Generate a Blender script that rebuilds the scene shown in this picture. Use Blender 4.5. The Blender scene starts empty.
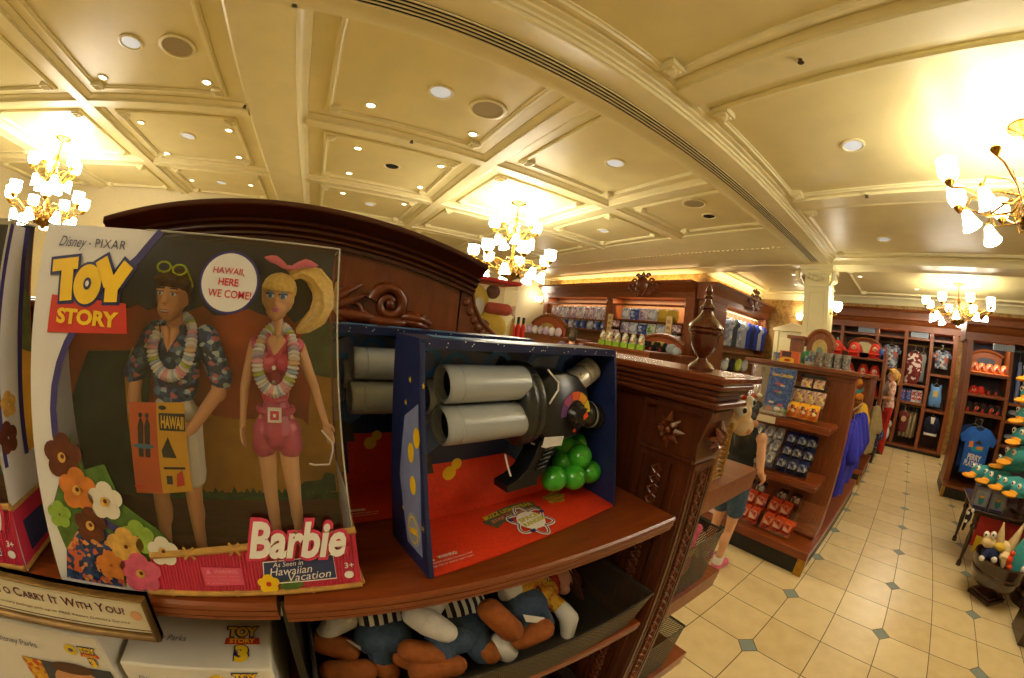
import bpy, bmesh, math, random
from mathutils import Vector, Matrix, Quaternion, noise
random.seed(7)
PI = math.pi
scn = bpy.context.scene
COL = scn.collection

# ------------------------------------------------------------------ camera, world, exposure
cd = bpy.data.cameras.new('camera')
cam = bpy.data.objects.new('camera', cd)
COL.objects.link(cam)
cd.type = 'PANO'
cd.sensor_fit = 'HORIZONTAL'
cd.sensor_width = 36.0
cd.sensor_height = 36.0 * 678 / 1024
cd.clip_start = 0.02
cd.panorama_type = 'FISHEYE_LENS_POLYNOMIAL'
cd.fisheye_fov = math.radians(200)
(cd.fisheye_polynomial_k0, cd.fisheye_polynomial_k1, cd.fisheye_polynomial_k2,
 cd.fisheye_polynomial_k3, cd.fisheye_polynomial_k4) = (0.0, -0.07800344, 0.00014870089, -7.3407605e-06, 8.2190019e-07)
cam.matrix_world = Matrix(((0.49531794, -0.09115599, 0.86391592, 0), (0.86111482, -0.07971201, -0.50212276, 0), (0.11463597, 0.99264121, 0.03901298, 1.5), (0, 0, 0, 1)))
scn.camera = cam
w = bpy.data.worlds.new('world')
scn.world = w
w.use_nodes = True
w.node_tree.nodes['Background'].inputs[0].default_value = (1.0, 0.88, 0.72, 1)
w.node_tree.nodes['Background'].inputs[1].default_value = 0.05
vs = scn.view_settings
vs.view_transform = 'Standard'
vs.look = 'None'
vs.exposure = 0.58
vs.gamma = 1.0
vs.use_curve_mapping = False
scn.cycles.max_bounces = 6
scn.cycles.diffuse_bounces = 3
scn.cycles.glossy_bounces = 3
scn.cycles.transparent_max_bounces = 16
scn.cycles.use_denoising = True
scn.cycles.sample_clamp_indirect = 4.0
LAMP = (1.0, 0.94, 0.82)

# ------------------------------------------------------------------ materials
def lin(c):
    if isinstance(c, str):
        c = [int(c[i:i + 2], 16) / 255 for i in (0, 2, 4)]
    return tuple(x / 12.92 if x <= .04045 else ((x + .055) / 1.055) ** 2.4 for x in c)

MATS = {}
def new_mat(name):
    m = bpy.data.materials.new(name)
    m.use_nodes = True
    nt = m.node_tree
    return m, nt, nt.nodes['Principled BSDF']

def ramp(nt, stops, interp='LINEAR'):
    r = nt.nodes.new('ShaderNodeValToRGB')
    cr = r.color_ramp
    cr.interpolation = interp
    while len(cr.elements) < len(stops):
        cr.elements.new(0.5)
    for e, (p, c) in zip(cr.elements, stops):
        e.position = p
        e.color = (*c, 1)
    return r

def coords(nt, scale=(1, 1, 1), kind='Object'):
    t = nt.nodes.new('ShaderNodeTexCoord')
    mp = nt.nodes.new('ShaderNodeMapping')
    mp.inputs['Scale'].default_value = scale
    nt.links.new(t.outputs[kind], mp.inputs['Vector'])
    return mp.outputs[0]

def P(name, col, rough=.5, metal=0., var=0., vscale=30., bump=0., coat=0., emit=None, spec=.5):
    """Principled material whose colour varies a little with noise."""
    if name in MATS:
        return MATS[name]
    m, nt, b = new_mat(name)
    c = lin(col)
    b.inputs['Roughness'].default_value = rough
    b.inputs['Metallic'].default_value = metal
    b.inputs['Coat Weight'].default_value = coat
    b.inputs['Specular IOR Level'].default_value = spec
    n = nt.nodes.new('ShaderNodeTexNoise')
    n.inputs['Scale'].default_value = vscale
    n.inputs['Detail'].default_value = 3
    nt.links.new(coords(nt), n.inputs['Vector'])
    lo = tuple(max(0, x * (1 - var)) for x in c)
    hi = tuple(min(1, x * (1 + var)) for x in c)
    r = ramp(nt, [(.3, lo), (.7, hi)])
    nt.links.new(n.outputs[0], r.inputs[0])
    nt.links.new(r.outputs[0], b.inputs['Base Color'])
    if bump:
        bp = nt.nodes.new('ShaderNodeBump')
        bp.inputs['Strength'].default_value = bump
        bp.inputs['Distance'].default_value = .01
        nt.links.new(n.outputs[0], bp.inputs['Height'])
        nt.links.new(bp.outputs[0], b.inputs['Normal'])
    if emit:
        b.inputs['Emission Color'].default_value = (*emit[0], 1)
        b.inputs['Emission Strength'].default_value = emit[1]
    MATS[name] = m
    return m

def wood(name, c1, c2, axis='y', rough=.32, scale=1.0, coat=.25):
    if name in MATS:
        return MATS[name]
    m, nt, b = new_mat(name)
    st = {'x': (2, 22, 22), 'y': (22, 2, 22), 'z': (22, 22, 2)}[axis]
    v = coords(nt, tuple(s * scale for s in st))
    n = nt.nodes.new('ShaderNodeTexNoise')
    n.inputs['Scale'].default_value = 3
    n.inputs['Detail'].default_value = 6
    n.inputs['Roughness'].default_value = .6
    n.inputs['Distortion'].default_value = .6
    nt.links.new(v, n.inputs['Vector'])
    r = ramp(nt, [(.25, lin(c1)), (.55, tuple((a + b_) / 2 for a, b_ in zip(lin(c1), lin(c2)))), (.75, lin(c2))])
    nt.links.new(n.outputs[0], r.inputs[0])
    nt.links.new(r.outputs[0], b.inputs['Base Color'])
    bp = nt.nodes.new('ShaderNodeBump')
    bp.inputs['Strength'].default_value = .06
    bp.inputs['Distance'].default_value = .004
    nt.links.new(n.outputs[0], bp.inputs['Height'])
    nt.links.new(bp.outputs[0], b.inputs['Normal'])
    b.inputs['Roughness'].default_value = rough
    b.inputs['Coat Weight'].default_value = coat
    b.inputs['Coat Roughness'].default_value = .2
    MATS[name] = m
    return m

def cells(name, cols, scale=40, rough=.7, smooth=False, base=None, cover=1.0, stretch=(1, 1, 1)):
    """Printed fabric or packaging: random cells of the given colours, on a base colour where cover < 1."""
    if name in MATS:
        return MATS[name]
    m, nt, b = new_mat(name)
    v = coords(nt, stretch)
    vo = nt.nodes.new('ShaderNodeTexVoronoi')
    vo.inputs['Scale'].default_value = scale
    nt.links.new(v, vo.inputs['Vector'])
    sep = nt.nodes.new('ShaderNodeSeparateColor')
    nt.links.new(vo.outputs['Color'], sep.inputs[0])
    k = len(cols)
    r = ramp(nt, [(i / k, lin(c)) for i, c in enumerate(cols)], 'CONSTANT')
    nt.links.new(sep.outputs[0], r.inputs[0])
    out = r.outputs[0]
    if base is not None:
        lt = nt.nodes.new('ShaderNodeMath')
        lt.operation = 'LESS_THAN'
        lt.inputs[1].default_value = .36
        nt.links.new(vo.outputs['Distance'], lt.inputs[0])
        l2 = nt.nodes.new('ShaderNodeMath')
        l2.operation = 'LESS_THAN'
        l2.inputs[1].default_value = cover
        nt.links.new(sep.outputs[1], l2.inputs[0])
        mu = nt.nodes.new('ShaderNodeMath')
        mu.operation = 'MULTIPLY'
        nt.links.new(lt.outputs[0], mu.inputs[0])
        nt.links.new(l2.outputs[0], mu.inputs[1])
        mx = nt.nodes.new('ShaderNodeMix')
        mx.data_type = 'RGBA'
        nt.links.new(mu.outputs[0], mx.inputs['Factor'])
        mx.inputs['A'].default_value = (*lin(base), 1)
        nt.links.new(out, mx.inputs['B'])
        out = mx.outputs['Result']
    nt.links.new(out, b.inputs['Base Color'])
    b.inputs['Roughness'].default_value = rough
    MATS[name] = m
    return m

def stripes(name, cols, axis='x', scale=20, rough=.7):
    if name in MATS:
        return MATS[name]
    m, nt, b = new_mat(name)
    v = coords(nt)
    s = nt.nodes.new('ShaderNodeSeparateXYZ')
    nt.links.new(v, s.inputs[0])
    mm = nt.nodes.new('ShaderNodeMath')
    mm.operation = 'MULTIPLY'
    mm.inputs[1].default_value = scale
    nt.links.new(s.outputs['xyz'.index(axis)], mm.inputs[0])
    f = nt.nodes.new('ShaderNodeMath')
    f.operation = 'FRACT'
    nt.links.new(mm.outputs[0], f.inputs[0])
    k = len(cols)
    r = ramp(nt, [(i / k, lin(c)) for i, c in enumerate(cols)], 'CONSTANT')
    nt.links.new(f.outputs[0], r.inputs[0])
    nt.links.new(r.outputs[0], b.inputs['Base Color'])
    b.inputs['Roughness'].default_value = rough
    MATS[name] = m
    return m

def clear(name, tint=(1, 1, 1), gloss=.06, rough=.06):
    """Thin clear plastic sheet."""
    if name in MATS:
        return MATS[name]
    m, nt, b = new_mat(name)
    nt.nodes.remove(b)
    t = nt.nodes.new('ShaderNodeBsdfTransparent')
    t.inputs[0].default_value = (*tint, 1)
    g = nt.nodes.new('ShaderNodeBsdfGlossy')
    g.inputs['Roughness'].default_value = rough
    lw = nt.nodes.new('ShaderNodeLayerWeight')
    lw.inputs[0].default_value = .25
    mp = nt.nodes.new('ShaderNodeMapRange')
    mp.inputs['To Min'].default_value = gloss
    mp.inputs['To Max'].default_value = .6
    nt.links.new(lw.outputs['Fresnel'], mp.inputs[0])
    mx = nt.nodes.new('ShaderNodeMixShader')
    nt.links.new(mp.outputs[0], mx.inputs[0])
    nt.links.new(t.outputs[0], mx.inputs[1])
    nt.links.new(g.outputs[0], mx.inputs[2])
    nt.links.new(mx.outputs[0], nt.nodes['Material Output'].inputs[0])
    MATS[name] = m
    return m

def mesh_mat(name, col, scale, axes=(0, 1), hole=.36, rough=.4, metal=.6):
    """Perforated sheet or wire mesh: a diamond lattice with open holes."""
    if name in MATS:
        return MATS[name]
    m, nt, b = new_mat(name)
    b.inputs['Base Color'].default_value = (*lin(col), 1)
    b.inputs['Roughness'].default_value = rough
    b.inputs['Metallic'].default_value = metal
    v = coords(nt)
    s = nt.nodes.new('ShaderNodeSeparateXYZ')
    nt.links.new(v, s.inputs[0])
    def mth(op, a, b_=None):
        n = nt.nodes.new('ShaderNodeMath')
        n.operation = op
        for i, x in enumerate((a, b_)):
            if x is None:
                continue
            if isinstance(x, (int, float)):
                n.inputs[i].default_value = x
            else:
                nt.links.new(x, n.inputs[i])
        return n.outputs[0]
    # along = x + y so that both directions of a bin's walls get the lattice
    al = mth('ADD', s.outputs[0], s.outputs[1])
    a = mth('ADD', mth('MULTIPLY', al, scale), mth('MULTIPLY', s.outputs[2], scale))
    c = mth('SUBTRACT', mth('MULTIPLY', al, scale), mth('MULTIPLY', s.outputs[2], scale))
    fa = mth('ABSOLUTE', mth('SUBTRACT', mth('FRACT', a), .5))
    fc = mth('ABSOLUTE', mth('SUBTRACT', mth('FRACT', c), .5))
    h = mth('LESS_THAN', mth('MAXIMUM', fa, fc), hole)
    t = nt.nodes.new('ShaderNodeBsdfTransparent')
    mx = nt.nodes.new('ShaderNodeMixShader')
    nt.links.new(h, mx.inputs[0])
    nt.links.new(b.outputs[0], mx.inputs[1])
    nt.links.new(t.outputs[0], mx.inputs[2])
    nt.links.new(mx.outputs[0], nt.nodes['Material Output'].inputs[0])
    MATS[name] = m
    return m

# ------------------------------------------------------------------ mesh builder
class MB:
    def __init__(self):
        self.v = []
        self.f = []
        self.mi = []
        self.cur = 0

    def mat(self, i):
        self.cur = i
        return self

    def add(self, vs, fs):
        o = len(self.v)
        self.v += [tuple(p) for p in vs]
        self.f += [tuple(i + o for i in f) for f in fs]
        self.mi += [self.cur] * len(fs)
        return self

    def box(self, x0, x1, y0, y1, z0, z1):
        vs = [(x, y, z) for z in (z0, z1) for y in (y0, y1) for x in (x0, x1)]
        return self.add(vs, [(0, 2, 3, 1), (4, 5, 7, 6), (0, 1, 5, 4), (2, 6, 7, 3), (0, 4, 6, 2), (1, 3, 7, 5)])

    def cbox(self, c, s, R=None):
        hx, hy, hz = s[0] / 2, s[1] / 2, s[2] / 2
        vs = []
        for z in (-hz, hz):
            for y in (-hy, hy):
                for x in (-hx, hx):
                    p = Vector((x, y, z))
                    if R is not None:
                        p = R @ p
                    vs.append(p + Vector(c))
        return self.add(vs, [(0, 2, 3, 1), (4, 5, 7, 6), (0, 1, 5, 4), (2, 6, 7, 3), (0, 4, 6, 2), (1, 3, 7, 5)])

    def prism(self, poly, a, b, fn):
        """Polygon (2D) extruded from a to b; fn(p, q, t) -> 3D."""
        n = len(poly)
        vs = [fn(p, q, a) for p, q in poly] + [fn(p, q, b) for p, q in poly]
        fs = [tuple(range(n))[::-1], tuple(range(n, 2 * n))]
        fs += [(i, (i + 1) % n, n + (i + 1) % n, n + i) for i in range(n)]
        return self.add(vs, fs)

    def loft(self, rings, closed=True, caps=True):
        n = len(rings[0])
        vs = [p for r in rings for p in r]
        fs = []
        for k in range(len(rings) - 1):
            for i in range(n if closed else n - 1):
                j = (i + 1) % n
                fs.append((k * n + i, k * n + j, (k + 1) * n + j, (k + 1) * n + i))
        if caps and closed:
            fs.append(tuple(range(n))[::-1])
            fs.append(tuple((len(rings) - 1) * n + i for i in range(n)))
        return self.add(vs, fs)

    def lathe(self, prof, c=(0, 0, 0), n=24, R=None, caps=True):
        rings = []
        for r, z in prof:
            ring = []
            for i in range(n):
                a = 2 * PI * i / n
                p = Vector((max(r, 1e-5) * math.cos(a), max(r, 1e-5) * math.sin(a), z))
                if R is not None:
                    p = R @ p
                ring.append(p + Vector(c))
            rings.append(ring)
        return self.loft(rings, True, caps)

    def tube(self, pts, r, n=8, closed=False):
        pts = [Vector(p) for p in pts]
        m = len(pts)
        rs = r if isinstance(r, (list, tuple)) else [r] * m
        rings = []
        up = None
        for i, p in enumerate(pts):
            if closed:
                t = pts[(i + 1) % m] - pts[i - 1]
            else:
                t = pts[min(i + 1, m - 1)] - pts[max(i - 1, 0)]
            if t.length < 1e-9:
                t = Vector((0, 0, 1))
            t.normalize()
            if up is None:
                up = Vector((0, 0, 1)) if abs(t.z) < .9 else Vector((1, 0, 0))
            s = t.cross(up)
            if s.length < 1e-6:
                s = t.cross(Vector((0, 1, 0)))
            s.normalize()
            up = s.cross(t).normalized()
            rings.append([p + (s * math.cos(2 * PI * k / n) + up * math.sin(2 * PI * k / n)) * rs[i] for k in range(n)])
        if closed:
            rings.append(rings[0])
            return self.loft(rings, True, False)
        return self.loft(rings)

    def ell(self, c, r, R=None, nu=14, nv=9):
        rings = []
        r = (r, r, r) if isinstance(r, (int, float)) else r
        for j in range(nv + 1):
            b = -PI / 2 + PI * j / nv
            ring = []
            for i in range(nu):
                a = 2 * PI * i / nu
                cb = max(math.cos(b), 1e-3)
                p = Vector((r[0] * cb * math.cos(a), r[1] * cb * math.sin(a), r[2] * math.sin(b)))
                if R is not None:
                    p = R @ p
                ring.append(p + Vector(c))
            rings.append(ring)
        return self.loft(rings)

    def cap(self, a, b, ra, rb, n=10):
        """Tapered limb with round ends."""
        a, b = Vector(a), Vector(b)
        d = b - a
        L = max(d.length, 1e-6)
        q = Vector((0, 0, 1)).rotation_difference(d / L).to_matrix()
        prof = [(ra * math.sin(t), -ra * math.cos(t)) for t in (.05, .5, 1.0, PI / 2)]
        prof += [(rb * math.cos(t), L + rb * math.sin(t)) for t in (0, .55, 1.05, 1.52)]
        return self.lathe(prof, a, n, q)

    def text(self, body, size, fn, ext=.0006, bold=0., shear=0., align='CENTER', spacing=1.0, bend=None):
        c = bpy.data.curves.new('t', 'FONT')
        c.body = body
        c.size = size
        c.extrude = ext
        c.offset = bold
        c.shear = shear
        c.align_x = align
        c.align_y = 'CENTER'
        c.space_character = spacing
        c.resolution_u = 3
        o = bpy.data.objects.new('t', c)
        COL.objects.link(o)
        me = bpy.data.meshes.new_from_object(o)
        bpy.data.objects.remove(o)
        bpy.data.curves.remove(c)
        vs = []
        for v in me.vertices:
            x, y, z = v.co
            if bend:
                y += bend(x)
            vs.append(fn(x, y, z))
        self.add(vs, [tuple(p.vertices) for p in me.polygons])
        bpy.data.meshes.remove(me)
        return self

    def build(self, name, mats, parent=None, smooth=True, angle=40, bevel=0., local=False, loc=None, tag=None, recalc=True, sub=0):
        me = bpy.data.meshes.new(name)
        off = Vector((0, 0, 0))
        if parent is not None and not local:
            off = Vector(parent.get('_at', parent.location))
        if loc is not None:
            off = Vector(loc)
        me.from_pydata([tuple(Vector(p) - off) for p in self.v], [], self.f)
        if recalc:
            bm = bmesh.new()
            bm.from_mesh(me)
            bmesh.ops.recalc_face_normals(bm, faces=bm.faces)
            bm.to_mesh(me)
            bm.free()
        mats = mats if isinstance(mats, (list, tuple)) else [mats]
        for m in mats:
            me.materials.append(m)
        me.polygons.foreach_set('material_index', self.mi)
        if smooth:
            me.polygons.foreach_set('use_smooth', [True] * len(me.polygons))
            me.set_sharp_from_angle(angle=math.radians(angle))
        me.update()
        o = bpy.data.objects.new(name, me)
        COL.objects.link(o)
        if parent is not None:
            o.parent = parent
        if loc is not None:
            o.location = loc
        if bevel:
            b = o.modifiers.new('bevel', 'BEVEL')
            b.width = bevel
            b.segments = 2
            b.limit_method = 'ANGLE'
        if sub:
            s = o.modifiers.new('sub', 'SUBSURF')
            s.levels = s.render_levels = sub
        if tag:
            label(o, *tag)
        return o

def label(o, lab, cat, group=None):
    o['label'] = lab
    o['category'] = cat
    if group:
        o['group'] = group
    return o

def thing(name, lab, cat, loc=(0, 0, 0), rz=0., group=None):
    o = bpy.data.objects.new(name, None)
    COL.objects.link(o)
    o.location = loc
    o.rotation_euler = (0, 0, rz)
    o.empty_display_size = .05
    return label(o, lab, cat, group)

def struct(o):
    o['kind'] = 'structure'
    return o

def dup(root, loc=None, rz=None, lab=None, group=None, scale=None):
    r = root.copy()
    COL.objects.link(r)
    if loc is not None:
        r.location = loc
    if rz is not None:
        r.rotation_euler = (0, 0, rz)
    if scale is not None:
        r.scale = scale
    if lab:
        r['label'] = lab
    if group:
        r['group'] = group
    for ch in list(root.children):
        c = ch.copy()
        COL.objects.link(c)
        c.parent = r
        for g in list(ch.children):
            d = g.copy()
            COL.objects.link(d)
            d.parent = c
    return r

def arc(c, r, a0, a1, n, fn):
    return [fn(c[0] + r * math.cos(a0 + (a1 - a0) * i / n), c[1] + r * math.sin(a0 + (a1 - a0) * i / n)) for i in range(n + 1)]

def Rx(a): return Matrix.Rotation(a, 3, 'X')
def Ry(a): return Matrix.Rotation(a, 3, 'Y')
def Rz(a): return Matrix.Rotation(a, 3, 'Z')

# shared materials
WOOD_Y = wood('mahogany_lengthwise', '4a200e', '783a18', 'y')
WOOD_X = wood('mahogany_crosswise', '4a200e', '783a18', 'x')
WOOD_Z = wood('mahogany_upright', '44200f', '6c351a', 'z')
WOOD_D = wood('mahogany_dark', '34140a', '55230e', 'z')
CARVED = P('carved_mahogany', '6b3010', .35, var=.25, vscale=60, coat=.3)
SHELFW = wood('shelf_mahogany', '6a2d0e', '94481a', 'y')
SHELFX = wood('shelf_mahogany_cross', '6a2d0e', '94481a', 'x')
FARW = wood('shop_cherry_upright', '6b3212', '92501f', 'z', .4, 1, .15)
FARWX = wood('shop_cherry_rail', '6b3212', '92501f', 'x', .4, 1, .15)
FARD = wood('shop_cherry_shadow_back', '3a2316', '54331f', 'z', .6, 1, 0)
BLACK = P('black_plinth', '0d0c0d', .45, var=.2)
BRASS = P('aged_brass', 'b08a3c', .28, 1.0, var=.15)
WHITEP = P('white_card', 'ece6da', .55, var=.02)
CLEAR = clear('clear_plastic_sheet')

# ================================================================== THE ROOM
def floor_mat():
    m, nt, b = new_mat('cream_floor_tiles')
    T, X0, Y0 = 0.3386, -0.3111, 2.4904
    s = nt.nodes.new('ShaderNodeSeparateXYZ')
    v = coords(nt)
    nt.links.new(v, s.inputs[0])
    def mth(op, a, b_=None, c_=None):
        n = nt.nodes.new('ShaderNodeMath')
        n.operation = op
        for i, x in enumerate((a, b_, c_)):
            if x is None:
                continue
            if isinstance(x, (int, float)):
                n.inputs[i].default_value = x
            else:
                nt.links.new(x, n.inputs[i])
        return n.outputs[0]
    x = mth('MULTIPLY', mth('SUBTRACT', s.outputs[0], X0), 1 / T)
    y = mth('MULTIPLY', mth('SUBTRACT', s.outputs[1], Y0), 1 / T)
    ex, ey = mth('PINGPONG', x, 1.0), mth('PINGPONG', y, 1.0)
    dia = mth('LESS_THAN', mth('ADD', ex, ey), .178)
    diag = mth('LESS_THAN', mth('ADD', ex, ey), .2)
    gx, gy = mth('PINGPONG', x, .5), mth('PINGPONG', y, .5)
    gr = mth('LESS_THAN', mth('MINIMUM', gx, gy), .0085)
    gr = mth('MAXIMUM', gr, diag)
    # a tone for each tile
    wn = nt.nodes.new('ShaderNodeTexWhiteNoise')
    wn.noise_dimensions = '2D'
    cb = nt.nodes.new('ShaderNodeCombineXYZ')
    nt.links.new(mth('FLOOR', x), cb.inputs[0])
    nt.links.new(mth('FLOOR', y), cb.inputs[1])
    nt.links.new(cb.outputs[0], wn.inputs['Vector'])
    n1 = nt.nodes.new('ShaderNodeTexNoise')
    n1.inputs['Scale'].default_value = 9
    n1.inputs['Detail'].default_value = 5
    nt.links.new(v, n1.inputs['Vector'])
    mixv = mth('ADD', mth('MULTIPLY', wn.outputs[0], .35), mth('MULTIPLY', n1.outputs[0], .65))
    r = ramp(nt, [(.25, lin('cdb280')), (.5, lin('dac292')), (.75, lin('e2cc9e'))])
    nt.links.new(mixv, r.inputs[0])
    def mix(fac, a, b_):
        mx = nt.nodes.new('ShaderNodeMix')
        mx.data_type = 'RGBA'
        nt.links.new(fac, mx.inputs['Factor'])
        for k, q in (('A', a), ('B', b_)):
            if isinstance(q, tuple):
                mx.inputs[k].default_value = (*q, 1)
            else:
                nt.links.new(q, mx.inputs[k])
        return mx.outputs['Result']
    c = mix(gr, r.outputs[0], lin('5d4a30'))
    c = mix(dia, c, lin('7f8a86'))
    nt.links.new(c, b.inputs['Base Color'])
    nt.links.new(mth('ADD', mth('MULTIPLY', gr, .3), .3), b.inputs['Roughness'])
    bp = nt.nodes.new('ShaderNodeBump')
    bp.inputs['Strength'].default_value = .15
    bp.inputs['Distance'].default_value = .004
    nt.links.new(mth('SUBTRACT', mth('MULTIPLY', n1.outputs[0], .3), gr), bp.inputs['Height'])
    nt.links.new(bp.outputs[0], b.inputs['Normal'])
    return m

def paper_mat():
    """Gold damask wallpaper."""
    m, nt, b = new_mat('gold_damask_wallpaper')
    v = coords(nt)
    wv = nt.nodes.new('ShaderNodeTexVoronoi')
    wv.inputs['Scale'].default_value = 4.5
    nt.links.new(v, wv.inputs['Vector'])
    n = nt.nodes.new('ShaderNodeTexNoise')
    n.inputs['Scale'].default_value = 16
    n.inputs['Detail'].default_value = 2
    n.inputs['Distortion'].default_value = 1.5
    nt.links.new(v, n.inputs['Vector'])
    a = nt.nodes.new('ShaderNodeMath')
    a.operation = 'MULTIPLY_ADD'
    nt.links.new(wv.outputs[0], a.inputs[0])
    a.inputs[1].default_value = .6
    nt.links.new(n.outputs[0], a.inputs[2])
    r = ramp(nt, [(.55, lin('8f6a33')), (.66, lin('b48d4e')), (.8, lin('c29a55')), (.9, lin('9a7238'))])
    nt.links.new(a.outputs[0], r.inputs[0])
    nt.links.new(r.outputs[0], b.inputs['Base Color'])
    b.inputs['Roughness'].default_value = .6
    return m

CEIL = P('cream_ceiling_paint', 'eadca0', .38, var=.05, vscale=3)
CEILM = P('cream_moulding_paint', 'f0e4b0', .36, var=.03, vscale=6)
PAPER = paper_mat()
WALLP = P('cream_wall_paint', 'ddcda0', .6, var=.03)

fl = MB().box(-9.8, 4.4, -6.2, 10.0, -.06, 0).build('floor', floor_mat())
struct(fl)
Z = 3.15
struct(MB().box(-9.8, 4.4, -6.2, 10.0, Z, Z + .08).build('ceiling', CEIL))

struct(MB().box(-9.8, -9.6, -6.2, 6.95, 0, Z).build('wall_left', WALLP))
struct(MB().box(-9.8, 4.4, -6.2, -6.0, 0, Z).build('wall_rear', WALLP))
struct(MB().box(4.2, 4.4, -6.2, 10, 0, Z).build('wall_right', WALLP))
struct(MB().box(-9.8, -3.98, 6.75, 6.95, 0, Z).build('wall_front', PAPER))
struct(MB().box(-4.18, -3.98, 6.95, 10, 0, Z).build('wall_side', PAPER))
struct(MB().box(-4.0, 4.4, 9.8, 10, 0, Z).build('wall_back', PAPER))
struct(MB().box(-6.75, -6.55, -6.1, -1.0, 0, Z).build('wall_inner', WALLP))

# --- ceiling beams, bands and panel mouldings
def ring(mb, x0, x1, y0, y1, z, w, h, blocks=0.):
    """Rectangular moulding of rounded section, mitred at the corners, with carved corner blocks."""
    prof = [(-w / 2, 0), (-w / 2, -h * .5), (-w * .25, -h), (w * .15, -h), (w * .3, -h * .55), (w / 2, -h * .45), (w / 2, 0)]
    loop = [(x0, y0, 1, 1), (x1, y0, -1, 1), (x1, y1, -1, -1), (x0, y1, 1, -1), (x0, y0, 1, 1)]
    mb.loft([[(x + sx * p, y + sy * p, z + q) for p, q in prof] for x, y, sx, sy in loop], closed=True, caps=False)
    if blocks:
        for x, y, sx, sy in loop[:4]:
            cx, cy = x + sx * blocks * .5, y + sy * blocks * .5
            mb.cbox((cx, cy, z - h * .8), (blocks, blocks, h * 1.6))
            mb.ell((cx, cy, z - h * 1.6), (blocks * .32, blocks * .32, h * .9), nu=8, nv=5)
            for a in range(4):
                q = PI / 4 + a * PI / 2
                mb.ell((cx + math.cos(q) * blocks * .32, cy + math.sin(q) * blocks * .32, z - h * 1.6), (blocks * .16, blocks * .16, h * .5), nu=6, nv=4)

def band(mb, x0, x1, y0, y1, z, d=.05, lip=.035):
    """A flat band dropped below the ceiling with a stepped lip along both long sides."""
    mb.box(x0, x1, y0, y1, z - d, z)
    if x1 - x0 > y1 - y0:
        for yy, s in ((y0, -1), (y1, 1)):
            mb.prism([(0, 0), (0, -d * .55), (s * lip * .5, -d * .45), (s * lip, -d * .12), (s * lip, 0)], x0, x1, lambda p, q, t, yy=yy: (t, yy + p, z + q))
    else:
        for xx, s in ((x0, -1), (x1, 1)):
            mb.prism([(0, 0), (0, -d * .55), (s * lip * .5, -d * .45), (s * lip, -d * .12), (s * lip, 0)], y0, y1, lambda p, q, t, xx=xx: (xx + p, t, z + q))

n_trim = [0]
def trim(mb, mat=None, **kw):
    n_trim[0] += 1
    return struct(mb.build('trim_%d' % n_trim[0], mat or CEILM, **kw))

# long beam above the aisle (runs away from the camera) with its crown mouldings
def long_beam(x0, x1, y0, y1, zb, crown_l, crown_r):
    mb = MB()
    prof = [(x0 - crown_l, Z), (x0 - crown_l, Z - .02), (x0 - crown_l * .55, Z - .035), (x0 - .03, zb + .02), (x0 - .03, zb - .012), (x0, zb - .012), (x0 + .02, zb),
            (x1 - .02, zb), (x1, zb - .012), (x1 + .03, zb - .012), (x1 + .03, zb + .02), (x1 + .045, zb + .022), (x1 + .05, zb + .04), (x1 + .075, zb + .046), (x1 + .08, zb + .062), (x1 + .115, zb + .066), (x1 + .12, zb + .078), (x1 + crown_r, Z - .018), (x1 + crown_r, Z)]
    mb.prism(prof, y0, y1, lambda p, q, t: (p, t, q))
    return mb
trim(long_beam(-1.72, -1.33, -6, 6.3, 3.05, .1, .16))
# the slotted air grille let into its underside
gt = thing('ceiling_air_grille', 'long slotted air grille running along the beam in the ceiling', 'air grille', (-1.55, 2.0, 3.05))
mb = MB()
for i in range(5):
    mb.box(-1.55 - .060 + i * .029, -1.55 - .052 + i * .029, -5.8, 6.1, 3.038, 3.05)
mb.build('grille_frame', CEILM, gt)
MB().box(-1.61, -1.485, -5.8, 6.1, 3.0465, 3.0505).build('slot', P('dark_slot', '1a140a', .9), gt)

def cross_beam(y0, y1, x0, x1, zb, crown):
    prof = [(y0 - crown, Z), (y0 - crown, Z - .022), (y0 - crown * .6, Z - .04), (y0 - .03, zb + .02), (y0 - .03, zb - .012), (y0, zb - .012), (y0 + .02, zb),
            (y1 - .02, zb), (y1, zb - .012), (y1 + .03, zb - .012), (y1 + .03, zb + .02), (y1 + crown * .6, Z - .04), (y1 + crown, Z - .022), (y1 + crown, Z)]
    return MB().prism(prof, x0, x1, lambda p, q, t: (t, p, q))
trim(cross_beam(-.90, -.53, -9.6, -1.72, 3.05, .1))
# beam across the shop at the column
trim(cross_beam(6.32, 6.72, -9.6, 4.2, 3.05, .1))
# flat soffit before the front wall with its stepped cornice
mb = MB()
prof = [(4.62, Z), (4.62, 3.125), (4.72, 3.11), (4.80, 3.085), (5.25, 3.085), (5.28, 3.07), (5.75, 3.07), (5.78, 3.055), (6.32, 3.055), (6.32, Z)]
mb.prism(prof, -9.6, -1.72, lambda p, q, t: (t, p, q))
for i in range(90):
    mb.box(-9.5 + i * .086, -9.5 + i * .086 + .04, 5.30, 5.34, 3.055, 3.07)
trim(mb)
S = 1.635
XS = [-1.80, -3.30, -5.03, -6.76, -8.5]
YU = [-.44, 1.405, 3.10, 4.64]
YL = [-.99, -2.75, -4.48, -6.0]
mb = MB()
for x in XS[1:]:
    band(mb, x - .06, x + .06, YU[0], YU[-1], Z, .05, .06)
    if x > -6.5:
        band(mb, x - .06, x + .06, YL[-1], YL[0], Z, .05, .06)
for y in YU[1:-1]:
    band(mb, XS[-1], XS[0], y - .06, y + .06, Z, .052, .06)
for y in YL[1:-1]:
    band(mb, -6.55, XS[0], y - .06, y + .06, Z, .052, .06)
trim(mb)
mb = MB()
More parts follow.
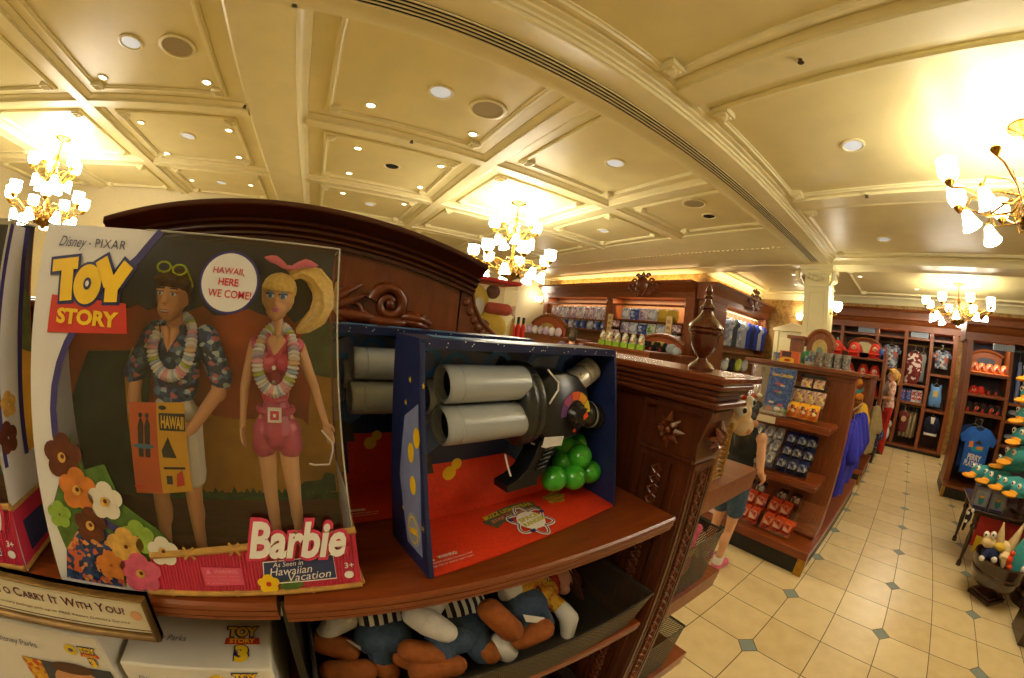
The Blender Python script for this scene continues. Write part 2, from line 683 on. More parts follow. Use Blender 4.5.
for ys in (YU, YL):
    for i in range(len(XS) - 1):
        for j in range(len(ys) - 1):
            x0, x1 = XS[i + 1] + .24, XS[i] - (.24 if i else -.06)
            a, b_ = sorted((ys[j], ys[j + 1]))
            y0, y1 = a + (.25 if a not in (YU[0], YL[-1]) else .2), b_ - (.25 if b_ not in (YL[0], YU[-1]) else .2)
            if ys is YL and x0 < -6.4:
                x0 = -6.4
                if x1 - x0 < .4:
                    continue
            ring(mb, x0, x1, y0, y1, Z, .055, .025, .1)
trim(mb)
# right-hand bays: bands across and larger panel mouldings
mb = MB()
for yc in (-.35, 1.80, 3.90):
    band(mb, -1.2, 4.2, yc - .11, yc + .11, Z, .055, .05)
for yc0, yc1 in ((-6.0, -2.45),):
    band(mb, -1.2, 4.2, -2.56, -2.34, Z, .055, .05)
band(mb, 3.15, 3.45, -6, 6.3, Z, .055, .05)
trim(mb)
mb = MB()
for y0, y1 in ((-5.7, -2.75), (-2.15, -.65), (-.05, 1.58), (2.06, 3.74), (4.14, 6.05), (7.0, 9.2)):
    ring(mb, -1.17, 2.95, y0, y1, Z, .06, .03, .12)
ring(mb, -3.6, -1.9, 7.0, 9.2, Z, .07, .03, .13)
trim(mb)
# crown moulding around the back rooms
mb = MB()
pr = [(0, 0), (0, -.16), (.03, -.16), (.05, -.10), (.12, -.05), (.16, -.03), (.16, 0)]
mb.prism(pr, -3.98, 4.2, lambda p, q, t: (t, 9.8 - p, Z + q))
mb.prism(pr, 6.72, 9.8, lambda p, q, t: (-3.98 + p, t, Z + q))
trim(mb)

# --- column where the beams meet
mb = MB()
cx, cy, hw = -1.56, 6.53, .215
mb.box(cx - hw, cx + hw, cy - hw, cy + hw, .3, 2.9)
mb.box(cx - hw - .03, cx + hw + .03, cy - hw - .03, cy + hw + .03, 0, .3)
for z0, z1, e in ((2.70, 2.73, .02), (2.88, 2.91, .03), (2.91, 2.96, .045), (2.96, 3.06, .07)):
    mb.box(cx - hw - e, cx + hw + e, cy - hw - e, cy + hw + e, z0, z1)
for sx, sy in ((0, -1), (1, 0), (-1, 0)):
    for z0, z1 in ((.45, 1.75), (1.85, 2.62)):
        if sy:
            ringz = [(cx - .13, cx + .13)]
            for a, b_, c_, d_ in ((-.14, .14, z0, z0 + .02), (-.14, .14, z1 - .02, z1), (-.14, -.12, z0, z1), (.12, .14, z0, z1)):
                mb.box(cx + a, cx + b_, cy - hw - .012, cy - hw + .002, c_, d_)
        else:
            for a, b_, c_, d_ in ((-.14, .14, z0, z0 + .02), (-.14, .14, z1 - .02, z1), (-.14, -.12, z0, z1), (.12, .14, z0, z1)):
                xx = cx + sx * hw
                mb.box(min(xx, xx + sx * .012), max(xx, xx + sx * .012), cy + a, cy + b_, c_, d_)
    # scrolls and a swag on the capital
    for k in range(-2, 3):
        if sy:
            mb.ell((cx + k * .07, cy - hw - .05, 2.82 + .02 * abs(k)), (.05, .03, .045), nu=8, nv=6)
        else:
            mb.ell((cx + sx * (hw + .05), cy + k * .07, 2.82 + .02 * abs(k)), (.03, .05, .045), nu=8, nv=6)
for sx in (-1, 1):
    mb.tube([(cx + sx * (hw + .02), cy - hw - .02, 2.72), (cx + sx * (hw + .09), cy - hw - .09, 2.80), (cx + sx * (hw + .10), cy - hw - .10, 2.90), (cx + sx * (hw + .06), cy - hw - .06, 2.95)], [.02, .045, .045, .02], 8)
struct(mb.build('column', CEILM))

# --- panelled door with pediment in the back wall
mb = MB()
mb.box(-3.36, -2.50, 9.70, 9.80, 0, 2.18)
mb.prism([(-3.50, 2.18), (-2.36, 2.18), (-2.36, 2.24), (-2.93, 2.42), (-3.50, 2.24)], 9.62, 9.80, lambda p, q, t: (p, t, q))
mb.box(-3.46, -3.34, 9.66, 9.80, 0, 2.18)
mb.box(-2.52, -2.40, 9.66, 9.80, 0, 2.18)
for z0, z1 in ((.3, 1.0), (1.12, 2.0)):
    for x0 in (-3.28, -2.90):
        mb.box(x0, x0 + .30, 9.685, 9.70, z0, z1)
struct(mb.build('door_1', CEILM, bevel=.006))

# ================================================================== LAMPS IN THE CEILING
SPOT_ON = P('lit_spotlight_lens', 'fff0d0', .4, emit=((1, .86, .6), 6.0))
DOWN_ON = P('lit_downlight_glass', 'dfe6ee', .3, emit=((.75, .86, 1), .22))
DARKR = P('dark_recess', '15100a', .8)
def spot(x, y, lab, z=Z):
    t = thing('recessed_spotlight', lab, 'spotlight', (x, y, z), 0, 'recessed ceiling spotlights')
    MB().lathe([(.052, .01), (.052, -.006), (.04, -.010), (.034, -.004), (.034, .01)], n=16).build('trim_ring', CEILM, t, local=True)
    MB().lathe([(.001, -.003), (.034, -.005), (.034, .008), (.001, .008)], n=16, caps=False).build('lamp', SPOT_ON, t, local=True)
    return t
def down(x, y, lab, on=True, z=Z, r=.085):
    t = thing('recessed_downlight', lab, 'downlight', (x, y, z), 0, 'round ceiling downlights')
    MB().lathe([(r + .018, .01), (r + .018, -.008), (r, -.012), (r - .01, .0), (r - .01, .01)], n=20).build('trim_ring', CEILM, t, local=True)
    MB().lathe([(.001, -.004), (r - .01, -.004), (r - .01, .008), (.001, .008)], n=20, caps=False).build('lamp_glass' if on else 'recess', DOWN_ON if on else DARKR, t, local=True)
    return t
def speaker(x, y, lab):
    t = thing('ceiling_speaker', lab, 'speaker', (x, y, Z), 0, 'round ceiling speakers')
    MB().lathe([(.15, .01), (.15, -.012), (.125, -.016), (.118, -.006), (.118, .01)], n=24).build('trim_ring', CEILM, t, local=True)
    MB().lathe([(.001, -.008), (.118, -.008), (.118, .01), (.001, .01)], n=24, caps=False).build('grille', P('speaker_cloth', 'a8966a', .8, var=.1, vscale=300), t, local=True)
def sprinkler(x, y, lab, z=Z - .05):
    t = thing('ceiling_sprinkler', lab, 'sprinkler', (x, y, z), 0, 'ceiling sprinklers')
    MB().lathe([(.03, .004), (.03, -.006), (.02, -.01), (.001, -.01)], n=12).build('flange', CEILM, t, local=True)
    MB().lathe([(.012, -.01), (.014, -.03), (.02, -.034), (.001, -.036)], n=10).build('sprinkler_head', P('dull_metal', '5c5140', .4, .8), t, local=True)

u = 1.65
for x, y, lab in [
    (-1.756, -1.418, 'ceiling spotlight beside the aisle beam, next to the speaker above the boxed dolls'),
    (-1.755, -.80, 'ceiling spotlight in the corner between the aisle beam and the cross beam'),
    (-2.305, -1.42, 'ceiling spotlight first past the band after the boxed-doll speaker coffer'),
    (-2.321, -.791, 'ceiling spotlight hugging the cross beam in the second coffer'),
    (-2.795, -.811, 'ceiling spotlight by the cross beam at the far end of the second coffer'),
    (-2.856, -1.436, 'ceiling spotlight at the far corner of the second coffer, next to a chandelier coffer'),
    (-3.54, -1.439, 'ceiling spotlight in the last narrow coffer, on the chandelier side'),
    (-3.502, -.831, 'ceiling spotlight in the last narrow coffer, beside the cross beam'),
    (-1.724, .057, 'ceiling spotlight above the arched header, in the coffer with the speaker, beside the cross beam'),
    (-1.732, .62, 'ceiling spotlight beside the round speaker over the arched header'),
    (-2.29, .064, 'ceiling spotlight in the coffer with the dark recess, beam side, nearer the header'),
    (-2.787, .053, 'ceiling spotlight in the coffer with the dark recess, beam side, farther away'),
    (-2.271, .625, 'ceiling spotlight in the coffer with the dark recess, chandelier side, nearer'),
    (-2.775, .623, 'ceiling spotlight in the coffer with the dark recess, chandelier side, farther'),
    (-3.336, .048, 'ceiling spotlight just over the header crown, in the coffer past the dark recess'),
    (-3.327, .623, 'ceiling spotlight over the header crown, toward the two-tier chandelier'),
]:
    spot(x * u, y * u, lab)
spot(-1.0, 7.6, 'small ceiling spotlight beyond the column, before the back wall')
spot(.1, 8.6, 'small ceiling spotlight near the back wall chandelier')
spot(-2.35, 7.5, 'small ceiling spotlight on the wall side of the column in the far bay')
spot(-2.6, 8.5, 'small ceiling spotlight over the white pedimented door')
for x, y, lab, on in [
    (-1.449, -1.107, 'round pale downlight beside the speaker above the boxed dolls', True),
    (-1.446, .332, 'round pale downlight above the arched header, near the grille', True),
    (-1.445, 1.387, 'round pale downlight in the coffer between grille and two-tier chandelier', True),
    (-.221, 1.773, 'round downlight in the large bay beside the large brass chandelier over the aisle', True),
    (-.222, 3.251, 'round downlight in the large bay before the column beam', True),
    (-2.473, .329, 'unlit dark round recess in a ceiling coffer', False),
    (-1.439, 2.425, 'unlit dark round recess in the coffer near the far soffit', False),
    (-2.48, -1.13, 'round pale downlight amid four spotlights in the second coffer', True),
    (-3.54, .33, 'round pale downlight over the header crown', True),
    (-3.52, -1.13, 'round pale downlight in the last narrow coffer', True),
    (-2.55, 2.35, 'round pale downlight beyond the two-tier chandelier', True),
]:
    down(x * u, y * u, lab, on)
for x, y, lab in [(-1.465, -.874, 'round speaker in the ceiling above the boxed dolls'),
                  (-1.454, .573, 'round speaker in the ceiling above the arched header'),
                  (-1.40, 2.15, 'round speaker in the ceiling coffer near the far soffit')]:
    speaker(x * u, y * u, lab)
for x, y, lab in [(-1.95, -.62, 'sprinkler on the band beside the cross beam'), (-2.0, .35, 'sprinkler on the band above the arched header'),
                  (-.255, 1.116, 'sprinkler on the wide beam of the large bay'), (-.25, 2.36, 'sprinkler on the far band of the large bay')]:
    sprinkler(x * 1.6, y * 1.6, lab)

# ================================================================== CHANDELIERS AND SCONCES
SHADE = P('lit_opal_glass', 'fff2d8', .3, emit=((1, .92, .74), 8.0))
GOLD = P('gilt_brass', 'a97f34', .25, 1.0, var=.25, vscale=25)
GOLDD = P('dark_gilt_brass', '7a5a24', .3, 1.0, var=.3, vscale=40)
def shade_up():
    return MB().lathe([(.02, 0), (.045, .005), (.062, .03), (.066, .06), (.06, .095), (.066, .115), (.058, .112), (.05, .095), (.02, .02)], n=16, caps=False)
def shade_dn():
    return MB().lathe([(.018, 0), (.03, -.01), (.04, -.05), (.058, -.10), (.066, -.115), (.055, -.108), (.03, -.05), (.015, -.005)], n=16, caps=False)
def chandelier(x, y, lab, tiers, watts, name='brass_chandelier'):
    """tiers: list of (radius, z of arm end, number of arms)."""
    t = thing(name, lab, 'chandelier', (x, y, Z), 0, 'brass chandeliers')
    zb = min(z for _, z, _ in tiers)
    bot = zb - (.31 if len(tiers) > 1 else .33)
    MB().lathe([(.001, 0), (.10, 0), (.105, -.015), (.07, -.03), (.03, -.045), (.012, -.06), (.001, -.06)], n=20).build('canopy', GOLD, t, local=True)
    ztop = max(z for _, z, _ in tiers)
    MB().tube([(0, 0, -.05), (0, 0, ztop - Z + .15)], .010, 8).lathe([(.001, .16), (.02, .15), (.035, .13), (.02, .10), (.014, .05), (.001, .05)], (0, 0, ztop - Z), 12).build('stem', GOLD, t, local=True)
    b0 = bot - Z
    prof = [(.001, b0), (.02, b0 + .012), (.035, b0 + .03), (.10, b0 + .06), (.135, b0 + .11), (.13, b0 + .15), (.09, b0 + .19), (.045, b0 + .22), (.03, b0 + .26), (.045, b0 + .30), (.03, b0 + .34)]
    zz = ztop - Z + .08
    prof += [(.022, b0 + .38), (.02, max(b0 + .40, zz - .12)), (.05, max(b0 + .42, zz - .08)), (.03, max(b0 + .45, zz - .02)), (.01, max(b0 + .47, zz))]
    mb = MB().lathe(prof, n=20)
    for i in range(10):
        a = i * PI / 5
        mb.ell((math.cos(a) * .125, math.sin(a) * .125, b0 + .11), (.025, .025, .05), nu=6, nv=5)
    mb.build('body', GOLDD, t, local=True)
    for ti, (r, z, n) in enumerate(tiers):
        for i in range(n):
            a = 2 * PI * (i + .5 * ti) / n + .2
            ca, sa = math.cos(a), math.sin(a)
            zz = z - Z
            mb = MB()
            path = [(.03, zz - .02), (.3 * r, zz - .14), (.6 * r, zz - .13), (.85 * r, zz - .05), (r, zz - .05), (r, zz)]
            mb.tube([(ca * q, sa * q, w_) for q, w_ in path], .009, 6)
            cur = [(.35 * r + .05 * r * k * math.cos(k * 1.1), zz - .10 + .05 * r * k * math.sin(k * 1.1)) for k in range(7)]
            mb.tube([(ca * q, sa * q, w_) for q, w_ in cur], .006, 5)
            mb.lathe([(.01, -.05), (.03, -.03), (.04, -.012), (.035, 0), (.01, .005)], (ca * r, sa * r, zz), 10)
            mb.build('arm', GOLD, t, local=True)
            s = shade_up().build('shade', SHADE, t, local=True)
            s.location = (ca * r, sa * r, zz)
            s.scale = (1.2, 1.2, 1.15)
            a2 = a + PI / n
            r2 = r * .82
            mb = MB()
            mb.tube([(.03 * math.cos(a2), .03 * math.sin(a2), zz - .08), (.5 * r2 * math.cos(a2), .5 * r2 * math.sin(a2), zz - .02), (r2 * .9 * math.cos(a2), r2 * .9 * math.sin(a2), zz - .05), (r2 * math.cos(a2), r2 * math.sin(a2), zz - .13)], .008, 6)
            mb.lathe([(.008, .03), (.022, .02), (.026, 0), (.008, -.005)], (r2 * math.cos(a2), r2 * math.sin(a2), zz - .13), 10)
            mb.build('arm', GOLD, t, local=True)
            s = shade_dn().build('shade', SHADE, t, local=True)
            s.location = (r2 * math.cos(a2), r2 * math.sin(a2), zz - .13)
            s.scale = (1.15, 1.15, 1.1)
            s.rotation_euler = (math.sin(a2) * -.35, math.cos(a2) * .35, 0)
    for dz, frac in ((.10, .62), (-.16, .38)):
        l = bpy.data.lights.new('chandelier_glow', 'POINT')
        l.energy = watts * frac
        l.color = LAMP
        l.shadow_soft_size = .28
        lo = bpy.data.objects.new('chandelier_glow', l)
        COL.objects.link(lo)
        lo.parent = t
        lo.location = (0, 0, (ztop if dz > 0 else zb) - Z + dz)
    return t
W1 = 42
chandelier(-4.21, 2.31, 'two-tier brass chandelier with lit opal shades beyond the end of the arched wooden header', [(.30, 2.78, 5), (.52, 2.36, 7)], W1 * 1.25)
chandelier(-4.33, -3.77, 'two-tier brass chandelier with lit opal shades above the top of the boxed dolls', [(.30, 2.78, 5), (.50, 2.36, 7)], W1 * 1.25)
chandelier(.92, 2.93, 'large brass chandelier over the tiled aisle, its globe body cut off by the picture edge', [(.62, 2.75, 8)], W1)
chandelier(.90, 7.95, 'brass chandelier with a dark bowl hanging before the back wall display', [(.64, 2.75, 8)], W1)
chandelier(.92, -1.95, 'unseen brass chandelier added behind the viewer to light the near aisle', [(.62, 2.75, 8)], W1 * .45)  # unseen copy added behind the camera to light the near shelves

def sconce(x, y, z, d, lab, n=1):
    """Wall lamp; d is the horizontal direction away from the wall."""
    t = thing('wall_sconce', lab, 'wall lamp', (x, y, z), math.atan2(d[1], d[0]), 'lit wall sconces')
    MB().lathe([(.001, 0), (.05, 0), (.05, .015), (.02, .03), (.001, .03)], (0, 0, -.02), 14, Ry(PI / 2)).build('back_plate', GOLD, t, local=True)
    for k in range(n):
        off = (k - (n - 1) / 2) * .16
        MB().tube([(.02, 0, -.02), (.07, off * .5, -.07), (.12, off, -.06), (.13, off, -.01)], .009, 6).build('arm', GOLD, t, local=True)
        s = MB().lathe([(.02, 0), (.05, .01), (.08, .06), (.09, .11), (.075, .15), (.065, .145), (.03, .02)], n=14, caps=False).build('shade', SHADE, t, local=True)
        s.location = (.13, off, -.01)
    l = bpy.data.lights.new('sconce_glow', 'POINT')
    l.energy = 4
    l.color = LAMP
    l.shadow_soft_size = .07
    lo = bpy.data.objects.new('sconce_glow', l)
    COL.objects.link(lo)
    lo.parent = t
    lo.location = (.13, 0, .2)
sconce(-1.345, 6.45, 2.34, (1, 0), 'lit glass wall sconce on the side of the cream column')
sconce(-2.80, 9.78, 2.50, (0, -1), 'lit glass wall sconce on the wallpaper above the white pedimented door')
sconce(-9.30, 6.30, 2.30, (0, -1), 'double lit wall sconce at the far end of the toy wall', 2)
# lamps of the cove hidden behind the display cornices
def cove(x0, x1, y0, y1, z, watts):
    l = bpy.data.lights.new('cove_lamp', 'AREA')
    l.shape = 'RECTANGLE'
    l.size, l.size_y = max(x1 - x0, .04), max(y1 - y0, .04)
    l.energy = watts
    l.color = (1, .72, .34)
    o = bpy.data.objects.new('cove_lamp', l)
    COL.objects.link(o)
    o.location = ((x0 + x1) / 2, (y0 + y1) / 2, z)
    o.rotation_euler = (PI, 0, 0)
cove(-9.0, -4.2, 6.60, 6.68, 2.84, 16)
cove(-3.9, -3.82, 6.9, 9.5, 2.84, 8)
cove(-2.2, 3.9, 9.62, 9.70, 2.84, 16)

# ================================================================== THE NEAR DISPLAY UNIT
g = thing('display_gondola', 'dark mahogany display unit with arched carved header holding the boxed dolls', 'display unit', (-.72, -.06, 0))
# back panel and arched header
def ztop(y): return 1.664 - .057 * ((y + .06) / .375) ** 2
ys = [-.41 + .69 * i / 24 for i in range(25)]
poly = [(-.41, 0), (.28, 0)] + [(y, ztop(y) - .04) for y in reversed(ys)]
MB().prism(poly, -.76, -.72, lambda p, q, t: (t, p, q)).build('header_panel', wood('header_mahogany', '5e270d', '874014', 'z'), g)
MB().box(-.755, -.725, -.70, -.41, 0, 1.44).build('back_panel', WOOD_D, g)
MB().box(-.755, -.725, .28, .54, 0, 1.44).build('back_panel', WOOD_D, g)
# crown moulding swept along the arch
prof = [(-.72, -.058), (-.710, -.058), (-.709, -.051), (-.703, -.048), (-.704, -.043), (-.694, -.038), (-.695, -.032), (-.684, -.028), (-.686, -.022), (-.674, -.018), (-.664, -.010), (-.657, -.008), (-.655, -.004), (-.655, .003), (-.662, .005), (-.77, .005), (-.77, -.058)]
ys = [-.43 + .738 * i / 36 for i in range(37)]
MB().loft([[(x, y, ztop(y) + dz) for x, dz in prof] for y in ys]).build('header_cornice', wood('cornice_mahogany', '3a170a', '5d2810', 'y', .28), g, angle=50)

# carved acanthus and scrolls on the header
def carving():
    mb = MB()
    x0 = -.72
    cy0, cz0 = -.06, 1.512
    for s in (-1, 1):
        Y = lambda d: cy0 + s * d
        # central shell half
        for k in range(5):
            a = .15 + k * .32
            mb.cap((x0, Y(.008), cz0 - .015), (x0 + .008, Y(.012 + .045 * math.sin(a)), cz0 - .015 + .055 * math.cos(a)), .007, .009, 8)
        # big volute
        pts, rs = [], []
        for i in range(26):
            t = i / 25
            a = PI * .95 - t * 3.6 * PI * .75
            r = .036 * (1 - .72 * t)
            pts.append((x0 + .008, Y(.192 + r * math.cos(a)), 1.513 + r * math.sin(a)))
            rs.append(.0125 - .006 * t)
        mb.tube(pts, rs, 8)
        mb.ell((x0 + .008, Y(.194), 1.513), (.010, .010, .010), nu=8, nv=6)
        # inner volute
        pts, rs = [], []
        for i in range(18):
            t = i / 17
            a = -.2 + t * 2.6 * PI * .75
            r = .02 * (1 - .65 * t)
            pts.append((x0 + .006, Y(.120 + r * math.cos(a)), 1.493 + r * math.sin(a)))
            rs.append(.006 - .0025 * t)
        mb.tube(pts, rs, 8)
        # acanthus leaves sweeping outwards
        for (ya, za, yb, zb, yc, zc, r) in [(.02, 1.478, .075, 1.505, .135, 1.545, .011), (.02, 1.478, .08, 1.492, .150, 1.528, .010), (.015, 1.47, .07, 1.478, .140, 1.476, .010),
                                            (.06, 1.492, .12, 1.480, .185, 1.486, .010), (.02, 1.49, .05, 1.53, .085, 1.556, .009), (.14, 1.482, .20, 1.474, .245, 1.482, .009),
                                            (.215, 1.490, .248, 1.496, .285, 1.482, .009), (.22, 1.486, .250, 1.480, .278, 1.474, .008)]:
            n = 9
            pts, rs = [], []
            for i in range(n):
                t = i / (n - 1)
                p = ((1 - t) ** 2 * ya + 2 * t * (1 - t) * yb + t * t * yc, (1 - t) ** 2 * za + 2 * t * (1 - t) * zb + t * t * zc)
                pts.append((x0 + .004 + .008 * math.sin(PI * t), Y(p[0]), p[1]))
                rs.append(r * (.55 + .65 * math.sin(PI * min(1, t * 1.1))) if i < n - 1 else r * .2)
            mb.tube(pts, rs, 7)
            # lobes along the leaf
            for t in (.3, .5, .7):
                p = ((1 - t) ** 2 * ya + 2 * t * (1 - t) * yb + t * t * yc, (1 - t) ** 2 * za + 2 * t * (1 - t) * zb + t * t * zc)
                mb.ell((x0 + .006, Y(p[0]), p[1] + r * .8), (.006, r * .8, r * .55), nu=7, nv=5)
                mb.ell((x0 + .006, Y(p[0]), p[1] - r * .8), (.006, r * .8, r * .55), nu=7, nv=5)
    return mb
carving().build('carved_ornament', CARVED, g, angle=60)

# counter-top length on the back and the scroll brackets that end the header
for s, y0, y1 in ((1, .28, .54), (-1, -.41, -.66)):
    a, b_ = min(y0, y1), max(y0, y1)
    MB().box(-.79, -.68, a, b_, 1.447, 1.460).box(-.775, -.70, a, b_, 1.418, 1.447).build('counter_ledge', WOOD_Y, g, bevel=.003)
    mb = MB()
    e = .285 if s > 0 else .415
    pts = [(0, 0), (.088, 0), (.090, .014), (.076, .022), (.052, .040), (.032, .072), (.022, .112), (.010, .122), (0, .118)]
    mb.prism([(s * (e + p), 1.46 + q) for p, q in pts], -.762, -.722, lambda p, q, t: (t, p, q))
    for k in range(6):
        t = k / 5
        mb.ell((-.720, s * (e + .012 + .055 * t), 1.470 + .066 * (1 - t) ** 1.6), (.004, .008, .009), nu=7, nv=5)
    mb.tube([(-.722, s * (e + p), 1.46 + q) for p, q in pts[1:]], .004, 6)
    mb.build('scroll_bracket', CARVED, g)

# shelves: one board each side of the middle division, moulded front edges
def shelf_board(y0, y1, ztop_, xf, xb, th=.029):
    z = ztop_
    pr = [(xb, z), (xf - .003, z), (xf, z - .003), (xf, z - .0075), (xf - .005, z - .0095), (xf - .002, z - .0115), (xf - .002, z - .0175), (xf - .008, z - .0195), (xf - .005, z - .0215), (xf - .005, z - .0255), (xf - .010, z - .027), (xf - .010, z - th), (xb, z - th)]
    return MB().prism(pr, y0, y1, lambda p, q, t: (p, t, q))
shelf_board(-.66, -.049, 1.223, -.289, -.724).build('shelf', SHELFW, g)
shelf_board(-.041, .511, 1.223, -.285, -.724).build('shelf', SHELFW, g)
shelf_board(-.66, .54, .955, -.303, -.724).build('shelf', SHELFW, g)
shelf_board(-.66, .54, .60, -.303, -.724).build('shelf', SHELFW, g)
MB().box(-.70, -.325, -.050, -.040, .955, 1.194).build('division_board', BLACK, g)

# end walls with carved pilasters
def end_wall(s, y0, y1):
    """s = +1 for the end towards the second display unit."""
    a, b_ = min(y0, y1), max(y0, y1)
    mb = MB()
    mb.box(-.76, -.335, a + .012, b_ - .004, .12, 1.40)
    # frame round the recessed inner face
    mb.box(-.44, -.335, a + .004, a + .014, .12, 1.40)
    mb.build('end_panel', WOOD_Z, g, bevel=.002)
    mb = MB()
    mb.box(-.336, -.304, a, b_, .12, 1.31)
    # capital block that swells towards the top
    pr = [(-.40, 1.305), (-.300, 1.305), (-.296, 1.312), (-.298, 1.335), (-.292, 1.36), (-.284, 1.385), (-.281, 1.40), (-.40, 1.40)]
    mb.prism(pr, a - .006, b_ + .002, lambda p, q, t: (p, t, q))
    pil = mb.build('pilaster', WOOD_Z, g, bevel=.0025)
    mb = MB()
    for x0, x1 in ((-.425, -.412), (-.405, -.400), (-.352, -.347), (-.340, -.329)):
        mb.box(x0, x1, a - .005, a + .013, .12, 1.292)
    mb.box(-.425, -.329, a - .006, a + .013, 1.292, 1.303)
    for y0, y1 in ((a + .001, a + .009), (a + .014, a + .018), (b_ - .018, b_ - .014), (b_ - .009, b_ - .001)):
        mb.box(-.306, -.300, y0, y1, .12, 1.290)
    mb.box(-.306, -.299, a, b_, 1.290, 1.302)
    mb.box(-.420, -.300, a - .011, a - .005, 1.306, 1.312)
    mb.box(-.420, -.300, a - .011, a - .005, 1.388, 1.396)
    mb.build('fluted_moulding', WOOD_Z, g)
    mb = MB()
    m2 = MB()
    # carved guilloche strips on the front and inner faces
    ym = (a + b_) / 2
    for z in [1.27 - .021 * i for i in range(34)]:
        k = 1 if int(round((1.27 - z) / .021)) % 2 else -1
        mb.tube([(-.302, ym - .010 * k, z - .012), (-.299, ym + .004 * k, z - .004), (-.299, ym + .010 * k, z + .003), (-.302, ym, z + .010)], [.0015, .003, .003, .0015], 6)
        mb.tube([(-.302, ym + .010 * k, z - .012), (-.299, ym - .004 * k, z - .004), (-.299, ym - .010 * k, z + .003), (-.302, ym, z + .010)], [.0015, .003, .003, .0015], 6)
        mb.ell((-.302, ym, z), (.003, .0035, .0045), nu=6, nv=4)
        if s > 0:
            m2.tube([(-.376 - .010 * k, a, z - .012), (-.376 + .004 * k, a - .003, z - .004), (-.376 + .010 * k, a - .003, z + .003), (-.376, a, z + .010)], [.0015, .003, .003, .0015], 6)
            m2.tube([(-.376 + .010 * k, a, z - .012), (-.376 - .004 * k, a - .003, z - .004), (-.376 - .010 * k, a - .003, z + .003), (-.376, a, z + .010)], [.0015, .003, .003, .0015], 6)
            m2.ell((-.376, a, z), (.0035, .003, .0045), nu=6, nv=4)
    mb.build('carved_strip', CARVED, g)
    if s > 0:
        m2.build('carved_strip', CARVED, g)
    # rosettes
    def ros(mb, c, n1, n2, n3, r):
        c, n1, n2, n3 = Vector(c), Vector(n1), Vector(n2), Vector(n3)
        mb.ell(c + n3 * r * .25, r * .25, nu=8, nv=6)
        for k in range(8):
            q = k * PI / 4
            d = n1 * math.cos(q) + n2 * math.sin(q)
            L = 1.0 if k % 2 == 0 else .85
            mb.tube([c + d * r * .2, c + d * r * .55 * L + n3 * r * .28, c + d * r * L + n3 * r * .12], [r * .10, r * .22, r * .05], 6)
    mb = MB()
    ros(mb, (-.290, ym, 1.352), (0, 1, 0), (.10, 0, 1), (1, 0, -.1), .030)
    mb.build('rosette', CARVED, g)
    if s > 0:
        mb = MB()
        ros(mb, (-.360, a - .006, 1.352), (1, 0, 0), (0, 0, 1), (0, -1, 0), .033)
        mb.build('rosette', CARVED, g)
    # cornice and counter top over the end wall
    e0, e1 = a - .026, b_ + .07
    mb = MB()
    for i, (z0, z1, e) in enumerate([(1.398, 1.405, .006), (1.405, 1.416, .022), (1.416, 1.426, .012), (1.426, 1.436, .018), (1.436, 1.446, .028)]):
        mb.box(-.79, -.292 + e, a - e * .75, b_ + e * 1.3, z0, z1)
    mb.build('cornice', WOOD_X, g, bevel=.0035)
    MB().box(-.80, -.262, e0, e1, 1.446, 1.460).build('counter_top', wood('counter_mahogany', '6a2e12', '8b4420', 'x', .2, 1, .5), g, bevel=.004)
    # turned finial
    prof = [(.0245, 0), (.0250, .005), (.021, .010), (.0125, .016), (.0090, .021), (.0110, .025), (.0185, .031), (.0245, .042), (.0275, .055), (.0280, .064), (.0310, .066), (.0335, .069), (.0335, .0725),
            (.0310, .075), (.0335, .0775), (.0325, .081), (.0285, .086), (.020, .094), (.0135, .101), (.0105, .108), (.0118, .1105), (.0150, .1125), (.0150, .1155), (.0110, .1185), (.0075, .124), (.0058, .130),
            (.0078, .1335), (.0078, .136), (.0048, .139), (.0070, .145), (.0062, .149), (.0030, .155), (.0001, .159)]
    MB().lathe(prof, (-.356, (a + b_) / 2 + .02, 1.460), 32).build('finial', wood('turned_mahogany', '4a1e0c', '6d3015', 'z', .18, 1, .8), g, angle=30)
end_wall(1, .556, .632)
end_wall(-1, -.682, -.758)
MB().box(-.76, -.30, -.75, .63, 0, .12).build('plinth', BLACK, g)
# shelves on the far end
for z, y1 in ((1.232, .890), (.962, .845), (.640, .870)):
    pr = [(.632, z), (y1 - .003, z), (y1, z - .003), (y1, z - .012), (y1 - .004, z - .015), (y1 - .004, z - .026), (y1 - .010, z - .030), (y1 - .010, z - .046), (.632, z - .046)]
    MB().prism(pr, -.76, -.300, lambda p, q, t: (t, p, q)).build('end_shelf', SHELFX, g)

# ------------------------------------------------------------------ wire bins
MESHB = mesh_mat('black_wire_mesh', '4c4234', 150, hole=.27, metal=.4)
MESHG = mesh_mat('gold_wire_mesh', 'a5813a', 110, hole=.32, metal=.8)
BINB = P('black_bin_steel', '4a443c', .35, .5)
def bin_front(n, x0, xb, ya, yb, z0, z1, bow, lab, grp, flare=.02):
    """Open mesh bin with a bowed front."""
    t = thing('wire_bin', lab, 'bin', ((x0 + xb) / 2, (ya + yb) / 2, z0), 0, grp)
    def front(z):
        f = (z - z0) / (z1 - z0)
        return [(x0 + flare * f + bow * math.sin(PI * i / n) , ya + (yb - ya) * i / n, z) for i in range(n + 1)]
    mb = MB()
    rows = [front(z0 + (z1 - z0) * k / 3) for k in range(4)]
    loop = [[(xb, ya, r[0][2])] + r + [(xb, yb, r[0][2])] for r in rows]
    mb.loft(loop, closed=True, caps=False)
    mb.build('mesh_wall', MESHB, t, recalc=False)
    MB().prism([(p[0], p[1]) for p in loop[0]], z0 - .001, z0 + .003, lambda p, q, s: (p, q, s)).build('bottom', BINB, t)
    top = loop[-1]
    MB().tube(top, .0035, 6, True).build('rim', BINB, t)
    return t
